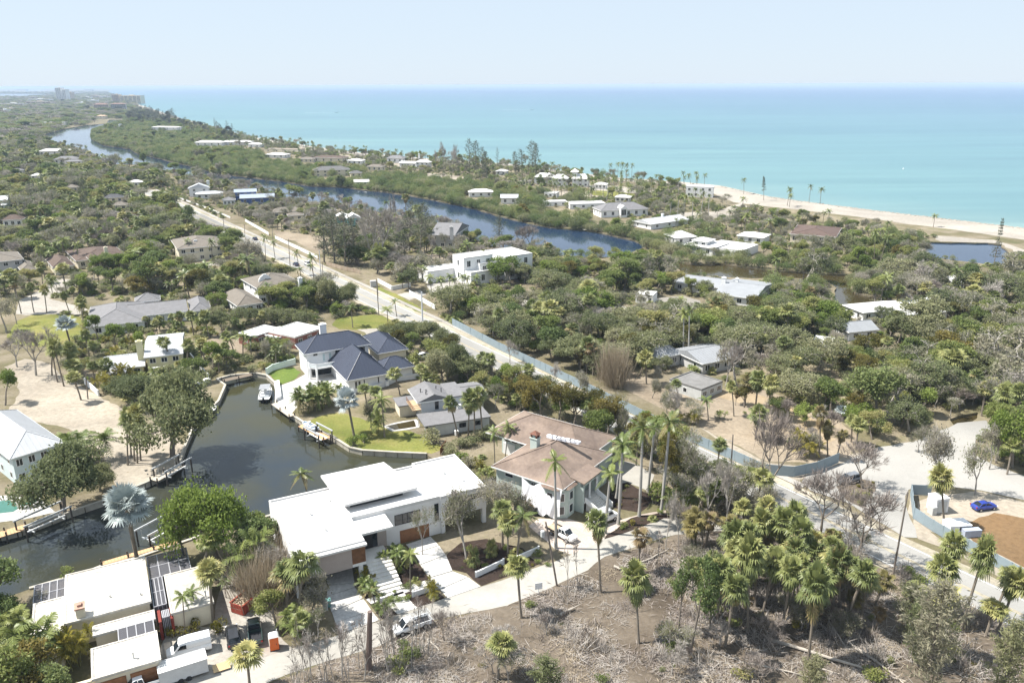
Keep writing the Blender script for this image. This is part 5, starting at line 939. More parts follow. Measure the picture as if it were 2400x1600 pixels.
g = G(2195, 1195); t = thing('storage_unit', 'tall white storage unit inside the blue fence at right', 'storage unit', g, .2); MB().box(-1.3, 1.3, -1.2, 1.2, .1, 2.9).build('body', m_white, t); MB().box(-.9, .9, -1.26, -1.202, .2, 2.5).build('door', m_cond, t); MB().box(-1.36, 1.36, -1.26, 1.26, 2.9, 3.0).build('roof', m_frame, t); MB().box(-2.2, -1.31, -1.6, -.2, 0, 1.6).build('step_box', m_cond, t)
g = G(2245, 1245); t = thing('site_cabin', 'low white site cabin with grey flat box on the dead lawn', 'site cabin', g, .1); MB().box(-2.2, 1.6, -1.0, 1.4, .1, 1.7).build('body', m_white, t); MB().box(-2.3, 1.7, -1.1, 1.5, 1.7, 1.8).build('roof', m_frame, t); MB().box(-.3, 2.8, -2.2, -1.05, .1, 1.4).build('grey_box', M('steel_blue_grey', (.36, .40, .48), .5, .1, 1), t); MB().box(-.5, 1.5, -1.06, -1.003, .9, 1.5).build('window_strip', m_glass, t)
for k, (px, lab) in enumerate((((875, 672), 'grey utility cabinet beside the white wall of the cube villa'), ((763, 1428), 'grey wheeled bin beside the left slab driveway'), ((1070, 1020), 'white electrical box on the canal lawn'), ((770, 1420), 'teal wheeled bin beside the grey bin'))):
    g = G(*px); t = thing('utility_cabinet' if k in (0, 2) else 'wheeled_bin', lab, 'cabinet' if k in (0, 2) else 'bin', g, .3); s = (2.2, 1.5, 2.4) if k == 0 else (.7, .8, 1.1)
    mt = [m_grey_wall, m_cond, m_frame, M('teal_plastic', (.12, .26, .25), .5, .1, 1)][k]; MB().box(-s[0] / 2, s[0] / 2, -s[1] / 2, s[1] / 2, .08, s[2]).build('body', mt, t); MB().box(-s[0] / 2 - .05, s[0] / 2 + .05, -s[1] / 2 - .05, s[1] / 2 + .05, s[2], s[2] + .1).build('lid', mt, t)
    for a in (-1, 1): MB().lathe([(.02, 0), (.12, 0), (.12, .07), (.02, .075)], 8, (a * s[0] * .3, s[1] * .3)).build('foot', m_dark, t)
# swimming pools
m_pool = water_mat('pool_water', [(.3, (.05, .145, .115)), (.7, (.07, .175, .14))], .3, .05, .05, 1.0)
for lab, px, spa in (('kidney shaped green pool with round spa at the left bank', [(-30, 1178), (20, 1172), (52, 1186), (30, 1200), (-30, 1205)], (68, 1181)), ('small murky garden pool beside the grey gabled house', [(905, 998), (970, 985), (975, 1000), (925, 1008)], None)):
    t = thing('swimming_pool', lab, 'pool'); w = rough(W(px), 1.2, .1); c = np.mean(w, axis=0); big = [tuple(c + (np.array(p) - c) * (1 + .9 / max(1, np.linalg.norm(np.array(p) - c)))) for p in w]
    MB().prism(big, .03, .06).build('coping', m_slab, t); MB().prism(w, .05, .075).build('water', m_pool if spa else m_creek, t); KEEP.append(big)
    if spa: g = G(*spa); MB().lathe([(2.0, .02), (2.0, .55), (1.5, .56), (1.5, .4), (.01, .4)], 20, (g[0], g[1])).build('spa', m_slab, t); MB().lathe([(1.45, .405), (1.45, .43), (.01, .431)], 20, (g[0], g[1])).build('spa_water', m_pool, t)
patch('pool_terrace', [(-60, 1165), (30, 1160), (100, 1172), (130, 1200), (60, 1215), (-60, 1230)], .02, m_slab, 3, .2)
# ---- vehicles
m_tyre = M('tyre_rubber', (.025, .025, .027), .8, .1, 2); m_rim = M('wheel_rim', (.45, .46, .48), .35, .1, 2, metal=.6); m_light = M('head_lamp', (.75, .77, .8), .2, .05, 2); m_tail = M('tail_lamp', (.35, .02, .02), .3, .1, 2)
def paint(name, c, rough=.28): m = M(name, c, rough, .04, 1, spec=.6); m.node_tree.nodes['Principled BSDF'].inputs['Coat Weight'].default_value = .5; return m
def loft(sections, inset=.0):
    """sections (x, half width, z low, z high); rounded box-like hull"""
    m = MB(); rows = []
    for x, w, z0, z1 in sections:
        h = z1 - z0; rows.append([(x, -w * .86, z0), (x, -w, z0 + h * .25), (x, -w, z0 + h * .65), (x, -w * .88, z1), (x, 0, z1 + .02), (x, w * .88, z1), (x, w, z0 + h * .65), (x, w, z0 + h * .25), (x, w * .86, z0)])
    n = 9; v = [p for r in rows for p in r]; k = len(rows)
    f = [(i * n + j, i * n + (j + 1) % n, (i + 1) * n + (j + 1) % n, (i + 1) * n + j) for i in range(k - 1) for j in range(n)]
    f += [tuple(range(n - 1, -1, -1)), tuple(range((k - 1) * n, k * n))]; return m.add(v, f)
def vehicle(kind, label, px, head, col, rack=False):
    """head: pixel the front points to"""
    g = G(*px); q = G(*head); ang = math.atan2(q[1] - g[1], q[0] - g[0]); cat = {'car': 'car', 'suv': 'car', 'minivan': 'minivan', 'pickup': 'pickup truck', 'van': 'van', 'flatbed': 'pickup truck'}[kind]
    t = thing({'car': 'car', 'suv': 'sport_utility_vehicle', 'minivan': 'minivan', 'pickup': 'pickup_truck', 'van': 'cargo_van', 'flatbed': 'flatbed_truck'}[kind], label, cat, (g[0], g[1], .06), ang)
    if kind == 'car':
        B = [(-2.3, .75, .35, .82), (-2.15, .88, .28, .98), (-1.2, .92, .25, 1.0), (0, .92, .25, .98), (1.2, .92, .25, .95), (2.0, .86, .28, .82), (2.3, .7, .35, .7)]; C = [(-1.75, .70, .97, 1.02), (-1.1, .70, .97, 1.36), (-.2, .70, .97, 1.42), (.4, .70, .96, 1.36), (1.15, .70, .95, .99)]; roof = (-1.05, .35, .60, 1.40); wb = (-1.4, 1.4); wr = .33
    elif kind in ('suv', 'minivan'):
        B = [(-2.4, .85, .4, 1.05), (-2.3, .93, .32, 1.12), (-1, .96, .3, 1.12), (.6, .96, .3, 1.1), (1.4, .95, .3, 1.05), (2.2, .88, .34, .95), (2.45, .7, .4, .8)]; C = [(-2.3, .78, 1.1, 1.2), (-2.05, .78, 1.1, 1.72), (-.6, .78, 1.1, 1.78), (.5, .78, 1.08, 1.74), (1.5, .76, 1.05, 1.08)]; roof = (-2.05, .45, .68, 1.77); wb = (-1.45, 1.5); wr = .37
    elif kind in ('pickup', 'flatbed'):
        B = [(-.2, .95, .5, 1.15), (.6, .98, .42, 1.15), (1.7, .97, .42, 1.12), (2.5, .92, .45, 1.05), (2.85, .82, .5, .95)]; C = [(-.25, .82, 1.13, 1.2), (-.15, .82, 1.13, 1.85), (.6, .82, 1.13, 1.92), (1.15, .80, 1.12, 1.82), (1.75, .78, 1.1, 1.14)]; roof = (-.12, 1.05, .70, 1.9); wb = (-1.75, 1.8); wr = .4
    else:
        B = [(-2.9, .98, .42, 1.3), (-2.8, 1.0, .35, 1.35), (0, 1.0, .35, 1.35), (1.6, 1.0, .35, 1.3), (2.4, .95, .38, 1.15), (2.9, .82, .45, 1.0)]; C = [(-2.9, .95, 1.3, 2.3), (-2.8, .95, 1.3, 2.42), (0, .95, 1.3, 2.48), (1.1, .92, 1.3, 2.35), (1.9, .88, 1.25, 1.32)]; roof = None; wb = (-1.8, 1.75); wr = .38
    loft(B).build('body', col, t, smooth=False)
    if kind == 'van':
        loft(C).build('cargo_body', col, t); MB().add([(1.16, -.82, 2.26), (1.16, .82, 2.26), (1.93, .8, 1.4), (1.93, -.8, 1.4)], [(0, 3, 2, 1)]).build('windscreen', m_glass, t)
        for s in (-1, 1): MB().add([(.3, s * .97, 1.5), (1.5, s * .935, 1.5), (1.05, s * .935, 2.1), (.3, s * .965, 2.15)], [(0, 1, 2, 3) if s > 0 else (3, 2, 1, 0)]).build('side_window', m_glass, t)
        for s in (-1, 1): MB().box(-2.93, -2.905, s * .08, s * .8, 1.4, 2.1).build('rear_window', m_glass, t)
    else:
        loft(C).build('cabin_glass', m_glass, t); x0, x1, w, z = roof
        MB().add([(x0, -w, z), (x1, -w, z - .04), (x1, w, z - .04), (x0, w, z), (x0 + .05, -w * .9, z + .06), (x1 - .08, -w * .9, z + .03), (x1 - .08, w * .9, z + .03), (x0 + .05, w * .9, z + .06)], [(0, 1, 5, 4), (1, 2, 6, 5), (2, 3, 7, 6), (3, 0, 4, 7), (4, 5, 6, 7)]).build('roof', col, t)
        pl = MB()
        for s in (-1, 1): pl.bar((x0, s * w * 1.08, z - .02), (C[0][0], s * .8, C[0][2]), .09).bar((x1, s * w * 1.08, z - .05), (C[-1][0], s * .8, C[-1][2]), .08).bar(((x0 + x1) / 2, s * (w + .09), z - .02), ((x0 + x1) / 2, s * .82, C[1][2]), .09)
        pl.build('pillars', col, t)
    if kind == 'pickup':
        b_ = MB().box(-2.9, -.25, -.95, -.85, .55, 1.2).box(-2.9, -.25, .85, .95, .55, 1.2).box(-2.95, -2.85, -.85, .85, .55, 1.18); b_.build('cargo_bed', col, t); MB().box(-2.85, -.25, -.85, .85, .55, .68).build('bed_floor', m_dark, t)
    if kind == 'flatbed':
        MB().box(-3.1, -.3, -1.1, 1.1, .85, .98).build('flat_deck', M('tan_load', (.48, .38, .25), .8, .15, 1), t); MB().box(-3.1, -.35, -1.12, -1.05, .95, 1.25).box(-3.1, -.35, 1.05, 1.12, .95, 1.25).box(-.42, -.3, -1.1, 1.1, .98, 1.7).build('deck_rail', m_dark, t); MB().box(-3, 0, -.4, .4, .45, .85).build('chassis', m_dark, t)
    for x in wb:
        for s in (-1, 1):
            y = s * (B[2][1] - .06); tw = MB(); n = 14
            ring = [(math.cos(2 * math.pi * j / n) * wr, math.sin(2 * math.pi * j / n) * wr) for j in range(n)]
            tw.add([(a, -.12, b) for a, b in ring] + [(a, .12, b) for a, b in ring], [(j, n + j, n + (j + 1) % n, (j + 1) % n) for j in range(n)] + [tuple(range(n)), tuple(range(2 * n - 1, n - 1, -1))])
            o = tw.build('wheel', m_tyre, t, (x, y, wr)); rr_ = MB().add([(a * .6, s * .125, b * .6) for a, b in ring] + [(0, s * .14, 0)], [(j, (j + 1) % n, n) if s < 0 else ((j + 1) % n, j, n) for j in range(n)]); rr_.build('rim', m_rim, o)
    for s in (-1, 1):
        MB().cbox((B[-2][0] + .1, s * B[-2][1] * .8, B[-2][2] + (B[-2][3] - B[-2][2]) * .72), (.25, .32, .16), s * -.5).build('headlight', m_light, t); MB().cbox((B[0][0] if kind not in ('pickup', 'flatbed') else -2.96, s * .78, .9), (.08, .22, .25)).build('tail_light', m_tail, t)
    if rack:
        h = 2.55 if kind == 'van' else 2.1; r_ = MB(); a0, a1 = (-2.7, .9) if kind == 'van' else (-2.8, .6)
        for y in (-.7, -.35, 0, .35, .7): r_.bar((a0, y, h), (a1, y, h), .05)
        for x in np.linspace(a0, a1, 7): r_.bar((x, -.75, h), (x, .75, h), .05)
        for x in (a0 + .1, a1 - .1):
            for y in (-.75, .75): r_.bar((x, y, 1.2), (x, y, h), .05)
        r_.build('ladder_rack', m_alu, t)
    return t
p_white = paint('white_car_paint', (.78, .79, .80)); p_blue = paint('deep_blue_paint', (.02, .045, .30)); p_silver = paint('silver_paint', (.16, .17, .185)); p_black = paint('black_paint', (.022, .022, .026)); p_green = paint('dark_green_paint', (.03, .055, .05)); p_navy = paint('dark_blue_paint', (.03, .04, .085))
vehicle('car', 'deep blue sports coupe parked on the white sand lot', (2305, 1192), (2400, 1180), p_blue); vehicle('minivan', 'silver minivan parked on the junction beside bare trees', (1988, 1130), (1900, 1150), p_silver)
vehicle('van', 'white service van with roof racks parked before the villa steps', (1415, 1222), (1490, 1192), p_white, True); vehicle('flatbed', 'white flatbed pickup parked on the pink pavers', (1318, 1258), (1370, 1285), p_white)
vehicle('pickup', 'white pickup with ladder rack on the lane behind bare branches', (965, 1474), (890, 1500), p_white, True); vehicle('van', 'white cargo van parked beside the ranch house garage', (445, 1530), (390, 1545), p_white)
vehicle('suv', 'black sport utility car beside the green pickup', (548, 1500), (540, 1460), p_black); vehicle('pickup', 'dark green pickup truck beside the orange toilet', (598, 1488), (592, 1440), p_green); vehicle('pickup', 'white pickup at the bottom edge before the garage doors', (335, 1612), (280, 1630), p_white)
vehicle('car', 'dark blue car driving on the main road', (694, 622), (640, 590), p_navy); vehicle('suv', 'white car following the blue one on the main road', (722, 622), (770, 648), p_white); vehicle('suv', 'white car half hidden by trees right of the navy roofed house', (992, 840), (1010, 834), p_white); vehicle('car', 'dark car far up the main road', (598, 562), (560, 538), p_navy)
# grey enclosed trailer with roof rack
g = G(432, 1585); t = thing('enclosed_trailer', 'grey enclosed trailer with roof ladder rack in front of the white cargo van', 'trailer', g, math.atan2(G(490, 1560)[1] - G(380, 1595)[1], G(490, 1560)[0] - G(380, 1595)[0])); MB().box(-3.0, 3.0, -1.1, 1.1, .5, 2.5).build('box', M('trailer_grey', (.50, .51, .52), .5, .08, 1), t); MB().box(-3.05, 3.05, -1.15, 1.15, 2.5, 2.58).build('roof', m_frame, t)
r_ = MB()
for y in (-.9, -.45, 0, .45, .9): r_.bar((-2.8, y, 2.85), (2.8, y, 2.85), .06)
for x in np.linspace(-2.8, 2.8, 9): r_.bar((x, -.95, 2.85), (x, .95, 2.85), .06)
for x in (-2.6, 2.6):
    for y in (-.95, .95): r_.bar((x, y, 2.5), (x, y, 2.85), .06)
r_.build('ladder_rack', m_alu, t); MB().box(-3.03, -3.001, -.9, .9, .6, 2.4).build('rear_door', m_cond, t)
for x in (-.5, .5):
    for s in (-1, 1): MB().tube([(x, s * .98, .36), (x, s * 1.18, .36)], .36, 12).build('wheel', m_tyre, t)
# people at work: none stand in the open, the sheet of plywood leans on the yard
g = G(520, 1568); tag(MB().cbox((0, 0, .5), (2.2, 1.2, .05), .3, .35).build('plywood_sheet', M('fresh_plywood', (.55, .40, .22), .75, .1, 1), None, g, .2), 'tan plywood sheet lying beside the grey trailer', 'plywood')
# ================================================================== vegetation: a few models of each kind, then every tree its own object
def leaf_mat(name, stops, trans=.45, rough=.6):
    m, nt, b = new_mat(name); b.inputs['Roughness'].default_value = rough; b.inputs['Specular IOR Level'].default_value = .25
    at = nt.nodes.new('ShaderNodeAttribute'); at.attribute_name = 'tint'; oi = nt.nodes.new('ShaderNodeObjectInfo')
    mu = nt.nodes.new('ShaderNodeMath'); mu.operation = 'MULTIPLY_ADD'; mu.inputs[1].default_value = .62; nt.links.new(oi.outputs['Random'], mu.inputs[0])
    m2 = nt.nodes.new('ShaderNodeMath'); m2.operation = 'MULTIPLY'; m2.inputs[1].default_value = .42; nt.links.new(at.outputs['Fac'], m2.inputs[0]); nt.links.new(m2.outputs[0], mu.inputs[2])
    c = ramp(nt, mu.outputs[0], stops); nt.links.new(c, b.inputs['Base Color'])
    tr = nt.nodes.new('ShaderNodeBsdfTranslucent'); nt.links.new(c, tr.inputs['Color']); mx = nt.nodes.new('ShaderNodeMixShader'); mx.inputs[0].default_value = trans
    nt.links.new(b.outputs[0], mx.inputs[1]); nt.links.new(tr.outputs[0], mx.inputs[2]); nt.links.new(mx.outputs[0], nt.nodes['Material Output'].inputs['Surface']); return m
lm_green = leaf_mat('broadleaf_leaves', [(0.1, (0.089, 0.123, 0.04)), (0.35, (0.159, 0.204, 0.06)), (0.6, (0.24, 0.268, 0.084)), (0.8, (0.318, 0.312, 0.123)), (0.97, (0.363, 0.304, 0.145))])
lm_oak = leaf_mat('oak_leaves', [(0.1, (0.091, 0.116, 0.053)), (0.4, (0.172, 0.194, 0.091)), (0.7, (0.256, 0.265, 0.136)), (0.95, (0.341, 0.325, 0.201))])
lm_grey = leaf_mat('sparse_grey_leaves', [(0.1, (0.146, 0.153, 0.086)), (0.4, (0.219, 0.219, 0.14)), (0.7, (0.304, 0.286, 0.201)), (0.95, (0.353, 0.323, 0.255))])
lm_bright = leaf_mat('bright_leaves', [(0.1, (0.112, 0.161, 0.033)), (0.5, (0.189, 0.251, 0.055)), (0.9, (0.265, 0.314, 0.084))])
lm_mang = leaf_mat('mangrove_leaves', [(0.1, (0.082, 0.117, 0.041)), (0.4, (0.141, 0.19, 0.067)), (0.7, (0.216, 0.253, 0.096)), (0.95, (0.282, 0.282, 0.127))])
lm_pine = leaf_mat('pine_needles', [(.1, (.05, .062, .036)), (.5, (.095, .11, .065)), (.9, (.145, .155, .095))], .15)
lm_sabal = leaf_mat('fan_palm_leaves', [(0.05, (0.329, 0.241, 0.132)), (0.18, (0.289, 0.239, 0.111)), (0.24, (0.112, 0.138, 0.053)), (0.5, (0.181, 0.206, 0.073)), (0.8, (0.277, 0.277, 0.106)), (0.98, (0.372, 0.334, 0.13))], .2, .45)
lm_sabal_dry = leaf_mat('dying_fan_palm_leaves', [(.1, (.24, .165, .08)), (.35, (.19, .14, .075)), (.6, (.145, .13, .05)), (.9, (.20, .165, .06))], .2, .55)
lm_coco = leaf_mat('feather_palm_leaves', [(0.05, (0.246, 0.192, 0.093)), (0.16, (0.209, 0.197, 0.074)), (0.25, (0.093, 0.123, 0.039)), (0.55, (0.148, 0.185, 0.056)), (0.9, (0.234, 0.253, 0.081))], .2, .4)
lm_silver = leaf_mat('silver_palm_leaves', [(.1, (.24, .28, .27)), (.5, (.34, .38, .38)), (.9, (.44, .48, .48))], .12, .4)
lm_yellow = leaf_mat('yellow_green_leaves', [(.1, (.13, .12, .02)), (.5, (.22, .20, .035)), (.9, (.30, .26, .05))]); lm_olive = leaf_mat('rusty_olive_leaves', [(0.1, (0.078, 0.078, 0.023)), (0.5, (0.152, 0.139, 0.036)), (0.9, (0.215, 0.177, 0.051))])
lm_dry = leaf_mat('dry_grass', [(.1, (.26, .21, .145)), (.5, (.34, .28, .20)), (.9, (.42, .355, .265))], .2); lm_twig = leaf_mat('grey_twigs', [(0.1, (0.24, 0.209, 0.184)), (0.5, (0.329, 0.298, 0.266)), (0.9, (0.417, 0.386, 0.354))], .05); lm_twig_brown = leaf_mat('brown_twigs', [(.1, (.17, .14, .122)), (.5, (.235, .20, .178)), (.9, (.30, .265, .24))], .05)
m_bark = M('grey_bark', (.22, .19, .16), .9, .25, 1.2); m_bark2 = M('pale_bark', (.33, .305, .275), .9, .2, 1.0); m_palmtrunk = M('palm_trunk', (.21, .18, .145), .9, .2, 1.5); m_royal = M('royal_palm_trunk', (.36, .345, .32), .8, .12, .8); m_shaft = M('green_crownshaft', (.13, .21, .04), .5, .15, 1)
class Arr:
    """many small faces: quads with a tint"""
    def __init__(s): s.V = []; s.Fq = []; s.T = []; s.n = 0
    def quads(s, v, t):       # v (N,4,3)
        N = len(v)
        if not N: return s
        s.V.append(v.reshape(-1, 3)); s.Fq.append(np.arange(N * 4).reshape(-1, 4) + s.n); s.T.append(np.broadcast_to(t, (N,)).astype(float)); s.n += N * 4; return s
    def tubes(s, segs, k=4):   # segs rows: p0(3) p1(3) r0 r1
        S = np.asarray(segs, float)
        if not len(S): return s
        p0, p1, r0, r1 = S[:, :3], S[:, 3:6], S[:, 6:7], S[:, 7:8]; d = p1 - p0; d /= np.linalg.norm(d, axis=1, keepdims=True) + 1e-9
        ref = np.where(np.abs(d[:, 2:3]) < .9, [[0, 0, 1.]], [[1., 0, 0]]); u = np.cross(d, ref); u /= np.linalg.norm(u, axis=1, keepdims=True); w = np.cross(d, u); q = []
        for j in range(k):
            a, b = 2 * math.pi * j / k, 2 * math.pi * (j + 1) / k; A = u * math.cos(a) + w * math.sin(a); B = u * math.cos(b) + w * math.sin(b)
            q.append(np.stack([p0 + A * r0, p0 + B * r0, p1 + B * r1, p1 + A * r1], 1))
        return s.quads(np.concatenate(q), .5)
    def mesh(s, name, mat, others=()):
        arrs = [s] + [o for o, m in others]; V = np.concatenate([np.concatenate(a.V) for a in arrs]); off = 0; Fs = []; T = []; MI = []
        for i, a in enumerate(arrs):
            f = np.concatenate(a.Fq) + off; Fs.append(f); T.append(np.concatenate(a.T)); MI.append(np.full(len(f), i)); off += a.n
        Fq = np.concatenate(Fs); T = np.concatenate(T); MI = np.concatenate(MI); me = bpy.data.meshes.new(name); n = len(Fq)
        me.vertices.add(len(V)); me.vertices.foreach_set('co', V.astype(np.float32).ravel()); me.loops.add(n * 4); me.loops.foreach_set('vertex_index', Fq.astype(np.int32).ravel()); me.polygons.add(n); me.polygons.foreach_set('loop_start', (np.arange(n) * 4).astype(np.int32))
        me.update(calc_edges=True)
        for m in [mat] + [m for o, m in others]: me.materials.append(m)
        me.polygons.foreach_set('material_index', MI.astype(np.int32)); at = me.attributes.new('tint', 'FLOAT', 'FACE'); at.data.foreach_set('value', T.astype(np.float32)); me.update(); return me
def unit(v): return v / (np.linalg.norm(v, axis=-1, keepdims=True) + 1e-9)
def cards(c, L, w, rg, up=.6, dirn=None, dvar=1.0):
    """diamond leaves of length L, width w at centres c"""
    N = len(c); d = rg.normal(size=(N, 3)) * dvar
    if dirn is not None: d = d + dirn
    d = unit(d); n = rg.normal(size=(N, 3)); n[:, 2] += up * 2; s = unit(np.cross(d, n)); L = np.broadcast_to(L, (N,))[:, None] * rg.uniform(.7, 1.3, (N, 1)); w = np.broadcast_to(w, (N,))[:, None] * rg.uniform(.7, 1.3, (N, 1))
    return np.stack([c - d * L / 2, c + s * w / 2, c + d * L / 2, c - s * w / 2], 1)
def skeleton(rg, h, spread, depth=4, r0=.25, first=.35, nk=(2, 4), ang=(.35, .8), shrink=.68, up=.25, lean=0.0):
    segs = []; tips = []
    def grow(p, d, L, r, k):
        n = 2 if k < depth else 3; q = p
        for i in range(n):
            d = unit(d + rg.normal(size=3) * .13 + np.array([0, 0, up * .12])); p2 = q + d * L / n; segs.append([*q, *p2, r * (1 - .35 * i / n), r * (1 - .35 * (i + 1) / n)]); q = p2
        if k == 0: tips.append((q, d)); return
        m = rg.integers(nk[0], nk[1] + 1)
        for j in range(m):
            a = rg.uniform(*ang) * (1.0 if k < depth else .9); az = 2 * math.pi * (j + rg.uniform(-.3, .3)) / m; u = unit(np.cross(d, [0.3, .2, 1.0])); w = np.cross(d, u)
            nd = unit(d * math.cos(a) + (u * math.cos(az) + w * math.sin(az)) * math.sin(a) * spread + np.array([0, 0, up * .3])); grow(q, nd, L * shrink * rg.uniform(.8, 1.2), r * .62, k - 1)
            if k <= depth - 1 and rg.random() < .3: tips.append((q, d))
    grow(np.array([0, 0, -.2]), unit(np.array([lean, 0, 1.0])), h * first, r0, depth); return np.array(segs), tips
def norm_scale(segs, tips, h, rad):
    P = np.array([t[0] for t in tips]); top = P[:, 2].max(); sp = np.percentile(np.hypot(P[:, 0], P[:, 1]), 92); f = np.array([rad * .85 / max(sp, .1), rad * .85 / max(sp, .1), h * .93 / top])
    segs[:, :3] *= f; segs[:, 3:6] *= f; return segs, [(t[0] * f, t[1]) for t in tips]
def broadleaf(seed, h, rad, leaf=.42, per=34, clump=1.0, spread=1.1, depth=4, r0=.25, lmat=None, ang=(.35, .85), up=.25, fill=1.0, bark=None, first=.33, lean=0.0, drape=0.0):
    rg = np.random.default_rng(seed); segs, tips = skeleton(rg, h, spread, depth, r0, ang=ang, up=up, first=first, lean=lean); segs, tips = norm_scale(segs, tips, h, rad)
    tr = Arr().tubes(segs, 5); cr = Arr()
    for p, d in tips:
        if rg.random() > fill: continue
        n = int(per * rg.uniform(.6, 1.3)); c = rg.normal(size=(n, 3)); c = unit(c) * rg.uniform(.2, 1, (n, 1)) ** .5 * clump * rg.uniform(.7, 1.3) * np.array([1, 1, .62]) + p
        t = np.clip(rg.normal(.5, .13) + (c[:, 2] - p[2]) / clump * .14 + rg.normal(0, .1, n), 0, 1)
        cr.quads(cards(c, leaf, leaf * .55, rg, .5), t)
    return dict(trunk=tr, crown=cr, bark=bark or m_bark, leaf=lmat or lm_green, h=h, rad=rad)
def bare(seed, h, rad, depth=5, r0=.2, twigs=7, lmat=None, ang=(.3, .7), bark=None, up=.35, leaves=0, leafm=None, first=.3, tl=.55, nk=(2, 3)):
    rg = np.random.default_rng(seed); segs, tips = skeleton(rg, h, 1.0, depth, r0, ang=ang, up=up, first=first, nk=nk); segs, tips = norm_scale(segs, tips, h, rad)
    tr = Arr().tubes(segs, 4); cr = Arr(); P = np.array([t[0] for t in tips]); D = np.array([t[1] for t in tips])
    c = np.repeat(P, twigs, 0); d = unit(np.repeat(D, twigs, 0) + rg.normal(size=c.shape) * .6 + [0, 0, .25]); L = rg.uniform(.5, 1.2, len(c)) * tl * 2
    c = c + d * L[:, None] * .45; cr.quads(cards(c, L, .055, rg, 0, d * 8, 1.0), np.clip(rg.normal(.5, .2, len(c)), 0, 1))
    dct = dict(trunk=tr, crown=cr, bark=bark or m_bark2, leaf=lmat or lm_twig, h=h, rad=rad)
    if leaves:
        lv = Arr(); c = np.repeat(P[rg.random(len(P)) < .75], leaves, 0); c = c + rg.normal(size=c.shape) * .45; lv.quads(cards(c, .3, .16, rg, .4), np.clip(rg.normal(.5, .22, len(c)), 0, 1)); dct['extra'] = lv; dct['extram'] = leafm or lm_grey
    return dct
def fan_palm(seed, h, r=1.08, n=26, lmat=None, dead=7, skirt=0, trunk_r=.17, lean=.0, nl=14, drp=.6, leafw=.19, tints=(.3, .95), stiff=.0):
    rg = np.random.default_rng(seed); az = rg.uniform(0, 6.28); path = [np.array([math.cos(az) * lean * (t / 5) ** 1.6, math.sin(az) * lean * (t / 5) ** 1.6, h * t / 5 - (.2 if t == 0 else 0)]) for t in range(6)]
    tr = Arr().tubes([[*path[i], *path[i + 1], trunk_r * (1.25 if i == 0 else 1), trunk_r] for i in range(5)], 7); top = path[-1]; cr = Arr()
    def frond(az, el, pet, R, tint, droop):
        d = np.array([math.cos(az) * math.cos(el), math.sin(az) * math.cos(el), math.sin(el)]); side = np.array([-math.sin(az), math.cos(az), 0]); hub = top + d * pet + np.array([0, 0, -pet * pet * .06 * droop]); nrm = np.cross(d, side)
        cr.tubes([[*top, *hub, .035, .02]], 3)
        a = np.linspace(-2.1, 2.1, nl) + rg.normal(0, .05, nl); l = R * (.72 + .28 * np.cos(a * .62)) * rg.uniform(.9, 1.08, nl)
        ld = d[None] * np.cos(a)[:, None] + side[None] * np.sin(a)[:, None]; sd = unit(np.cross(ld, np.broadcast_to(nrm, ld.shape))); w = leafw * R
        mid = hub + ld * (l * .55)[:, None] + nrm * .08 * np.abs(a)[:, None]; tip = hub + ld * l[:, None] + np.array([0, 0, -1.0]) * (droop * .42 * l * (.6 + .4 * np.abs(a)))[:, None]
        cr.quads(np.stack([np.broadcast_to(hub, mid.shape), mid + sd * w * .5, mid + sd * w * .5, mid - sd * w * .5], 1) if 0 else np.stack([np.broadcast_to(hub, mid.shape) - sd * .02, np.broadcast_to(hub, mid.shape) + sd * .02, mid + sd * w * .5, mid - sd * w * .5], 1), tint + rg.normal(0, .05, nl))
        cr.quads(np.stack([mid - sd * w * .5, mid + sd * w * .5, tip + sd * .015, tip - sd * .015], 1), tint + rg.normal(0, .06, nl))
    for k in range(n):
        t = k / n; frond(k * 2.4 + rg.uniform(-.3, .3), 1.35 - 1.75 * t ** .85 + rg.normal(0, .1), r * rg.uniform(.75, 1.1), r * rg.uniform(.82, 1.08), rg.uniform(*tints) - .12 * (t > .8), drp + .4 * t - stiff)
    for k in range(dead): frond(rg.uniform(0, 6.28), rg.uniform(-1.35, -.75), r * .75, r * .8, rg.uniform(.0, .2), .5)
    if skirt:
        for k in range(skirt): frond(rg.uniform(0, 6.28), rg.uniform(-1.5, -1.2), r * rg.uniform(.7, 1.5), r * .7, rg.uniform(0, .15), .3)
    return dict(trunk=tr, crown=cr, bark=m_palmtrunk, leaf=lmat or lm_sabal, h=h + r * .6, rad=r * 1.7)
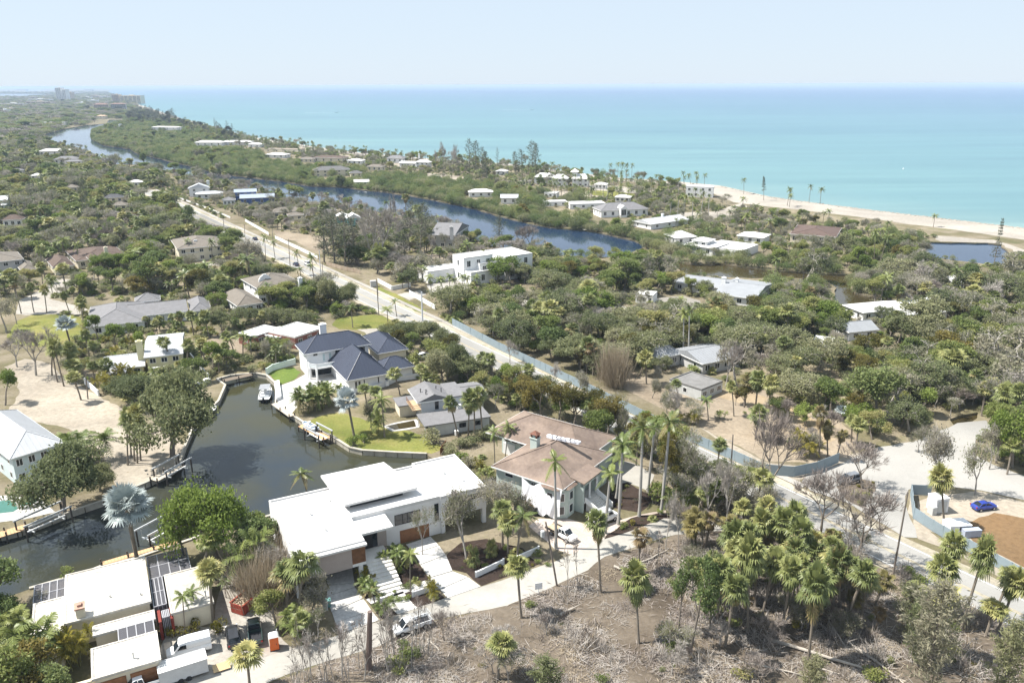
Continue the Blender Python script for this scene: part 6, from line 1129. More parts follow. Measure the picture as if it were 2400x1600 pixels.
def feather_palm(seed, h, fl=3.0, n=16, trunk_r=.16, lean=.6, shaft=False, lmat=None, upr=.9, pairs=18, ll=.6, bulge=False, dead=3, blown=None):
    rg = np.random.default_rng(seed); az0 = rg.uniform(0, 6.28); path = [np.array([math.cos(az0) * lean * (t / 6) ** 1.7, math.sin(az0) * lean * (t / 6) ** 1.7, h * t / 6 - (.2 if t == 0 else 0)]) for t in range(7)]
    rr = [trunk_r * (1.5 if t == 0 else 1.12 if (bulge and t in (2, 3)) else 1 - .03 * t) for t in range(7)]; tr = Arr().tubes([[*path[i], *path[i + 1], rr[i], rr[i + 1]] for i in range(6)], 8); top = path[-1]; cr = Arr(); ex = None
    if shaft: ex = Arr().tubes([[*top, *(top + [0, 0, .8]), rr[-1] * 1.05, rr[-1]], [*(top + [0, 0, .8]), *(top + [0, 0, 1.7]), rr[-1], rr[-1] * .45]], 8); top = top + np.array([0, 0, 1.5])
    for k in range(n):
        az = k * 2.4 + rg.uniform(-.35, .35); t = k / n; el = upr - (upr + .65) * t + rg.normal(0, .1); d = np.array([math.cos(az) * math.cos(el), math.sin(az) * math.cos(el), math.sin(el)])
        if blown is not None: d = unit(d + np.array(blown))
        L = fl * rg.uniform(.85, 1.1); tint = rg.uniform(.35, .95) if k < n - dead else rg.uniform(0, .25); S = np.linspace(0, 1, 9); pts = top + d * (S * L)[:, None] + np.array([0, 0, -1.0]) * (S ** 2 * L * (.32 + .2 * t))[:, None]
        cr.tubes([[*pts[i], *pts[i + 1], .04 * (1 - S[i]) + .012, .04 * (1 - S[i + 1]) + .01] for i in range(8)], 3)
        s = np.linspace(.12, .99, pairs); q = np.stack([np.interp(s, S, pts[:, j]) for j in range(3)], 1); tg = unit(np.gradient(q, axis=0)); side = unit(np.cross(tg, [0, 0, 1.0])); upv = np.cross(side, tg); lw = .09 * fl / 3
        for sg in (-1, 1):
            ld = unit(side * sg + tg * .55 + np.array([0, 0, -.45]) + rg.normal(0, .1, (pairs, 3))); l = ll * np.sin(np.clip(s * 2.7 + .35, 0, 3.0))[:, None] * fl / 3 + .12
            cr.quads(np.stack([q - tg * lw, q + tg * lw, q + ld * l + tg * .02, q + ld * l - tg * .02], 1), tint + rg.normal(0, .06, pairs))
    d_ = dict(trunk=tr, crown=cr, bark=m_royal if shaft else m_palmtrunk, leaf=lmat or lm_coco, h=h + fl * .5, rad=fl * .8)
    if ex: d_['extra'] = ex; d_['extram'] = m_shaft
    return d_
def pine(seed, h, rad, dens=26, base=.12, lmat=None, needle=.55, up=.5, shape=1.0, nb=46, w=.07):
    rg = np.random.default_rng(seed); segs = [[0, 0, -.2, 0, 0, h * .5, .22, .14], [0, 0, h * .5, 0, 0, h, .14, .02]]; cr = Arr(); C = []; D = []
    for k in range(nb):
        t = base + (1 - base) * (k / nb) ** .9; z = h * t; L = rad * max(.18, math.sin(math.pi * (.16 + .84 * (k / nb))) ** .7) * shape * rg.uniform(.45, 1.25) + .3; az = k * 2.4 + rg.uniform(-.5, .5); d = unit(np.array([math.cos(az), math.sin(az), up * rg.uniform(.5, 1.3)])); p1 = np.array([0, 0, z]) + d * L; segs.append([0, 0, z, *p1, .05, .012])
        m = int(dens * (.4 + L / rad)); s = rg.uniform(.25, 1.05, m); c = np.array([0, 0, z]) + d * (s * L)[:, None] + rg.normal(size=(m, 3)) * .28; C.append(c); D.append(np.broadcast_to(d, c.shape))
    c = np.concatenate(C); D = np.concatenate(D); cr.quads(cards(c, needle, w * 2, rg, 0, D * 1.2 + [0, 0, -.3], .8), np.clip(rg.normal(.5, .2, len(c)), 0, 1)); return dict(trunk=Arr().tubes(segs, 4), crown=cr, bark=m_bark, leaf=lmat or lm_pine, h=h, rad=rad)
def norfolk(seed, h, rad, tiers=14, start=.2):
    rg = np.random.default_rng(seed); segs = [[0, 0, -.2, 0, 0, h, .22, .03]]; cr = Arr(); C = []
    for k in range(tiers):
        z = h * (start + (1 - start) * k / tiers); L = rad * (1 - k / tiers) ** .8 + .25
        for j in range(6):
            if rg.random() < .25: continue
            az = j * 1.047 + k * .4; d = np.array([math.cos(az), math.sin(az), .12]); segs.append([0, 0, z, *(np.array([0, 0, z]) + d * L), .05, .02]); s = rg.uniform(.3, 1.05, 26); C.append(np.array([0, 0, z]) + d * (s * L)[:, None] + rg.normal(size=(26, 3)) * .16)
    c = np.concatenate(C); cr.quads(cards(c, .4, .14, rg, .5), np.clip(rg.normal(.45, .2, len(c)), 0, 1)); return dict(trunk=Arr().tubes(segs, 5), crown=cr, bark=m_bark, leaf=lm_pine, h=h, rad=rad)
def bush(seed, h, rad, n=1500, leaf=.38, lmat=None, lobes=9, trunk=True):
    rg = np.random.default_rng(seed); cr = Arr(); segs = []
    for k in range(lobes):
        a = rg.uniform(0, 6.28); rr = rad * rg.uniform(.1, .62); c = np.array([math.cos(a) * rr, math.sin(a) * rr, h * rg.uniform(.35, .66) * (1 - .25 * rr / rad)]); R_ = np.array([rad * .5, rad * .5, h * .36]) * rg.uniform(.75, 1.15); m = n // lobes
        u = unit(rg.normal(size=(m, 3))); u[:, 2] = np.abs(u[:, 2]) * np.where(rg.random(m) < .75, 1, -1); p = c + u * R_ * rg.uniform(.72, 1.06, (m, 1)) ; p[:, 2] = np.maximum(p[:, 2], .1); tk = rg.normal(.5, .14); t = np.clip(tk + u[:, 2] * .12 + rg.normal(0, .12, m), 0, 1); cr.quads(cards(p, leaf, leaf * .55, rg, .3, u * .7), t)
        for j in range(2): segs.append([rg.normal() * .2, rg.normal() * .2, -.1, *(c + rg.normal(size=3) * .3), .09, .03])
    return dict(trunk=Arr().tubes(segs, 4), crown=cr, bark=m_bark, leaf=lmat or lm_mang, h=h, rad=rad)
def grass_clump(seed, h, r, n, lmat, w=.05):
    rg = np.random.default_rng(seed); c = rg.normal(size=(n, 3)) * [r * .5, r * .5, 0]; d = unit(rg.normal(size=(n, 3)) * [.35, .35, .2] + [0, 0, 1]); L = h * rg.uniform(.5, 1.1, n); cr = Arr().quads(cards(c + d * (L / 2)[:, None], L, w, rg, 0, d * 20, .3), np.clip(rg.normal(.5, .2, n), 0, 1)); return dict(trunk=Arr().tubes([[0, 0, -.1, 0, 0, .3, .1, .05]], 4), crown=cr, bark=m_bark2, leaf=lmat, h=h, rad=r)
def clump_palm(seed, h, n=6, lmat=None):
    """areca-like clump of several feathery stems"""
    rg = np.random.default_rng(seed); T = Arr(); Cc = Arr()
    for k in range(n):
        f = feather_palm(seed * 31 + k, h * rg.uniform(.45, .8), h * .42, 9, .05, .9, upr=1.2, pairs=12, ll=.75, lmat=lmat, dead=1); off = np.array([rg.normal() * .8, rg.normal() * .8, 0])
        for src, dst in ((f['trunk'], T), (f['crown'], Cc)):
            v = np.concatenate(src.V) + off; dst.quads(v.reshape(-1, 4, 3) if 0 else v[np.concatenate(src.Fq)], np.concatenate(src.T))
    return dict(trunk=T, crown=Cc, bark=M('green_stem', (.2, .2, .08), .6, .2, 1), leaf=lmat or lm_coco, h=h, rad=h * .5)
SPEC = {
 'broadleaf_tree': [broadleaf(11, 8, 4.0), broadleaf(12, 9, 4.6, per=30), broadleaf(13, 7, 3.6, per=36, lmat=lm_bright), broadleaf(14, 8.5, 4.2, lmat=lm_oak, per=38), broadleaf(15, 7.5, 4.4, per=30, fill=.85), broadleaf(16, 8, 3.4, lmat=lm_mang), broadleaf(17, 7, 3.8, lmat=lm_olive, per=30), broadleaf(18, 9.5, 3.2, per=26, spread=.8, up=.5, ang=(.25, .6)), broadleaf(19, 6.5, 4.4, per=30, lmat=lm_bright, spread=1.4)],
 'oak_tree': [broadleaf(21, 8.5, 5.6, per=30, spread=1.5, ang=(.5, 1.0), up=.12, lmat=lm_oak, r0=.34, bark=m_bark2), broadleaf(22, 9, 6.0, per=26, spread=1.5, ang=(.5, 1.05), up=.1, lmat=lm_grey, r0=.36, fill=.8, bark=m_bark2), broadleaf(23, 8, 5.2, per=32, spread=1.5, ang=(.5, 1.0), up=.12, lmat=lm_oak, r0=.32, fill=.85)],
 'bare_tree': [bare(31, 8, 4.0), bare(32, 9, 3.6, bark=m_bark2), bare(33, 7, 3.8, lmat=lm_twig_brown, bark=m_bark), bare(34, 8.5, 4.4, lmat=lm_twig, bark=m_bark2, twigs=9), bare(35, 6.5, 3.4, twigs=10, lmat=lm_twig_brown)],
 'half_bare_tree': [bare(41, 8, 4.2, leaves=12, leafm=lm_oak, twigs=5), bare(42, 7.5, 4.0, leaves=15, twigs=5, bark=m_bark2), bare(43, 9, 4.4, leaves=9, leafm=lm_oak, twigs=5), bare(44, 7, 3.8, leaves=16, leafm=lm_grey, twigs=4)],
 'cabbage_palm': [fan_palm(51, 6.5), fan_palm(52, 7.5, lean=.5), fan_palm(53, 5.5, 1.2, dead=10), fan_palm(54, 8, lean=1.0, dead=5), fan_palm(55, 6, 1.3, skirt=8), fan_palm(56, 7, 1.05, 20, lean=1.5, dead=12), fan_palm(57, 8.5, 1.2, 24, lean=.3, skirt=14), fan_palm(251, 5, 1.0, 34, dead=3), fan_palm(252, 7.5, 1.3, 18, lean=.8, dead=14, drp=.85)],
 'dying_palm': [fan_palm(58, 6.5, 1.1, 10, lm_sabal_dry, dead=12, skirt=8), fan_palm(59, 5.5, 1.15, 14, lm_sabal_dry, dead=8, skirt=12)],
 'coconut_palm': [feather_palm(61, 8.5), feather_palm(62, 7.5, 2.8, lean=1.2), feather_palm(63, 9.5, 3.0, 14, lean=.4), feather_palm(64, 7, 2.6, 12, lean=.8, dead=5)],
 'royal_palm': [feather_palm(71, 13, 3.0, 13, .23, .3, True, upr=1.1, bulge=True), feather_palm(72, 12, 2.7, 10, .22, .2, True, upr=1.25, bulge=True, dead=1)],
 'silver_palm': [fan_palm(81, 7.0, 1.75, 24, lm_silver, 0, 0, .26, .2, 24, .32, .15, (.2, .9), .0)],
 'casuarina_tree': [pine(91, 17, 3.4, 30, .1), pine(92, 19, 3.0, 26, .15, up=.7), pine(93, 15, 2.6, 30, .05), broadleaf(94, 16, 3.8, .5, 13, 1.0, .8, 5, .28, lm_pine, (.2, .55), .6, .7, first=.2), broadleaf(97, 14, 3.4, .5, 14, 1.0, .85, 5, .28, lm_pine, (.2, .6), .55, .65, first=.18)],
 'wispy_pine': [pine(95, 14, 2.8, 12, .3, nb=30, up=.4), pine(96, 12, 2.4, 13, .35, nb=26), pine(197, 11, 3.2, 46, .08, lm_grey, .6, .8, 1.0, 60), pine(198, 9, 2.6, 46, .05, lm_oak, .6, .8, 1.0, 50)],
 'norfolk_pine': [norfolk(98, 15, 2.3), norfolk(99, 17, 1.6, 16, .4)],
 'mangrove_tree': [bush(101, 6, 4.2, 1700), bush(102, 5.2, 3.8, 1500), bush(103, 7, 4.4, 1900), bush(104, 5.5, 4.0, 1500, lmat=lm_oak)],
 'shrub': [bush(111, 1.9, 1.4, 420, .24, lm_green, 5), bush(112, 1.5, 1.2, 360, .22, lm_bright, 5), bush(113, 2.3, 1.6, 480, .26, lm_oak, 6), bush(114, 1.6, 1.5, 380, .24, lm_grey, 5), bush(115, 1.2, 1.0, 300, .2, lm_yellow, 4)],
 'areca_clump': [clump_palm(121, 4.2), clump_palm(122, 3.6, 6, lm_yellow), clump_palm(123, 5.0, 7)],
 'evergreen_tree': [broadleaf(131, 10, 4.4, .38, 44, 1.0, .9, lmat=lm_olive, ang=(.5, .95), up=.0), broadleaf(132, 12, 4.0, .38, 44, .95, .8, lmat=lm_mang, ang=(.5, .9), up=.15, first=.25), broadleaf(133, 9, 4.2, .38, 42, 1.0, .9, lmat=lm_olive, ang=(.5, 1.0), up=.0)],
 'dry_reed_clump': [grass_clump(141, 7.5, 3.0, 1500, lm_dry, .09), grass_clump(142, 5, 2.2, 900, lm_dry, .09)],
 'young_tree': [bare(151, 5.5, 1.2, 3, .07, 4, tl=.35), bare(152, 4.5, 1.0, 3, .06, 5, tl=.3, lmat=lm_twig_brown), bare(153, 6.5, 1.0, 3, .08, 4, lmat=lm_twig_brown)],
 'fan_shrub': [fan_palm(161, .5, .8, 14, dead=2, trunk_r=.1), fan_palm(162, .4, .7, 12, lm_sabal_dry, dead=4, trunk_r=.1)],
 'oleander_tree': [broadleaf(171, 7.2, 6.2, .40, 62, 1.35, 1.4, lmat=lm_bright, ang=(.5, 1.0), up=.15, r0=.34), broadleaf(172, 8, 6.5, .42, 62, 1.4, 1.4, lmat=lm_oak, ang=(.5, 1.0), up=.12, r0=.36)],
}
PROTO = {}
for kind, lst in SPEC.items():
    PROTO[kind] = []
    for i, d in enumerate(lst):
        ex = [(d['extra'], d['extram'])] if 'extra' in d else []
        PROTO[kind].append(dict(trunk=d['trunk'].mesh(f'{kind}_trunk', d['bark']), crown=d['crown'].mesh(f'{kind}_crown', d['leaf'], ex), both=d['crown'].mesh(f'{kind}_whole', d['leaf'], ex + [(d['trunk'], d['bark'])]), h=d['h'], rad=d['rad']))
TREES = []      # (kind, variant, x, y, z, height scale, width scale, rot, zone, fixed label)
def plant(kind, base, top=None, var=None, wscale=None, label=None, zone='garden', z=0.0, h=None, rot=None):
    """a tree whose foot stands at a photo pixel; its height from the pixel of its top"""
    g = G(*base, z); var = random.randrange(len(PROTO[kind])) if var is None else var; P = PROTO[kind][var]
    if top is not None:
        lo, hi = .4, 30
        for _ in range(22):
            mid = (lo + hi) / 2
            if PX((g[0], g[1], mid + z))[1] > top: lo = mid
            else: hi = mid
        hs = lo / P['h']
    else: hs = (h or P['h'] * random.uniform(.85, 1.15)) / P['h']
    TREES.append([kind, var, g[0], g[1], z, hs, wscale or hs, random.uniform(0, 6.28) if rot is None else rot, zone, label])
# ------------------------------------------------------------------ single trees one can point at in the photo
random.seed(11)
plant('silver_palm', (324, 1322), 1166, 0, 1.25, 'big silver blue fan palm standing before the canal behind the ranch house'); plant('silver_palm', (168, 815), 750, 0, 1.0, 'silver fan palm standing on the lawn left of the long ranch'); plant('silver_palm', (830, 1022), 930, 0, .95, 'silver fan palm on the canal lawn beside the grey gabled house'); plant('silver_palm', (1970, 985), 955, 0, .5, 'small silvery fan palm on the fenced dirt lot')
plant('oleander_tree', (512, 1318), 1132, 0, 1.22, 'broad bright green tree standing on the canal bank left of the white modern house'); plant('oleander_tree', (404, 1068), 872, 1, 1.75, 'largest dark green oak leaning over the canal beside the white boat'); plant('oleander_tree', (335, 950), 872, 1, 1.15, 'dark green oak crown behind the leaning cabbage palms')
plant('oleander_tree', (150, 1200), 1040, 1, 1.4, 'spreading dark oak beside the pool on the left canal bank'); plant('oleander_tree', (235, 1150), 1090, 1, .55, 'low oak bough hanging over the left seawall'); plant('areca_clump', (205, 1085), 1012, 2, 2.0, 'dense palm thicket right of the white metal roof at the left edge'); plant('areca_clump', (170, 1065), 1010, 0, 1.7)
plant('broadleaf_tree', (12, 950), 872, 2, 1.0, 'bright green tree at the left edge above the sandy lot'); plant('bare_tree', (85, 880), 765, 3, 1.5, 'big leafless grey tree spreading at the left edge'); plant('bare_tree', (40, 860), 780, 0, 1.2)
for b, t in (((300, 1090), 985), ((315, 1080), 965), ((322, 1085), 980), ((308, 1072), 970), ((330, 1078), 990)): plant('cabbage_palm', b, t, random.choice((1, 3)), .95)
for b, t in (((150, 905), 805), ((122, 880), 800), ((190, 937), 872), ((165, 880), 810), ((135, 895), 815), ((178, 905), 850)): plant('cabbage_palm', b, t, None, 1.1)
plant('half_bare_tree', (1093, 1313), 1150, 1, 1.15, 'gnarled half bare oak on the dark mulch before the white modern house'); plant('half_bare_tree', (990, 1300), 1190, 2, .6, 'thin half bare tree before the garage of the white modern house'); plant('half_bare_tree', (1165, 1240), 1130, 3, 1.05); plant('half_bare_tree', (1200, 1250), 1150, 1, .9)
plant('cabbage_palm', (1178, 1278), 1185, 0, 1.1); plant('coconut_palm', (1212, 1310), 1200, 1, 1.05); plant('cabbage_palm', (1190, 1300), 1215, 4, .9)
for b, t, v in (((1303, 1284), 1085, 1), ((1418, 1249), 1105, 1), ((1449, 1228), 1040, 0), ((1498, 1209), 1005, 0), ((1549, 1203), 990, 0), ((1519, 1152), 1000, 1), ((1445, 1166), 1062, 0)): plant('royal_palm', b, t, v, 1.1)
for b, t in (((1160, 1090), 995), ((1182, 1085), 985)): plant('coconut_palm', b, t, 2, .7)
lot = [((1408, 1388), 1222), ((1222, 1447), 1325), ((1497, 1507), 1352), ((1664, 1477), 1318), ((1681, 1461), 1300), ((1700, 1511), 1362), ((1752, 1480), 1290), ((1784, 1456), 1298), ((1697, 1381), 1250), ((1831, 1485), 1315), ((1894, 1549), 1358), ((1910, 1477), 1345), ((1967, 1465), 1310), ((1974, 1475), 1322), ((1912, 1347), 1262), ((1950, 1462), 1330), ((2167, 1528), 1372), ((2218, 1457), 1285), ((2250, 1480), 1290), ((2208, 1454), 1318), ((2338, 1480), 1352), ((2328, 1457), 1345), ((585, 1604), 1515), ((1165, 1592), 1505), ((1870, 1420), 1275), ((1850, 1380), 1240), ((1825, 1340), 1205), ((1790, 1345), 1215), ((1760, 1370), 1240), ((1730, 1330), 1230), ((1880, 1400), 1290), ((1640, 1420), 1330), ((1720, 1400), 1265), ((1770, 1420), 1300), ((1845, 1440), 1310), ((1930, 1420), 1300), ((1985, 1440), 1320), ((1810, 1300), 1185), ((1850, 1310), 1190), ((1745, 1290), 1190), ((2140, 1440), 1370), ((2310, 1490), 1420), ((1700, 1440), 1330), ((1800, 1400), 1270), ((2015, 1460), 1345), ((1940, 1380), 1275)]
for b, t in lot: plant('cabbage_palm', b, t, None, random.uniform(1.0, 1.2), zone='debris lot')
for b, t in (((1493, 1340), 1250), ((1631, 1286), 1200), ((1650, 1302), 1212), ((1700, 1290), 1215), ((1725, 1310), 1225), ((1620, 1300), 1215), ((1790, 1320), 1240), ((2050, 1420), 1350)): plant('dying_palm', b, t, None, 1.1, zone='debris lot')
plant('evergreen_tree', (1618, 1527), 1278, 1, 1.0, 'dark green cone shaped tree among the cabbage palms of the debris lot'); plant('evergreen_tree', (1590, 1470), 1290, 1, .6); plant('wispy_pine', (2165, 1630), 1372, 2, 1.15, 'wispy green pine blown sideways at the lower right'); plant('wispy_pine', (2125, 1500), 1372, 2, .8); plant('wispy_pine', (2345, 1640), 1470, 3, 1.0); plant('wispy_pine', (1900, 1640), 1540, 3, .7); plant('wispy_pine', (2150, 1560), 1420, 3, .9); plant('wispy_pine', (1280, 1640), 1545, 3, .9)
for b, t, v, w in (((1803, 1200), 975, 2, 1.3), ((2022, 1145), 1040, 2, 1.2), ((1922, 1255), 1095, 2, 1.3), ((1999, 1319), 1140, 2, 1.3), ((1560, 1290), 1150, 1, .55), ((1590, 1280), 1160, 1, .5), ((1650, 1240), 1080, 0, .8), ((1700, 1250), 1080, 1, .8), ((1985, 1300), 1180, 0, .6), ((1040, 1500), 1425, 2, .5), ((925, 1555), 1420, 1, .6)): plant('bare_tree', b, t, v, w, zone='debris lot')
plant('half_bare_tree', (2200, 1168), 1008, 1, 1.05, 'half bare tree leaning over the wide side street'); plant('half_bare_tree', (2286, 1160), 1040, 0, .9); plant('cabbage_palm', (2213, 1229), 1105, 2, 1.1, 'cabbage palm standing beside the white storage unit'); plant('half_bare_tree', (2150, 1060), 1000, 3, .7)
for b, t in (((1330, 1386), 1290), ((1357, 1384), 1262), ((1320, 1310), 1250), ((1540, 1340), 1240)): plant('young_tree', b, t, None, 1.0, zone='debris lot')
for k in range(34):
    x = random.uniform(690, 1010); y = 1600 - (x - 690) * .27 + random.uniform(0, 40); plant('young_tree', (x, y), y - random.uniform(70, 150), None, random.uniform(.8, 1.3), zone='lower lane')
for b, t, k in (((963, 1386), 1290, 'coconut_palm'), ((883, 1428), 1370, 'coconut_palm'), ((925, 1345), 1280, 'coconut_palm'), ((940, 1335), 1275, 'areca_clump'), ((908, 1330), 1285, 'areca_clump'), ((930, 1322), 1278, 'coconut_palm'), ((862, 1358), 1330, 'areca_clump'), ((860, 1392), 1352, 'areca_clump'), ((1007, 1405), 1358, 'areca_clump'), ((905, 1440), 1405, 'areca_clump'), ((1110, 1330), 1300, 'fan_shrub'), ((1150, 1300), 1278, 'fan_shrub')): plant(k, b, t, None, .62 if k != 'fan_shrub' else .9, zone='front garden')
for b, t, k in (((700, 1470), 1325, 'cabbage_palm'), ((672, 1450), 1340, 'cabbage_palm'), ((730, 1440), 1345, 'half_bare_tree'), ((690, 1500), 1430, 'areca_clump'), ((650, 1470), 1390, 'broadleaf_tree'), ((745, 1490), 1430, 'half_bare_tree'), ((712, 1500), 1440, 'cabbage_palm'), ((640, 1370), 1270, 'bare_tree'), ((620, 1400), 1290, 'dry_reed_clump'), ((635, 1340), 1240, 'dry_reed_clump'), ((660, 1400), 1340, 'half_bare_tree'), ((610, 1330), 1220, 'broadleaf_tree'), ((590, 1345), 1235, 'areca_clump'), ((565, 1300), 1215, 'cabbage_palm'), ((600, 1290), 1190, 'broadleaf_tree'), ((468, 1385), 1270, 'cabbage_palm'), ((500, 1458), 1318, 'cabbage_palm'), ((430, 1300), 1205, 'cabbage_palm'), ((530, 1400), 1350, 'coconut_palm'), ((555, 1370), 1300, 'broadleaf_tree')): plant(k, b, t, None, None, zone='modern house side')
for b, t in (((434, 1485), 1378), ((468, 1457), 1375)): plant('coconut_palm', b, t, 2, .6, zone='ranch garden')
for b, t, k in (((160, 1560), 1470, 'areca_clump'), ((180, 1555), 1480, 'areca_clump'), ((145, 1545), 1490, 'areca_clump'), ((455, 1482), 1450, 'shrub'), ((517, 1480), 1445, 'shrub'), ((410, 1490), 1465, 'shrub')): plant(k, b, t, 1 if k == 'areca_clump' else 4, 1.0 if k == 'areca_clump' else 1.5, zone='ranch garden')
for b, t, k in (((20, 1640), 1480, 'broadleaf_tree'), ((60, 1600), 1470, 'areca_clump'), ((30, 1520), 1440, 'areca_clump'), ((85, 1640), 1520, 'broadleaf_tree'), ((0, 1480), 1400, 'broadleaf_tree'), ((120, 1660), 1560, 'broadleaf_tree'), ((50, 1480), 1420, 'coconut_palm'), ((-30, 1450), 1300, 'oleander_tree'), ((18, 1438), 1292, 'broadleaf_tree'), ((160, 1352), 1325, 'shrub'), ((100, 1440), 1390, 'half_bare_tree')): plant(k, b, t, None, None, zone='lower left corner')
plant('coconut_palm', (725, 1190), 1098, 1, .9, 'coconut palm leaning over the canal behind the white modern house')
for b, t in (((1074, 1024), 935), ((1097, 1021), 925), ((1131, 1013), 915), ((1112, 1016), 930), ((938, 927), 868), ((1050, 905), 850), ((985, 912), 855), ((880, 960), 910), ((860, 950), 905)): plant('cabbage_palm', b, t, None, 1.0, zone='canal lawn')
plant('coconut_palm', (901, 1024), 920, 0, 1.0, zone='canal lawn'); plant('areca_clump', (885, 1015), 955, 0, 1.1, zone='canal lawn'); plant('half_bare_tree', (870, 1005), 930, 1, .55, zone='canal lawn'); plant('shrub', (1020, 1040), 1000, 2, 2.0, zone='canal lawn'); plant('shrub', (830, 1045), 1018, 1, 1.6, zone='canal lawn'); plant('shrub', (850, 1035), 1015, 1, 1.4, zone='canal lawn')
for x, y in ((1060, 1058), (1075, 1050), (1090, 1045), (1105, 1040), (1120, 1032), (1135, 1028), (1148, 1020), (1050, 1066)): plant('shrub', (x, y), y - 24, 2, 1.35, zone='villa hedge')
for x, y in ((1060, 1090), (1080, 1080), (1100, 1095), (1120, 1105), (1075, 1110), (1115, 1130), (1090, 1120), (1140, 1120)): plant(random.choice(('shrub', 'areca_clump')), (x, y), y - random.uniform(18, 34), None, None, zone='villa hedge')
for x, y in ((712, 968), (730, 965), (748, 960), (765, 952), (780, 948), (722, 955), (755, 945)): plant('areca_clump', (x, y), y - 52, 0 if x % 2 else 2, 1.1, zone='navy house hedge')
for b, t, k, v, w in (((1040, 905), 815, 'oleander_tree', 1, .85), ((1075, 890), 800, 'oleander_tree', 1, .75), ((1010, 880), 790, 'broadleaf_tree', 1, 1.2), ((1100, 900), 830, 'broadleaf_tree', 3, 1.1), ((1010, 800), 748, 'oleander_tree', 1, .85), ((960, 800), 752, 'oleander_tree', 1, .85), ((925, 800), 755, 'oleander_tree', 1, .75), ((1040, 830), 770, 'oleander_tree', 1, .7), ((780, 725), 648, 'oleander_tree', 1, .9), ((815, 722), 660, 'oleander_tree', 1, .8), ((750, 715), 655, 'oleander_tree', 1, .7), ((827, 768), 712, 'coconut_palm', 0, .95),
                      ((720, 770), 725, 'oak_tree', 0, .7), ((680, 765), 722, 'oak_tree', 0, .8), ((640, 762), 718, 'oak_tree', 0, .8), ((600, 765), 722, 'oak_tree', 2, .75), ((560, 762), 720, 'oak_tree', 2, .75), ((570, 835), 775, 'coconut_palm', 0, 1.0), ((590, 840), 785, 'coconut_palm', 1, 1.0), ((550, 832), 780, 'coconut_palm', 3, 1.0), ((500, 870), 805, 'broadleaf_tree', 2, 1.0), ((530, 868), 820, 'broadleaf_tree', 0, .9), ((480, 850), 800, 'cabbage_palm', 0, 1.1), ((620, 850), 795, 'half_bare_tree', 1, .7), ((650, 850), 805, 'areca_clump', 0, 1.2), ((680, 845), 800, 'half_bare_tree', 2, .7), ((640, 835), 790, 'areca_clump', 2, 1.2), ((665, 830), 795, 'broadleaf_tree', 0, .7),
                      ((410, 870), 795, 'cabbage_palm', 3, 1.2), ((440, 880), 805, 'cabbage_palm', 1, 1.1), ((455, 900), 840, 'broadleaf_tree', 0, .9), ((400, 905), 850, 'broadleaf_tree', 3, 1.0), ((360, 915), 860, 'areca_clump', 0, 1.4), ((280, 905), 850, 'areca_clump', 1, 1.3), ((245, 905), 845, 'cabbage_palm', 2, 1.0), ((260, 920), 870, 'areca_clump', 1, 1.2), ((225, 915), 855, 'cabbage_palm', 0, 1.0), ((320, 830), 780, 'broadleaf_tree', 2, .9), ((270, 810), 755, 'broadleaf_tree', 2, 1.0), ((230, 800), 740, 'broadleaf_tree', 2, .9), ((300, 800), 760, 'broadleaf_tree', 4, .9), ((210, 835), 780, 'cabbage_palm', 0, 1.0), ((375, 775), 745, 'cabbage_palm', 2, .9), ((430, 775), 735, 'cabbage_palm', 2, 1.0), ((455, 790), 735, 'cabbage_palm', 0, 1.1), ((490, 790), 735, 'cabbage_palm', 4, 1.0), ((520, 780), 725, 'broadleaf_tree', 3, .9),
                      ((195, 752), 700, 'cabbage_palm', 2, 1.0), ((165, 738), 688, 'cabbage_palm', 0, .9), ((110, 735), 675, 'cabbage_palm', 0, 1.0), ((80, 733), 670, 'cabbage_palm', 3, 1.0), ((50, 735), 655, 'cabbage_palm', 1, 1.1), ((40, 760), 690, 'half_bare_tree', 2, .9), ((15, 780), 690, 'oak_tree', 1, .9), ((125, 690), 640, 'areca_clump', 0, 1.2), ((190, 740), 705, 'areca_clump', 1, 1.0), ((100, 665), 620, 'cabbage_palm', 4, 1.0)): plant(k, b, t, v, w, zone='canal gardens')
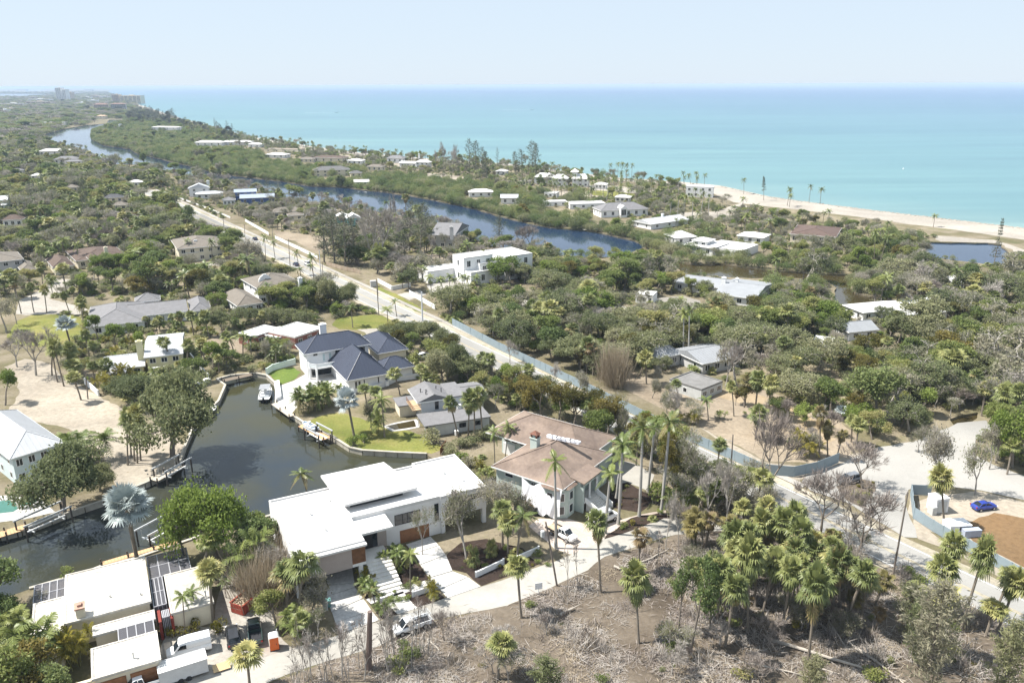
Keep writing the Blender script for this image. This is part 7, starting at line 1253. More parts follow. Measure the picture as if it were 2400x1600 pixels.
for b, t, k, v, w in (((1210, 915), 870, 'evergreen_tree', 0, .8), ((1230, 960), 880, 'evergreen_tree', 0, 1.0), ((1270, 985), 880, 'evergreen_tree', 2, 1.1), ((1310, 985), 895, 'evergreen_tree', 0, 1.0), ((1345, 1000), 905, 'evergreen_tree', 0, .95), ((1390, 1010), 910, 'evergreen_tree', 2, 1.0), ((1420, 1040), 925, 'evergreen_tree', 0, 1.0), ((1405, 1060), 960, 'broadleaf_tree', 0, .9), ((1170, 940), 880, 'broadleaf_tree', 2, .7), ((1160, 960), 900, 'half_bare_tree', 0, .7), ((1215, 830), 775, 'oak_tree', 0, .7), ((1195, 850), 790, 'bare_tree', 0, .8), ((1300, 920), 850, 'bare_tree', 1, .7), ((1350, 930), 870, 'half_bare_tree', 1, .8), ((1440, 980), 920, 'half_bare_tree', 2, .7), ((1470, 1050), 955, 'half_bare_tree', 1, .7), ((1490, 1090), 980, 'broadleaf_tree', 4, .8), ((1530, 1095), 985, 'half_bare_tree', 1, .9), ((1570, 1110), 1010, 'broadleaf_tree', 0, .8), ((1600, 1130), 1020, 'oak_tree', 1, .7), ((1560, 1150), 1040, 'evergreen_tree', 2, .8), ((1620, 1170), 1050, 'half_bare_tree', 1, .9), ((1660, 1180), 1070, 'oak_tree', 1, .7), ((1590, 1200), 1110, 'half_bare_tree', 2, .8), ((1700, 1190), 1100, 'half_bare_tree', 0, .8), ((1750, 1200), 1120, 'cabbage_palm', 2, 1.0), ((1640, 1215), 1140, 'cabbage_palm', 0, .9), ((1580, 1100), 1040, 'cabbage_palm', 0, 1.0), ((1680, 1110), 1040, 'cabbage_palm', 0, 1.0), ((1760, 1160), 1080, 'half_bare_tree', 3, .8), ((1500, 1020), 960, 'broadleaf_tree', 2, .6), ((1540, 1180), 1120, 'shrub', 0, 2.2),
                      ((1440, 905), 800, 'dry_reed_clump', 0, 1.0), ((1390, 880), 810, 'dying_palm', 0, 1.2), ((1375, 875), 800, 'cabbage_palm', 4, 1.1), ((1360, 870), 815, 'dying_palm', 1, 1.2), ((1500, 880), 835, 'cabbage_palm', 2, 1.1), ((1515, 900), 830, 'cabbage_palm', 2, 1.2), ((1725, 900), 795, 'oak_tree', 1, 1.0), ((1700, 905), 800, 'bare_tree', 3, 1.0), ((1583, 985), 900, 'bare_tree', 1, .8), ((1660, 985), 930, 'coconut_palm', 3, .9), ((1720, 975), 900, 'cabbage_palm', 1, .8), ((1745, 950), 880, 'dying_palm', 1, 1.2), ((1770, 960), 880, 'cabbage_palm', 4, 1.2), ((1800, 970), 890, 'cabbage_palm', 4, 1.1), ((1770, 1030), 960, 'cabbage_palm', 4, 1.1), ((1920, 1075), 960, 'dying_palm', 0, .9), ((1940, 1070), 995, 'dying_palm', 1, .9), ((1995, 1035), 975, 'cabbage_palm', 0, .9), ((2005, 1050), 990, 'cabbage_palm', 2, 1.0), ((1870, 1060), 1010, 'areca_clump', 1, 1.2), ((1890, 1070), 1030, 'areca_clump', 1, 1.1), ((1960, 1075), 1010, 'dying_palm', 0, .8)): plant(k, b, t, v, w, zone='road side lots')
for b, t, k, v, w in (((212, 535), 412, 'casuarina_tree', 1, .8), ((202, 530), 415, 'casuarina_tree', 1, .75), ((2328, 625), 508, 'norfolk_pine', 0, .8), ((960, 590), 470, 'casuarina_tree', 0, 1.25), ((985, 600), 475, 'casuarina_tree', 2, 1.76), ((1000, 590), 480, 'casuarina_tree', 0, 1.50), ((760, 615), 490, 'casuarina_tree', 0, 1.88), ((785, 620), 500, 'casuarina_tree', 2, 2.16), ((810, 625), 495, 'casuarina_tree', 0, 1.88), ((835, 620), 510, 'casuarina_tree', 2, 2.03), ((950, 610), 520, 'casuarina_tree', 2, 1.3), ((895, 630), 475, 'bare_tree', 3, 2.2), ((870, 625), 500, 'bare_tree', 0, 1.7), ((1170, 570), 505, 'casuarina_tree', 2, 1.4), ((1240, 592), 525, 'bare_tree', 2, 1.2), ((1225, 592), 530, 'bare_tree', 2, 1.0), ((1010, 620), 545, 'bare_tree', 1, .8), ((920, 540), 450, 'bare_tree', 1, .9),
                      ((1100, 408), 325, 'casuarina_tree', 0, 1.50), ((1115, 412), 330, 'casuarina_tree', 2, 1.76), ((1130, 415), 345, 'casuarina_tree', 0, 1.38), ((1140, 420), 355, 'casuarina_tree', 2, 1.62), ((1166, 400), 345, 'wispy_pine', 0, .8), ((1210, 412), 355, 'casuarina_tree', 2, 1.62), ((1225, 414), 350, 'casuarina_tree', 0, 1.50), ((1248, 416), 328, 'casuarina_tree', 0, 1.75), ((1255, 418), 335, 'casuarina_tree', 2, 1.62), ((1075, 400), 335, 'bare_tree', 1, 1.5), ((1040, 402), 330, 'bare_tree', 0, 1.3), ((1060, 405), 350, 'bare_tree', 3, 1.4), ((1020, 398), 350, 'bare_tree', 1, 1.0), ((505, 312), 276, 'wispy_pine', 0, 1.0), ((535, 320), 282, 'wispy_pine', 0, 1.3), ((545, 322), 290, 'wispy_pine', 1, 1.2), ((640, 565), 470, 'wispy_pine', 0, .7), ((418, 520), 430, 'wispy_pine', 1, .8), ((630, 478), 415, 'casuarina_tree', 1, .9), ((655, 470), 420, 'wispy_pine', 0, 1.2), ((340, 395), 355, 'broadleaf_tree', 5, .9), ((355, 392), 350, 'bare_tree', 1, 1.0)): plant(k, b, t, v, w, zone='tall pines')
for k in range(26):     # pines of the far shore
    x = random.uniform(322, 420); y = 262 + (x - 322) * .22 + random.uniform(-2, 14); plant('casuarina_tree', (x, y), y - random.uniform(12, 22), k % 3, 1.9, zone='far shore pines')
for (x, y, t) in ((1428, 416, 380), (1448, 418, 378), (1455, 418, 377), (1467, 419, 380), (1480, 420, 380), (1604, 436, 398), (1620, 440, 403), (1632, 437, 400), (1650, 440, 404), (1743, 455, 415), (1845, 482, 435), (1850, 485, 452), (1896, 472, 430), (1922, 478, 436), (2187, 532, 500), (1790, 470, 412), (735, 355, 332), (820, 352, 340), (830, 354, 342), (852, 356, 340), (858, 357, 341), (625, 342, 326), (648, 345, 330), (678, 348, 330), (204, 376, 338), (276, 388, 360), (286, 390, 370), (440, 412, 398)):
    plant('coconut_palm' if x != 1790 else 'norfolk_pine', (x, y), t, None, .9, zone='beach palms')
for k in range(90):     # planted palms round the beach mansion and along the shore
    x = random.uniform(1215, 1640); y = 418 + (x - 1215) * .055 + random.uniform(6, 45); plant(random.choice(('coconut_palm', 'coconut_palm', 'royal_palm')), (x, y), y - random.uniform(24, 40), None, .75, zone='beach gardens')
for (x, y, t) in ((1570, 512, 470), (1588, 515, 465), (1602, 515, 460), (1622, 518, 465), (1640, 515, 455), (1660, 505, 460), (1595, 740, 700), (1600, 835, 735), (1613, 838, 728), (1815, 650, 600), (2055, 640, 540), (2048, 635, 528), (2075, 560, 515), (2060, 720, 640), (2088, 710, 635), (2230, 700, 620)): plant('royal_palm' if x < 1670 else 'coconut_palm', (x, y), t, None, .9, zone='creek palms')
for (x, y, t) in ((105, 650, 565), (150, 610, 560), (185, 620, 560), (215, 600, 555), (253, 590, 545), (325, 595, 540), (445, 610, 555), (500, 620, 555), (345, 500, 450), (385, 545, 500), (425, 550, 505), (450, 545, 505), (622, 608, 545), (645, 605, 560), (705, 645, 580), (735, 660, 590), (737, 655, 615), (930, 742, 700), (910, 760, 715), (1013, 695, 640), (1040, 690, 645), (1055, 688, 640), (1070, 690, 648), (1085, 688, 640), (1100, 690, 645), (1120, 690, 640), (1285, 615, 570), (1328, 625, 585), (1340, 620, 580), (960, 660, 615), (985, 655, 620), (1000, 660, 625)): plant('coconut_palm', (x, y), t, None, .9, zone='road side palms')
for b, t, k, v, w in (((2335, 1085), 960, 'broadleaf_tree', 2, 1.0), ((2372, 1095), 950, 'evergreen_tree', 1, 1.0), ((2405, 1105), 960, 'broadleaf_tree', 8, 1.2), ((2352, 1060), 940, 'broadleaf_tree', 0, 1.1), ((2392, 1050), 930, 'broadleaf_tree', 2, 1.1), ((2420, 1080), 940, 'areca_clump', 2, 1.8), ((2318, 1100), 1000, 'half_bare_tree', 1, .9), ((2360, 1112), 1040, 'cabbage_palm', 0, 1.0), ((2345, 1010), 915, 'cabbage_palm', 4, 1.2), ((2375, 1015), 900, 'cabbage_palm', 3, 1.2), ((2300, 975), 905, 'cabbage_palm', 0, 1.1),
        ((1500, 1060), 965, 'broadleaf_tree', 6, .9), ((1540, 1075), 975, 'broadleaf_tree', 0, .9), ((1590, 1090), 985, 'broadleaf_tree', 7, 1.0), ((1620, 1120), 1010, 'half_bare_tree', 2, .9), ((1560, 1120), 1010, 'evergreen_tree', 2, .75), ((1600, 1160), 1060, 'broadleaf_tree', 6, .8), ((1640, 1180), 1070, 'half_bare_tree', 0, 1.0), ((1680, 1165), 1060, 'broadleaf_tree', 3, .8), ((1720, 1195), 1095, 'half_bare_tree', 2, .9), ((1660, 1205), 1110, 'broadleaf_tree', 4, .7), ((1740, 1175), 1085, 'broadleaf_tree', 0, .7), ((1590, 1205), 1130, 'areca_clump', 0, 1.2), ((1700, 1215), 1130, 'cabbage_palm', 7, 1.1), ((1625, 1225), 1140, 'cabbage_palm', 5, 1.1), ((1770, 1200), 1110, 'cabbage_palm', 8, 1.1), ((1790, 1215), 1130, 'half_bare_tree', 1, .8)): plant(k, b, t, v, w, zone='junction side')
# ------------------------------------------------------------------ the woods: each tree set down singly
EXC = FOOT + KEEP + [h[0] for h in HOLES.values()] + [[RP(-320, -2.5), RP(-320, RW + 4.5), RP(420, RW + 4.5), RP(420, -2.5)], junction, W(near_up + near_lo)]
def bbox_px(o):
    pts = []
    for c in [o] + list(o.children):
        if c.type == 'MESH': pts += [tuple(o.matrix_world @ (c.matrix_local @ Vector(k) if c is not o else Vector(k))) for k in c.bound_box]
    P = np.array([PX(p) for p in pts]); return P[:, 0].min(), P[:, 0].max(), P[:, 1].min(), P[:, 1].max(), P[:, 2].min()
bpy.context.view_layer.update()
HARD = ('cube', 'navy', 'modern house', 'brown hip', 'split level', 'pale yellow', 'long grey shingle', 'curved gables', 'window gable', 'cupola', 'grey metal roofed')
SOFT = ('creek', 'red roofed beach', 'hidden in', 'solar panels', 'long low house', 'long low white', 'garage in front')
CLEAR = [bbox_px(o) + ((.5,) if any(k in o['label'] for k in SOFT) else (.08,) if any(k in o['label'] for k in HARD) else (.3,)) for o in list(COL.objects) if o.parent is None and o.get('category') in ('house', 'garage', 'car', 'minivan', 'van', 'fence', 'pool') and o.get('category') not in ('fence',)]
PXCLEAR = [river_px, creek_px, lagoon_px, canal_px, pond_px]
ROADPX = [(375, 455), (420, 452), (700, 585), (960, 710), (1130, 800), (1130, 830), (955, 760), (870, 728), (660, 620), (470, 505)]
BEACHPX = coast_px[1:8] + inner_px[1:11][::-1]
def pxa(P):
    q = P - np.array([0, 0, CAM_H]); z = q @ _fw; return np.stack([1200 + F_PX * (q @ _r2) / z, 800 - F_PX * (q @ _u2) / z, z], 1)
def blocked(xy, h, w, strict, rg):
    """which of these trees would hide a house, the water, the road or the beach from the camera's side"""
    a = pxa(np.column_stack([xy, h])); b = pxa(np.column_stack([xy, h * .55])); wp = w * F_PX / a[:, 2]; out = np.zeros(len(xy), bool)
    S = [a[:, :2], b[:, :2], b[:, :2] - np.outer(wp * .5, [1, 0]), b[:, :2] + np.outer(wp * .5, [1, 0]), a[:, :2] - np.outer(wp * .3, [1, 0]), a[:, :2] + np.outer(wp * .3, [1, 0])]
    for x0, x1, y0, y1, d, fr in CLEAR:
        yb = y1 - (y1 - y0) * fr; near = a[:, 2] < d + 3
        for p in S: out |= near & (p[:, 0] > x0) & (p[:, 0] < x1) & (p[:, 1] > y0) & (p[:, 1] < yb)
    roll = rg.random(len(xy)) < strict
    for poly in PXCLEAR + [ROADPX, BEACHPX]:
        hit = np.stack([pip(p, poly) for p in S[:4]]); out |= (hit[0] | hit[1] | (hit.sum(0) >= 2)) & (roll if poly not in (creek_px, lagoon_px) else True)
    return out
def scatter(zone, px, spacing, mix, hrange=(.75, 1.2), margin=1.5, seed=1, strict=.9, wr=(.9, 1.15)):
    random.seed(seed); poly = np.array(W(px)); x0, y0 = poly.min(0); x1, y1 = poly.max(0); nx, ny = int((x1 - x0) / spacing) + 1, int((y1 - y0) / spacing) + 1; rg = np.random.default_rng(seed)
    g = np.stack(np.meshgrid(np.arange(nx), np.arange(ny)), -1).reshape(-1, 2) * spacing + [x0, y0] + rg.uniform(-.48, .48, (nx * ny, 2)) * spacing; ok = pip(g, poly)
    g = g[ok]; ok = np.ones(len(g), bool)
    for e in EXC:
        E_ = np.asarray(e); lo, hi = E_.min(0) - margin - 1, E_.max(0) + margin + 1; sel = np.where((g > lo).all(1) & (g < hi).all(1))[0]
        if len(sel): ok[sel] &= ~pip(g[sel], e) & (pdist(g[sel], e) > margin)
    g = g[ok]; kinds = list(mix); wts = np.array([mix[k] for k in kinds], float); wts /= wts.sum(); cw = np.cumsum(wts); n = 0
    # neighbours tend to be alike: a smooth field shifts the mix
    cand = []; kp = []
    for ip, p in enumerate(g):
        f = .5 + .5 * math.sin(p[0] * .06 + 1.6 * math.sin(p[1] * .045 + seed)) * math.cos(p[1] * .065 + seed + math.sin(p[0] * .03));
        if zone in ('right woods', 'left woods') and math.sin(p[0] * .11 + seed) * math.sin(p[1] * .083 + 2 * math.sin(p[0] * .05)) > .62: continue
        u = min(.999, max(0, .45 * random.random() + .55 * f + random.gauss(0, .06))); k = kinds[int(np.searchsorted(cw, u))]
        v = random.randrange(len(PROTO[k])); P = PROTO[k][v]; s = random.uniform(*hrange) * (random.uniform(1.2, 1.5) if random.random() < .12 else 1); cand.append([k, v, float(p[0]), float(p[1]), 0.0, s, s * random.uniform(*wr), random.uniform(0, 6.28), zone, None]); kp.append(ip)
    if not cand: return 0
    g = g[kp]; bl = blocked(g, np.array([PROTO[t[0]][t[1]]['h'] * t[5] for t in cand]), np.array([PROTO[t[0]][t[1]]['rad'] * t[6] for t in cand]), strict, rg)
    for t, k in zip(cand, bl):
        if not k: TREES.append(t); n += 1
    return n
cnt = {}
cnt['left'] = scatter('left woods', [(-80, 322), (60, 318), (94, 322), (120, 338), (166, 352), (204, 364), (255, 388), (367, 400), (390, 420), (375, 450), (600, 562), (760, 665), (900, 742), (760, 745), (560, 725), (480, 730), (470, 700), (200, 690), (195, 715), (-80, 700)], 5.3, {'bare_tree': 2.0, 'half_bare_tree': 2.4, 'cabbage_palm': 1.3, 'broadleaf_tree': 2.6, 'coconut_palm': .9, 'oak_tree': .9, 'evergreen_tree': .5, 'mangrove_tree': .6}, (.55, 1.25), seed=3, wr=(1.0, 1.4), strict=.75)
cnt['right'] = scatter('right woods', [(1050, 735), (890, 655), (960, 640), (1260, 640), (1260, 605), (1470, 604), (1590, 645), (1930, 655), (1960, 730), (2050, 705), (2180, 620), (2480, 630), (2480, 1090), (2330, 1095), (2330, 990), (2240, 970), (2150, 1010), (2040, 1035), (1960, 980), (1860, 930), (1760, 900), (1480, 865), (1400, 885), (1180, 805)], 4.7, {'bare_tree': 1.5, 'half_bare_tree': 2.2, 'cabbage_palm': .8, 'oak_tree': 1.6, 'broadleaf_tree': 3.0, 'mangrove_tree': 1.3, 'dying_palm': .3}, (.5, 1.25), seed=5, wr=(1.0, 1.4), margin=1.0, strict=.8)
cnt['mang'] = scatter('river mangroves', [(217, 312), (300, 290), (420, 302), (520, 345), (700, 382), (860, 404), (1000, 425), (1250, 452), (1420, 486), (1540, 530), (1600, 540), (1640, 625), (1514, 582)] + [(a, b + 4) for a, b in river_px[30:]], 6.4, {'mangrove_tree': 8, 'broadleaf_tree': 1.2, 'half_bare_tree': .3}, (.85, 1.3), 0.0, seed=7, strict=.3)
cnt['bar'] = scatter('beach side gardens', [(420, 283), (600, 329), (860, 364), (1190, 388), (1380, 413), (1640, 440), (1660, 452), (1720, 475), (1800, 500), (2060, 525), (2200, 556), (2160, 572), (1900, 620), (1620, 606), (1600, 540), (1540, 530), (1420, 484), (1250, 452), (860, 404), (520, 345)], 7.2, {'shrub': 2.5, 'mangrove_tree': 1.2, 'coconut_palm': 1.6, 'half_bare_tree': 1.6, 'broadleaf_tree': 1.6, 'cabbage_palm': .8, 'bare_tree': .6}, (.6, 1.0), seed=9)
cnt['mid'] = scatter('woods between road and river', [(400, 400), (510, 420), (600, 440), (687, 467), (779, 478), (893, 493), (1021, 520), (1085, 543), (1150, 570), (1251, 586), (1353, 597), (1458, 600), (1300, 612), (1240, 640), (960, 645), (870, 645), (600, 525), (420, 445)], 5.8, {'broadleaf_tree': 2, 'half_bare_tree': 2.2, 'bare_tree': 1.2, 'cabbage_palm': 1.2, 'coconut_palm': .6, 'mangrove_tree': 1}, (.6, 1.1), seed=13, wr=(1, 1.35), strict=.45)
cnt['creek'] = scatter('creek bank thicket', [(1560, 600), (1700, 600), (1900, 615), (2180, 560), (2180, 610), (2050, 640), (1900, 636), (1700, 612)], 5.5, {'mangrove_tree': 4, 'broadleaf_tree': 2, 'half_bare_tree': 1.5, 'oak_tree': 1}, (.7, 1.15), .6, seed=15, strict=.75)
cnt['creek2'] = scatter('creek inner bank', [(1880, 655), (1945, 665), (1945, 715), (2020, 735), (1960, 760), (1800, 740), (1760, 690)], 5.0, {'mangrove_tree': 4, 'half_bare_tree': 1}, (.8, 1.1), .5, seed=17, strict=.7); cnt['creek3'] = scatter('creek point', [(2000, 660), (2060, 640), (2170, 600), (2190, 640), (2120, 690), (2070, 695), (2010, 685)], 5.0, {'mangrove_tree': 3, 'half_bare_tree': 2}, (.8, 1.1), .5, seed=18, strict=.7)
cnt['gard'] = scatter('canal side gardens', [(200, 735), (480, 770), (560, 770), (760, 745), (700, 790), (690, 860), (640, 862), (600, 870), (520, 880), (460, 900), (300, 940), (200, 900), (120, 830)], 4.6, {'broadleaf_tree': 2.5, 'shrub': 2, 'cabbage_palm': 1.0, 'areca_clump': 2}, (.5, .85), .6, seed=19, strict=.8)
cnt['navy'] = scatter('navy house gardens', [(860, 770), (930, 775), (1040, 740), (1180, 820), (1340, 905), (1330, 960), (1250, 975), (1140, 960), (1120, 900), (990, 900), (980, 850), (900, 800)], 4.6, {'broadleaf_tree': 3, 'shrub': 1.5, 'oak_tree': 1, 'cabbage_palm': .8, 'evergreen_tree': 1}, (.5, .85), .8, seed=20, strict=.95)
cnt['cg'] = scatter('curved gable gardens', [(480, 730), (560, 722), (760, 668), (900, 742), (780, 760), (700, 755), (560, 775)], 4.8, {'broadleaf_tree': 3, 'oak_tree': 1.5, 'shrub': 1.5, 'coconut_palm': .6}, (.5, .8), .8, seed=22, strict=.95)
cnt['vill'] = scatter('villa woods', [(1140, 830), (1180, 830), (1370, 925), (1540, 1010), (1700, 1090), (1780, 1135), (1780, 1190), (1650, 1220), (1590, 1190), (1540, 1090), (1430, 1040), (1300, 960), (1130, 900)], 4.0, {'evergreen_tree': 1.2, 'half_bare_tree': 2.5, 'broadleaf_tree': 2.5, 'cabbage_palm': 1.2, 'shrub': 1}, (.5, .95), .6, seed=21, strict=.8)
random.seed(78)
def bank(px, step, zone, sc, inland, prob=1.0, close=False):
    p = [np.array(q) for q in W(px)]; cen_ = np.mean(p, axis=0); poly = W(px)
    for a, b in zip(p[:-1], p[1:]):
        L_ = np.linalg.norm(b - a); nn = np.array([-(b - a)[1], (b - a)[0]]) / L_
        for k in range(max(1, int(L_ / step))):
            if random.random() > prob: continue
            q = a + (b - a) * (k + random.random()) / max(1, int(L_ / step)); q2 = q + nn * inland
            if pip([q2], HOLES[zone][0])[0]: q2 = q - nn * inland
            if pip([q2], HOLES[zone][0])[0]: continue
            s_ = random.uniform(*sc); TREES.append(['mangrove_tree', random.randrange(4), float(q2[0]), float(q2[1]), 0.0, s_, s_ * random.uniform(1, 1.2), random.uniform(0, 6.28), 'water line', None])
bank(river_px[29:], 4.0, 'river_water', (.7, 1.1), 1.6); bank(river_px[4:28], 5.0, 'river_water', (.45, .8), 1.8, .7); bank(creek_px[:12], 4.0, 'creek_water', (.6, 1.0), 1.4, .85); bank(lagoon_px[5:], 5, 'lagoon_water', (.25, .4), 1.4, .5)
random.seed(77)
for k in range(34):      # scrub breaking up the fenced dirt lot
    x = random.uniform(1500, 1960); y = 905 + (x - 1500) * .27 + random.uniform(-18, 62)
    if pip([G(x, y)[:2]], FOOT[0])[0] or any(pip([G(x, y)[:2]], f)[0] for f in FOOT): continue
    kd = random.choice(('half_bare_tree', 'half_bare_tree', 'dying_palm', 'shrub', 'areca_clump', 'cabbage_palm', 'bare_tree', 'broadleaf_tree')); plant(kd, (x, y), None, None, None, zone='fenced dirt lot', h=PROTO[kd][0]['h'] * random.uniform(.4, .75))
for k in range(70):      # thicket under the palms of the debris lot
    x = random.uniform(1610, 2060); y = random.uniform(1235, 1470) + (x - 1610) * .06
    if pip([G(x, y)[:2]], road_poly)[0]: continue
    kd = random.choice(('dying_palm', 'half_bare_tree', 'young_tree', 'young_tree', 'cabbage_palm', 'bare_tree', 'shrub', 'half_bare_tree')); plant(kd, (x, y), None, None, None, zone='debris lot thicket', h=PROTO[kd][0]['h'] * random.uniform(.35, .7) * (1.0 if kd != 'shrub' else 1.2))
for k in range(46):
    x = random.uniform(1000, 2350); y = random.uniform(1480, 1610) if x < 2200 else random.uniform(1500, 1610); kd = random.choice(('young_tree', 'young_tree', 'half_bare_tree', 'bare_tree', 'shrub')); plant(kd, (x, y), None, None, None, zone='lower debris lot', h=PROTO[kd][0]['h'] * random.uniform(.25, .6))
FARP = []       # beyond: woods that read as one mass
_n0 = len(TREES); scatter('far woods', [(-500, 222), (250, 216), (318, 246), (330, 262), (288, 279), (255, 279), (94, 316), (-80, 385), (-500, 420)], 19, {'broadleaf_tree': 3, 'mangrove_tree': 3, 'bare_tree': 1.2, 'half_bare_tree': 1.5, 'casuarina_tree': .2}, (.9, 1.4), 2, seed=23, wr=(2.0, 2.8)); FARP = TREES[_n0:]; del TREES[_n0:]
_n0 = len(TREES); scatter('far shore', [(288, 281), (330, 262), (430, 295), (560, 330), (520, 345), (420, 302), (310, 288)], 9, {'mangrove_tree': 3, 'casuarina_tree': .4, 'broadleaf_tree': 2}, (.9, 1.3), 1, seed=24, wr=(1.1, 1.4), strict=.7); FARP += TREES[_n0:]; del TREES[_n0:]
# ------------------------------------------------------------------ link the trees; past about 300 of a kind the smallest in view go into one mass
LAND = [('white modern house', 880, 1200), ('brown roofed villa', 1280, 1100), ('flat roofed ranch house', 280, 1440), ('navy roofed house', 830, 850), ('grey gabled house', 1020, 950), ('pale yellow house', 330, 830), ('long grey roofed ranch', 350, 730), ('curved gable house', 650, 680), ('white cube villa', 1130, 630), ('left edge metal roof', 60, 1040), ('brown tile roofed house', 200, 610), ('cream mansion', 470, 580), ('brick bungalow', 680, 775), ('grey metal roofed house', 1620, 840), ('creek house', 1700, 665), ('solar panel bungalow', 2110, 725), ('road junction', 2050, 1110), ('blue coupe', 2303, 1185), ('blue fence bend', 1900, 1100), ('sandy lot', 200, 980), ('lagoon', 2270, 595), ('window gable house', 1460, 490), ('cupola mansion', 1320, 415), ('white box beach house', 1650, 450), ('red roofed beach house', 1900, 545), ('teal cottage', 820, 505), ('deep blue river house', 600, 460), ('tan roofed river house', 680, 495), ('grey two storey house', 1035, 550), ('yellow green lawn', 110, 770), ('left river bank house', 130, 355), ('dark roofed wood house', 265, 460), ('red brown wood house', 28, 510), ('pale green edge house', 15, 465), ('white boathouse', 847, 425), ('grey river bank house', 780, 397), ('wrecked beach house', 760, 366), ('transformer pole', 1306, 1372), ('junction pole', 2091, 1358), ('portable toilet', 644, 1518), ('river point', 217, 318), ('roofless outbuilding', 1640, 915), ('white sign', 1262, 1390), ('creek villa', 1680, 578), ('green pickup', 598, 1488), ('white hip roofed house', 1125, 447), ('courtyard villa', 1380, 475), ('white beach cottage', 1555, 520), ('pine lot', 700, 565), ('storage unit', 2195, 1200), ('site cabin', 2245, 1250), ('tan edge house', 30, 620), ('white gabled river house', 465, 440), ('beach row roofs', 510, 332), ('bare lot hollow', 1620, 1450), ('lower right corner', 2380, 1590), ('creek bend', 1975, 690), ('fenced dirt lot', 1780, 980)]
LW = np.array([G(a, b)[:2] for _, a, b in LAND])
KW = {'broadleaf_tree': ('green leafy tree', 'tree'), 'oak_tree': ('spreading grey green oak', 'tree'), 'bare_tree': ('leafless grey tree', 'tree'), 'half_bare_tree': ('half bare tree', 'tree'), 'cabbage_palm': ('fan leaved cabbage palm', 'palm'), 'dying_palm': ('browned dying palm', 'palm'), 'coconut_palm': ('feathery coconut palm', 'palm'), 'royal_palm': ('pale trunked royal palm', 'palm'), 'silver_palm': ('silver fan palm', 'palm'), 'casuarina_tree': ('tall dark pine', 'pine tree'), 'wispy_pine': ('wispy pine', 'pine tree'), 'norfolk_pine': ('thin tiered pine', 'pine tree'), 'mangrove_tree': ('dense rounded mangrove', 'mangrove'), 'shrub': ('small leafy shrub', 'shrub'), 'areca_clump': ('feathery palm clump', 'palm clump'), 'evergreen_tree': ('dense dark evergreen', 'tree'), 'dry_reed_clump': ('clump of dry tan reeds', 'reeds'), 'young_tree': ('thin bare sapling', 'sapling'), 'fan_shrub': ('low fan palm shrub', 'shrub'), 'oleander_tree': ('broad leafy tree', 'tree')}
_o1 = 'first second third fourth fifth sixth seventh eighth ninth tenth eleventh twelfth thirteenth fourteenth fifteenth sixteenth seventeenth eighteenth nineteenth twentieth'.split()
ORD = ['nearest'] + [f'{k} nearest' for k in _o1[1:]] + [f'{t}{"" if False else ""} {k} nearest' for t in 'twenty thirty forty fifty sixty seventy eighty ninety'.split() for k in _o1[:9]]
rows = []; rest = list(FARP); seen = {}
def insight(t):
    a = PX((t[2], t[3], PROTO[t[0]][t[1]]['h'] * t[5] * .7)); return -40 < a[0] < 2440 and -40 < a[1] < 1660 and a[2] > 0
TREES = [t for t in TREES if insight(t)]; FARP = [t for t in FARP if insight(t)]; rest = list(FARP)
TREES.sort(key=lambda t: (t[9] is None, PX((t[2], t[3], 0))[2]))
for t in TREES:
    seen[t[0]] = seen.get(t[0], 0) + 1
    (rows if seen[t[0]] <= 290 else rest).append(t)
lab = {}
for i, t in enumerate(rows):
    if t[9]: continue
    p = np.array(t[2:4]); d = np.hypot(*(LW - p).T); k = int(d.argmin()); a = PX((t[2], t[3], 0)); dx, dy = a[0] - LAND[k][1], (a[1] - LAND[k][2]) * 1.6
    rel = ('right of' if dx > 0 else 'left of') if abs(dx) > abs(dy) else ('behind' if dy < 0 else 'in front of')
    lab.setdefault((t[0], rel, k), []).append((d[k], i))
for (kind, rel, k), lst in lab.items():
    lst.sort()
    for n, (d, i) in enumerate(lst): rows[i][9] = (f'{KW[kind][0]} {rel} the {LAND[k][0]}' + (f', {ORD[min(n, len(ORD) - 1)]} to it' if len(lst) > 1 else ''))
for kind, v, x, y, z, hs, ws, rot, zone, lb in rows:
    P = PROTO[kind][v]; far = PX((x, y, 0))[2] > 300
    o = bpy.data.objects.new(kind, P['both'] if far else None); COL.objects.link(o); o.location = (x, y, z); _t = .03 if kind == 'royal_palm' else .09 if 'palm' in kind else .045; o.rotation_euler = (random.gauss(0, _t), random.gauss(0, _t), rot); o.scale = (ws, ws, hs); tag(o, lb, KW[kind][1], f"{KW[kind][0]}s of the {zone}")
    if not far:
        for nm in ('trunk', 'crown'): c = bpy.data.objects.new('stems' if (nm == 'trunk' and kind in ('shrub', 'areca_clump', 'dry_reed_clump')) else nm if nm == 'trunk' else ('fronds' if 'palm' in kind or kind in ('areca_clump', 'fan_shrub') else 'branches' if kind in ('bare_tree', 'young_tree') else 'crown'), P[nm]); COL.objects.link(c); c.parent = o; (c.name.startswith('stems') and stuff(c))
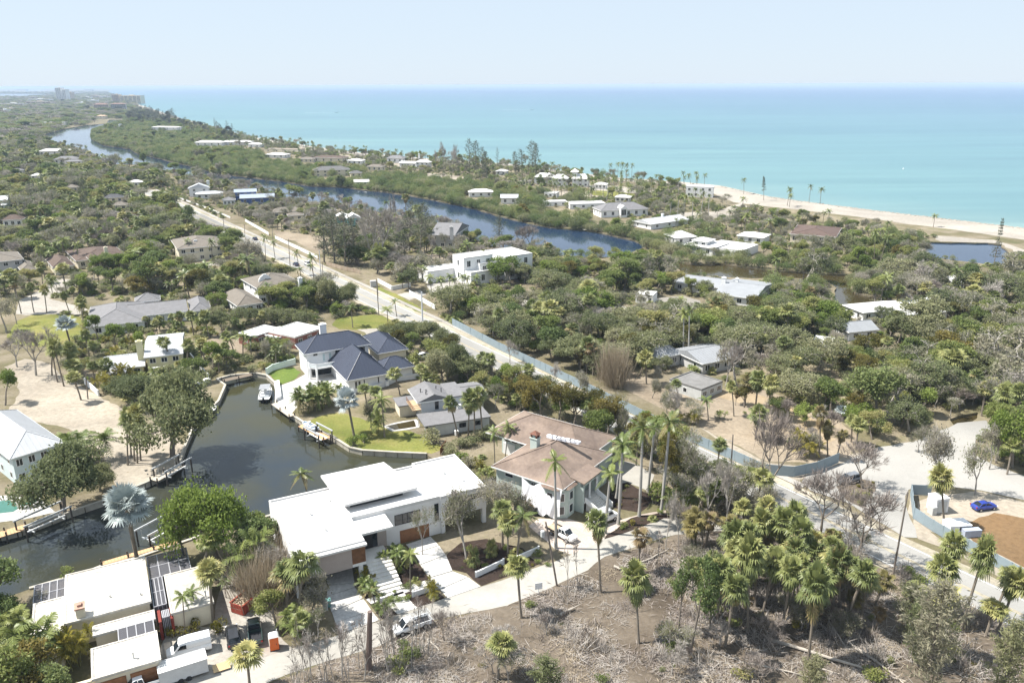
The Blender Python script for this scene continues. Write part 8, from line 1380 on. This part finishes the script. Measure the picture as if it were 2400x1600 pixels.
# masses: instanced on points by geometry nodes
def mass(name, items, label):
    protos = sorted({(t[0], t[1]) for t in items}); coll = bpy.data.collections.new(name + '_models')
    for i, (k, v) in enumerate(protos): coll.objects.link(bpy.data.objects.new(f'{name}_model_{i:03d}', PROTO[k][v]['both']))
    me = bpy.data.meshes.new(name); me.from_pydata([(t[2], t[3], t[4]) for t in items], [], [])
    for nm, ty, data in (('rot', 'FLOAT_VECTOR', [c for t in items for c in (0, 0, t[7])]), ('scl', 'FLOAT_VECTOR', [c for t in items for c in (t[6], t[6], t[5])]), ('idx', 'INT', [protos.index((t[0], t[1])) for t in items])):
        a = me.attributes.new(nm, ty, 'POINT'); a.data.foreach_set('vector' if ty == 'FLOAT_VECTOR' else 'value', data)
    o = link(name, me); stuff(o); o['label'] = label; ng = bpy.data.node_groups.new(name, 'GeometryNodeTree'); ng.interface.new_socket('Geometry', in_out='INPUT', socket_type='NodeSocketGeometry'); ng.interface.new_socket('Geometry', in_out='OUTPUT', socket_type='NodeSocketGeometry')
    N = ng.nodes; gi = N.new('NodeGroupInput'); go = N.new('NodeGroupOutput'); ip = N.new('GeometryNodeInstanceOnPoints'); ci = N.new('GeometryNodeCollectionInfo'); ci.inputs['Collection'].default_value = coll; ci.inputs['Separate Children'].default_value = True; ci.inputs['Reset Children'].default_value = True
    def na(nm, ty): n = N.new('GeometryNodeInputNamedAttribute'); n.data_type = ty; n.inputs['Name'].default_value = nm; return n.outputs['Attribute']
    ng.links.new(gi.outputs[0], ip.inputs['Points']); ng.links.new(ci.outputs[0], ip.inputs['Instance']); ip.inputs['Pick Instance'].default_value = True; ng.links.new(na('idx', 'INT'), ip.inputs['Instance Index']); ng.links.new(na('rot', 'FLOAT_VECTOR'), ip.inputs['Rotation']); ng.links.new(na('scl', 'FLOAT_VECTOR'), ip.inputs['Scale']); ng.links.new(ip.outputs[0], go.inputs[0])
    md = o.modifiers.new('mass', 'NODES'); md.node_group = ng; return o
if rest: mass('distant_woods', rest, 'far off woods of mixed green and grey trees')
# undergrowth between the trees and litter on the cleared lot
def under(name, zones, spacing, protos, rng_s, seed, label, margin=.6, exc=None, patchy=None):
    rg = np.random.default_rng(seed); items = []
    for px, keepf in zones:
        poly = np.array(W(px)); x0, y0 = poly.min(0); x1, y1 = poly.max(0); n = int((x1 - x0) * (y1 - y0) / spacing ** 2); g = rg.uniform([x0, y0], [x1, y1], (n, 2)); g = g[pip(g, poly)]
        if patchy: g = g[np.sin(g[:, 0] * .33 + 1.7 * np.sin(g[:, 1] * .21)) * np.cos(g[:, 1] * .29 + 1.3 * np.sin(g[:, 0] * .17)) + rg.normal(0, .3, len(g)) > patchy]
        ok = rg.random(len(g)) < keepf
        for e in (EXC if exc is None else exc):
            E_ = np.asarray(e); sel = np.where((g > E_.min(0)).all(1) & (g < E_.max(0)).all(1))[0]
            if len(sel): ok[sel] &= ~pip(g[sel], e)
        for p in g[ok]:
            k, v = protos[rg.integers(len(protos))]; s = rg.uniform(*rng_s); items.append([k, v, float(p[0]), float(p[1]), 0.0, s, s * rg.uniform(.9, 1.6), rg.uniform(0, 6.28), '', None])
    return mass(name, items, label)
WOODZ = [([(-60, 390), (380, 405), (600, 562), (900, 742), (760, 745), (480, 730), (200, 700), (-60, 700)], .55), ([(1050, 735), (960, 640), (1260, 605), (1470, 604), (1590, 645), (1930, 655), (1960, 730), (2050, 705), (2180, 620), (2480, 630), (2480, 1090), (2330, 1095), (2240, 970), (2040, 1035), (1960, 980), (1760, 900), (1480, 865), (1180, 805)], .6), ([(520, 432), (1020, 530), (1240, 605), (960, 645), (600, 525), (420, 445)], .5), ([(420, 300), (860, 372), (1380, 428), (1800, 500), (2200, 556), (1900, 620), (1540, 530), (860, 404)], .35), ([(1140, 830), (1370, 925), (1780, 1135), (1650, 1220), (1540, 1090), (1130, 900)], 1), ([(120, 735), (760, 745), (690, 860), (520, 880), (300, 940), (190, 900), (110, 820)], 1), ([(860, 770), (1040, 740), (1340, 905), (1330, 960), (1120, 960), (990, 900)], 1), ([(480, 730), (760, 668), (900, 742), (700, 760)], 1)]
SHR = [('shrub', k) for k in range(4)]
under('undergrowth', WOODZ, 3.4, SHR + [('fan_shrub', 0)], (.6, 1.4), 31, 'low scrub filling the ground between the trees')
# bespoke litter models for the cleared lot
PROTO['litter'] = []
for sd, n, L, mt in ((201, 60, .9, lm_twig), (202, 70, .7, lm_twig_brown), (203, 50, 1.3, lm_twig), (204, 90, .5, lm_dry)):
    rg = np.random.default_rng(sd); c = rg.normal(size=(n, 3)) * [.8, .8, .05] + [0, 0, .16]; d = unit(rg.normal(size=(n, 3)) * [1, 1, .22]); a = Arr().quads(cards(c, L, .05, rg, 1.0, d * 8, .5), np.clip(rg.normal(.5, .25, n), 0, 1)); PROTO['litter'].append(dict(both=a.mesh('litter', mt), h=.3, rad=1))
for sd, h_, r_, n, mt in ((205, .9, .6, 60, lm_dry), (206, .7, .5, 50, lm_grey), (207, 1.6, .8, 50, lm_twig_brown), (208, 2.2, .9, 60, lm_twig), (209, .5, .5, 60, lm_green)):
    PROTO['litter'].append(dict(both=grass_clump(sd, h_, r_, n, mt, .05)['crown'].mesh('litter', mt), h=h_, rad=r_))
LOTPX = [(1700, 1262), (1583, 1272), (1417, 1322), (1376, 1352), (1284, 1396), (1187, 1434), (1021, 1470), (950, 1498), (881, 1532), (728, 1580), (650, 1615), (630, 1650), (2440, 1640), (2430, 1505), (2234, 1408), (2139, 1347), (2004, 1284), (1922, 1254), (1820, 1195)]
under('dead_brush', [(LOTPX, 1)], 1.0, [('litter', k) for k in (0, 0, 0, 1, 1, 1, 2, 2, 2, 3, 3, 4, 6, 7)], (.6, 1.4), 37, 'dry sticks and dead brush strewn over the cleared lot', exc=[junction], patchy=.05); under('lot_weeds', [(LOTPX, .7)], 1.9, [('litter', 5), ('litter', 8), ('litter', 8), ('shrub', 0), ('litter', 4)], (.4, 1.1), 38, 'sparse weeds on the cleared lot', exc=[], patchy=.25)
under('garden_ground_cover', [([(1048, 1300), (1092, 1345), (1129, 1375), (1262, 1322), (1225, 1288), (1140, 1265)], .35), ([(838, 1374), (850, 1330), (950, 1292), (1045, 1402), (893, 1450)], .7), ([(1440, 1240), (1550, 1200), (1575, 1212), (1440, 1264)], .9), ([(1425, 1140), (1470, 1130), (1540, 1165), (1440, 1192)], .8), ([(1060, 1070), (1120, 1050), (1150, 1090), (1130, 1130)], .5), ([(2010, 1120), (2050, 1130), (2052, 1150), (2020, 1190), (1985, 1172)], .5), ([(20, 1470), (100, 1440), (100, 1520), (60, 1600), (0, 1600)], 1), ([(520, 1340), (600, 1300), (700, 1480), (680, 1510), (640, 1440)], .5), ([(1180, 1310), (1262, 1290), (1290, 1330), (1200, 1350)], 1)], 1.5, [('litter', 8), ('litter', 5), ('shrub', 0), ('shrub', 1), ('fan_shrub', 0), ('shrub', 4)], (.35, .7), 39, 'low planting in the garden beds', exc=FOOT)
# fallen logs, each its own thing
for k, (a, b, r, lb) in enumerate((((1800, 1500), (2120, 1600), .28, 'longest fallen grey log on the debris lot'), ((1980, 1500), (2130, 1610), .22, 'second fallen log crossing the longest one'), ((1890, 1560), (2010, 1598), .12, 'thin pale fallen branch below the longest log'), ((2240, 1548), (2340, 1572), .18, 'fallen log near the right edge of the debris lot'), ((1760, 1555), (1900, 1590), .15, 'fallen log left of the longest one'), ((1310, 1445), (1345, 1428), .3, 'uprooted stump log in the middle of the debris lot'), ((1500, 1320), (1570, 1290), .2, 'fallen trunk beside the shell lane'), ((1440, 1330), (1480, 1345), .22, 'short broken trunk near the dead palm'), ((1000, 1500), (1030, 1525), .14, 'snapped branch beside the white pickup'), ((1985, 1480), (2020, 1500), .14, 'pale snapped branch in the palm shade'), ((2060, 1540), (2075, 1500), .1, 'thin leaning dead branch at the dark hollow'))):
    A, B = np.array(G(*a)), np.array(G(*b)); mid = (A + B) / 2; n = 7; pth = []; rg = np.random.default_rng(300 + k)
    for i in range(n): t = i / (n - 1); pth.append(tuple((A + (B - A) * t - mid) + [*(rg.normal(size=2) * .12), r + .02 + .1 * math.sin(t * 3)]))
    t_ = thing('fallen_log', lb, 'log', tuple(mid)); MB().tube(pth, [r * (1 - .6 * i / (n - 1)) for i in range(n)], 8).build('log_trunk', M('weathered_log', (.40, .36, .31), .9, .2, 1), t_)
    for j in range(4): q = Vector(pth[2 + j % 4]); MB().tube([q, q + Vector((rg.normal() * .8, rg.normal() * .8, .5 + rg.random() * .6))], [r * .35, .015], 5).build('broken_branch', MATS['weathered_log'], t_)
# rocks along the shore
m_rock = M('shore_rock', (.36, .32, .27), .9, .25, .8); rk = []
for k in range(3):
    b_ = bmesh.new(); bmesh.ops.create_icosphere(b_, subdivisions=1, radius=1); rg = np.random.default_rng(k)
    for v in b_.verts: v.co *= rg.uniform(.7, 1.2); v.co.z *= .6
    me = bpy.data.meshes.new('rock'); b_.to_mesh(me); me.materials.append(m_rock); rk.append(me)
rg = np.random.default_rng(5); items = []; PROTO['rock'] = [dict(both=m_, h=1, rad=1) for m_ in rk]
for _ in range(420):
    x = rg.uniform(1690, 2420); k = np.interp(x, [1685, 1800, 1928, 2055, 2208, 2400], [435, 461, 478, 494, 512, 535]); g = G(x, k + abs(rg.normal()) * .9, 0); s = rg.uniform(.25, .75); items.append(['rock', int(rg.integers(3)), g[0], g[1], .05, s, s * 1.2, rg.uniform(0, 6), '', None])
mass('shore_rocks', items, 'line of small rocks along the water edge of the beach')
# ------------------------------------------------------------------ the air
m_haze = bpy.data.materials.new('haze'); m_haze.use_nodes = True; nt = m_haze.node_tree; nt.nodes.remove(nt.nodes['Principled BSDF']); pv = nt.nodes.new('ShaderNodeVolumePrincipled'); pv.inputs['Color'].default_value = (.60, .75, .96, 1); pv.inputs['Density'].default_value = HAZE_D; pv.inputs['Anisotropy'].default_value = .0
nt.links.new(pv.outputs[0], nt.nodes['Material Output'].inputs['Volume'])
if HAZE_D > 0: stuff(MB().box(-40000, 40000, -400, 60000, -4, 76.5).build('haze', m_haze))
print('TREES', len(rows), 'rest', len(rest), cnt, seen)
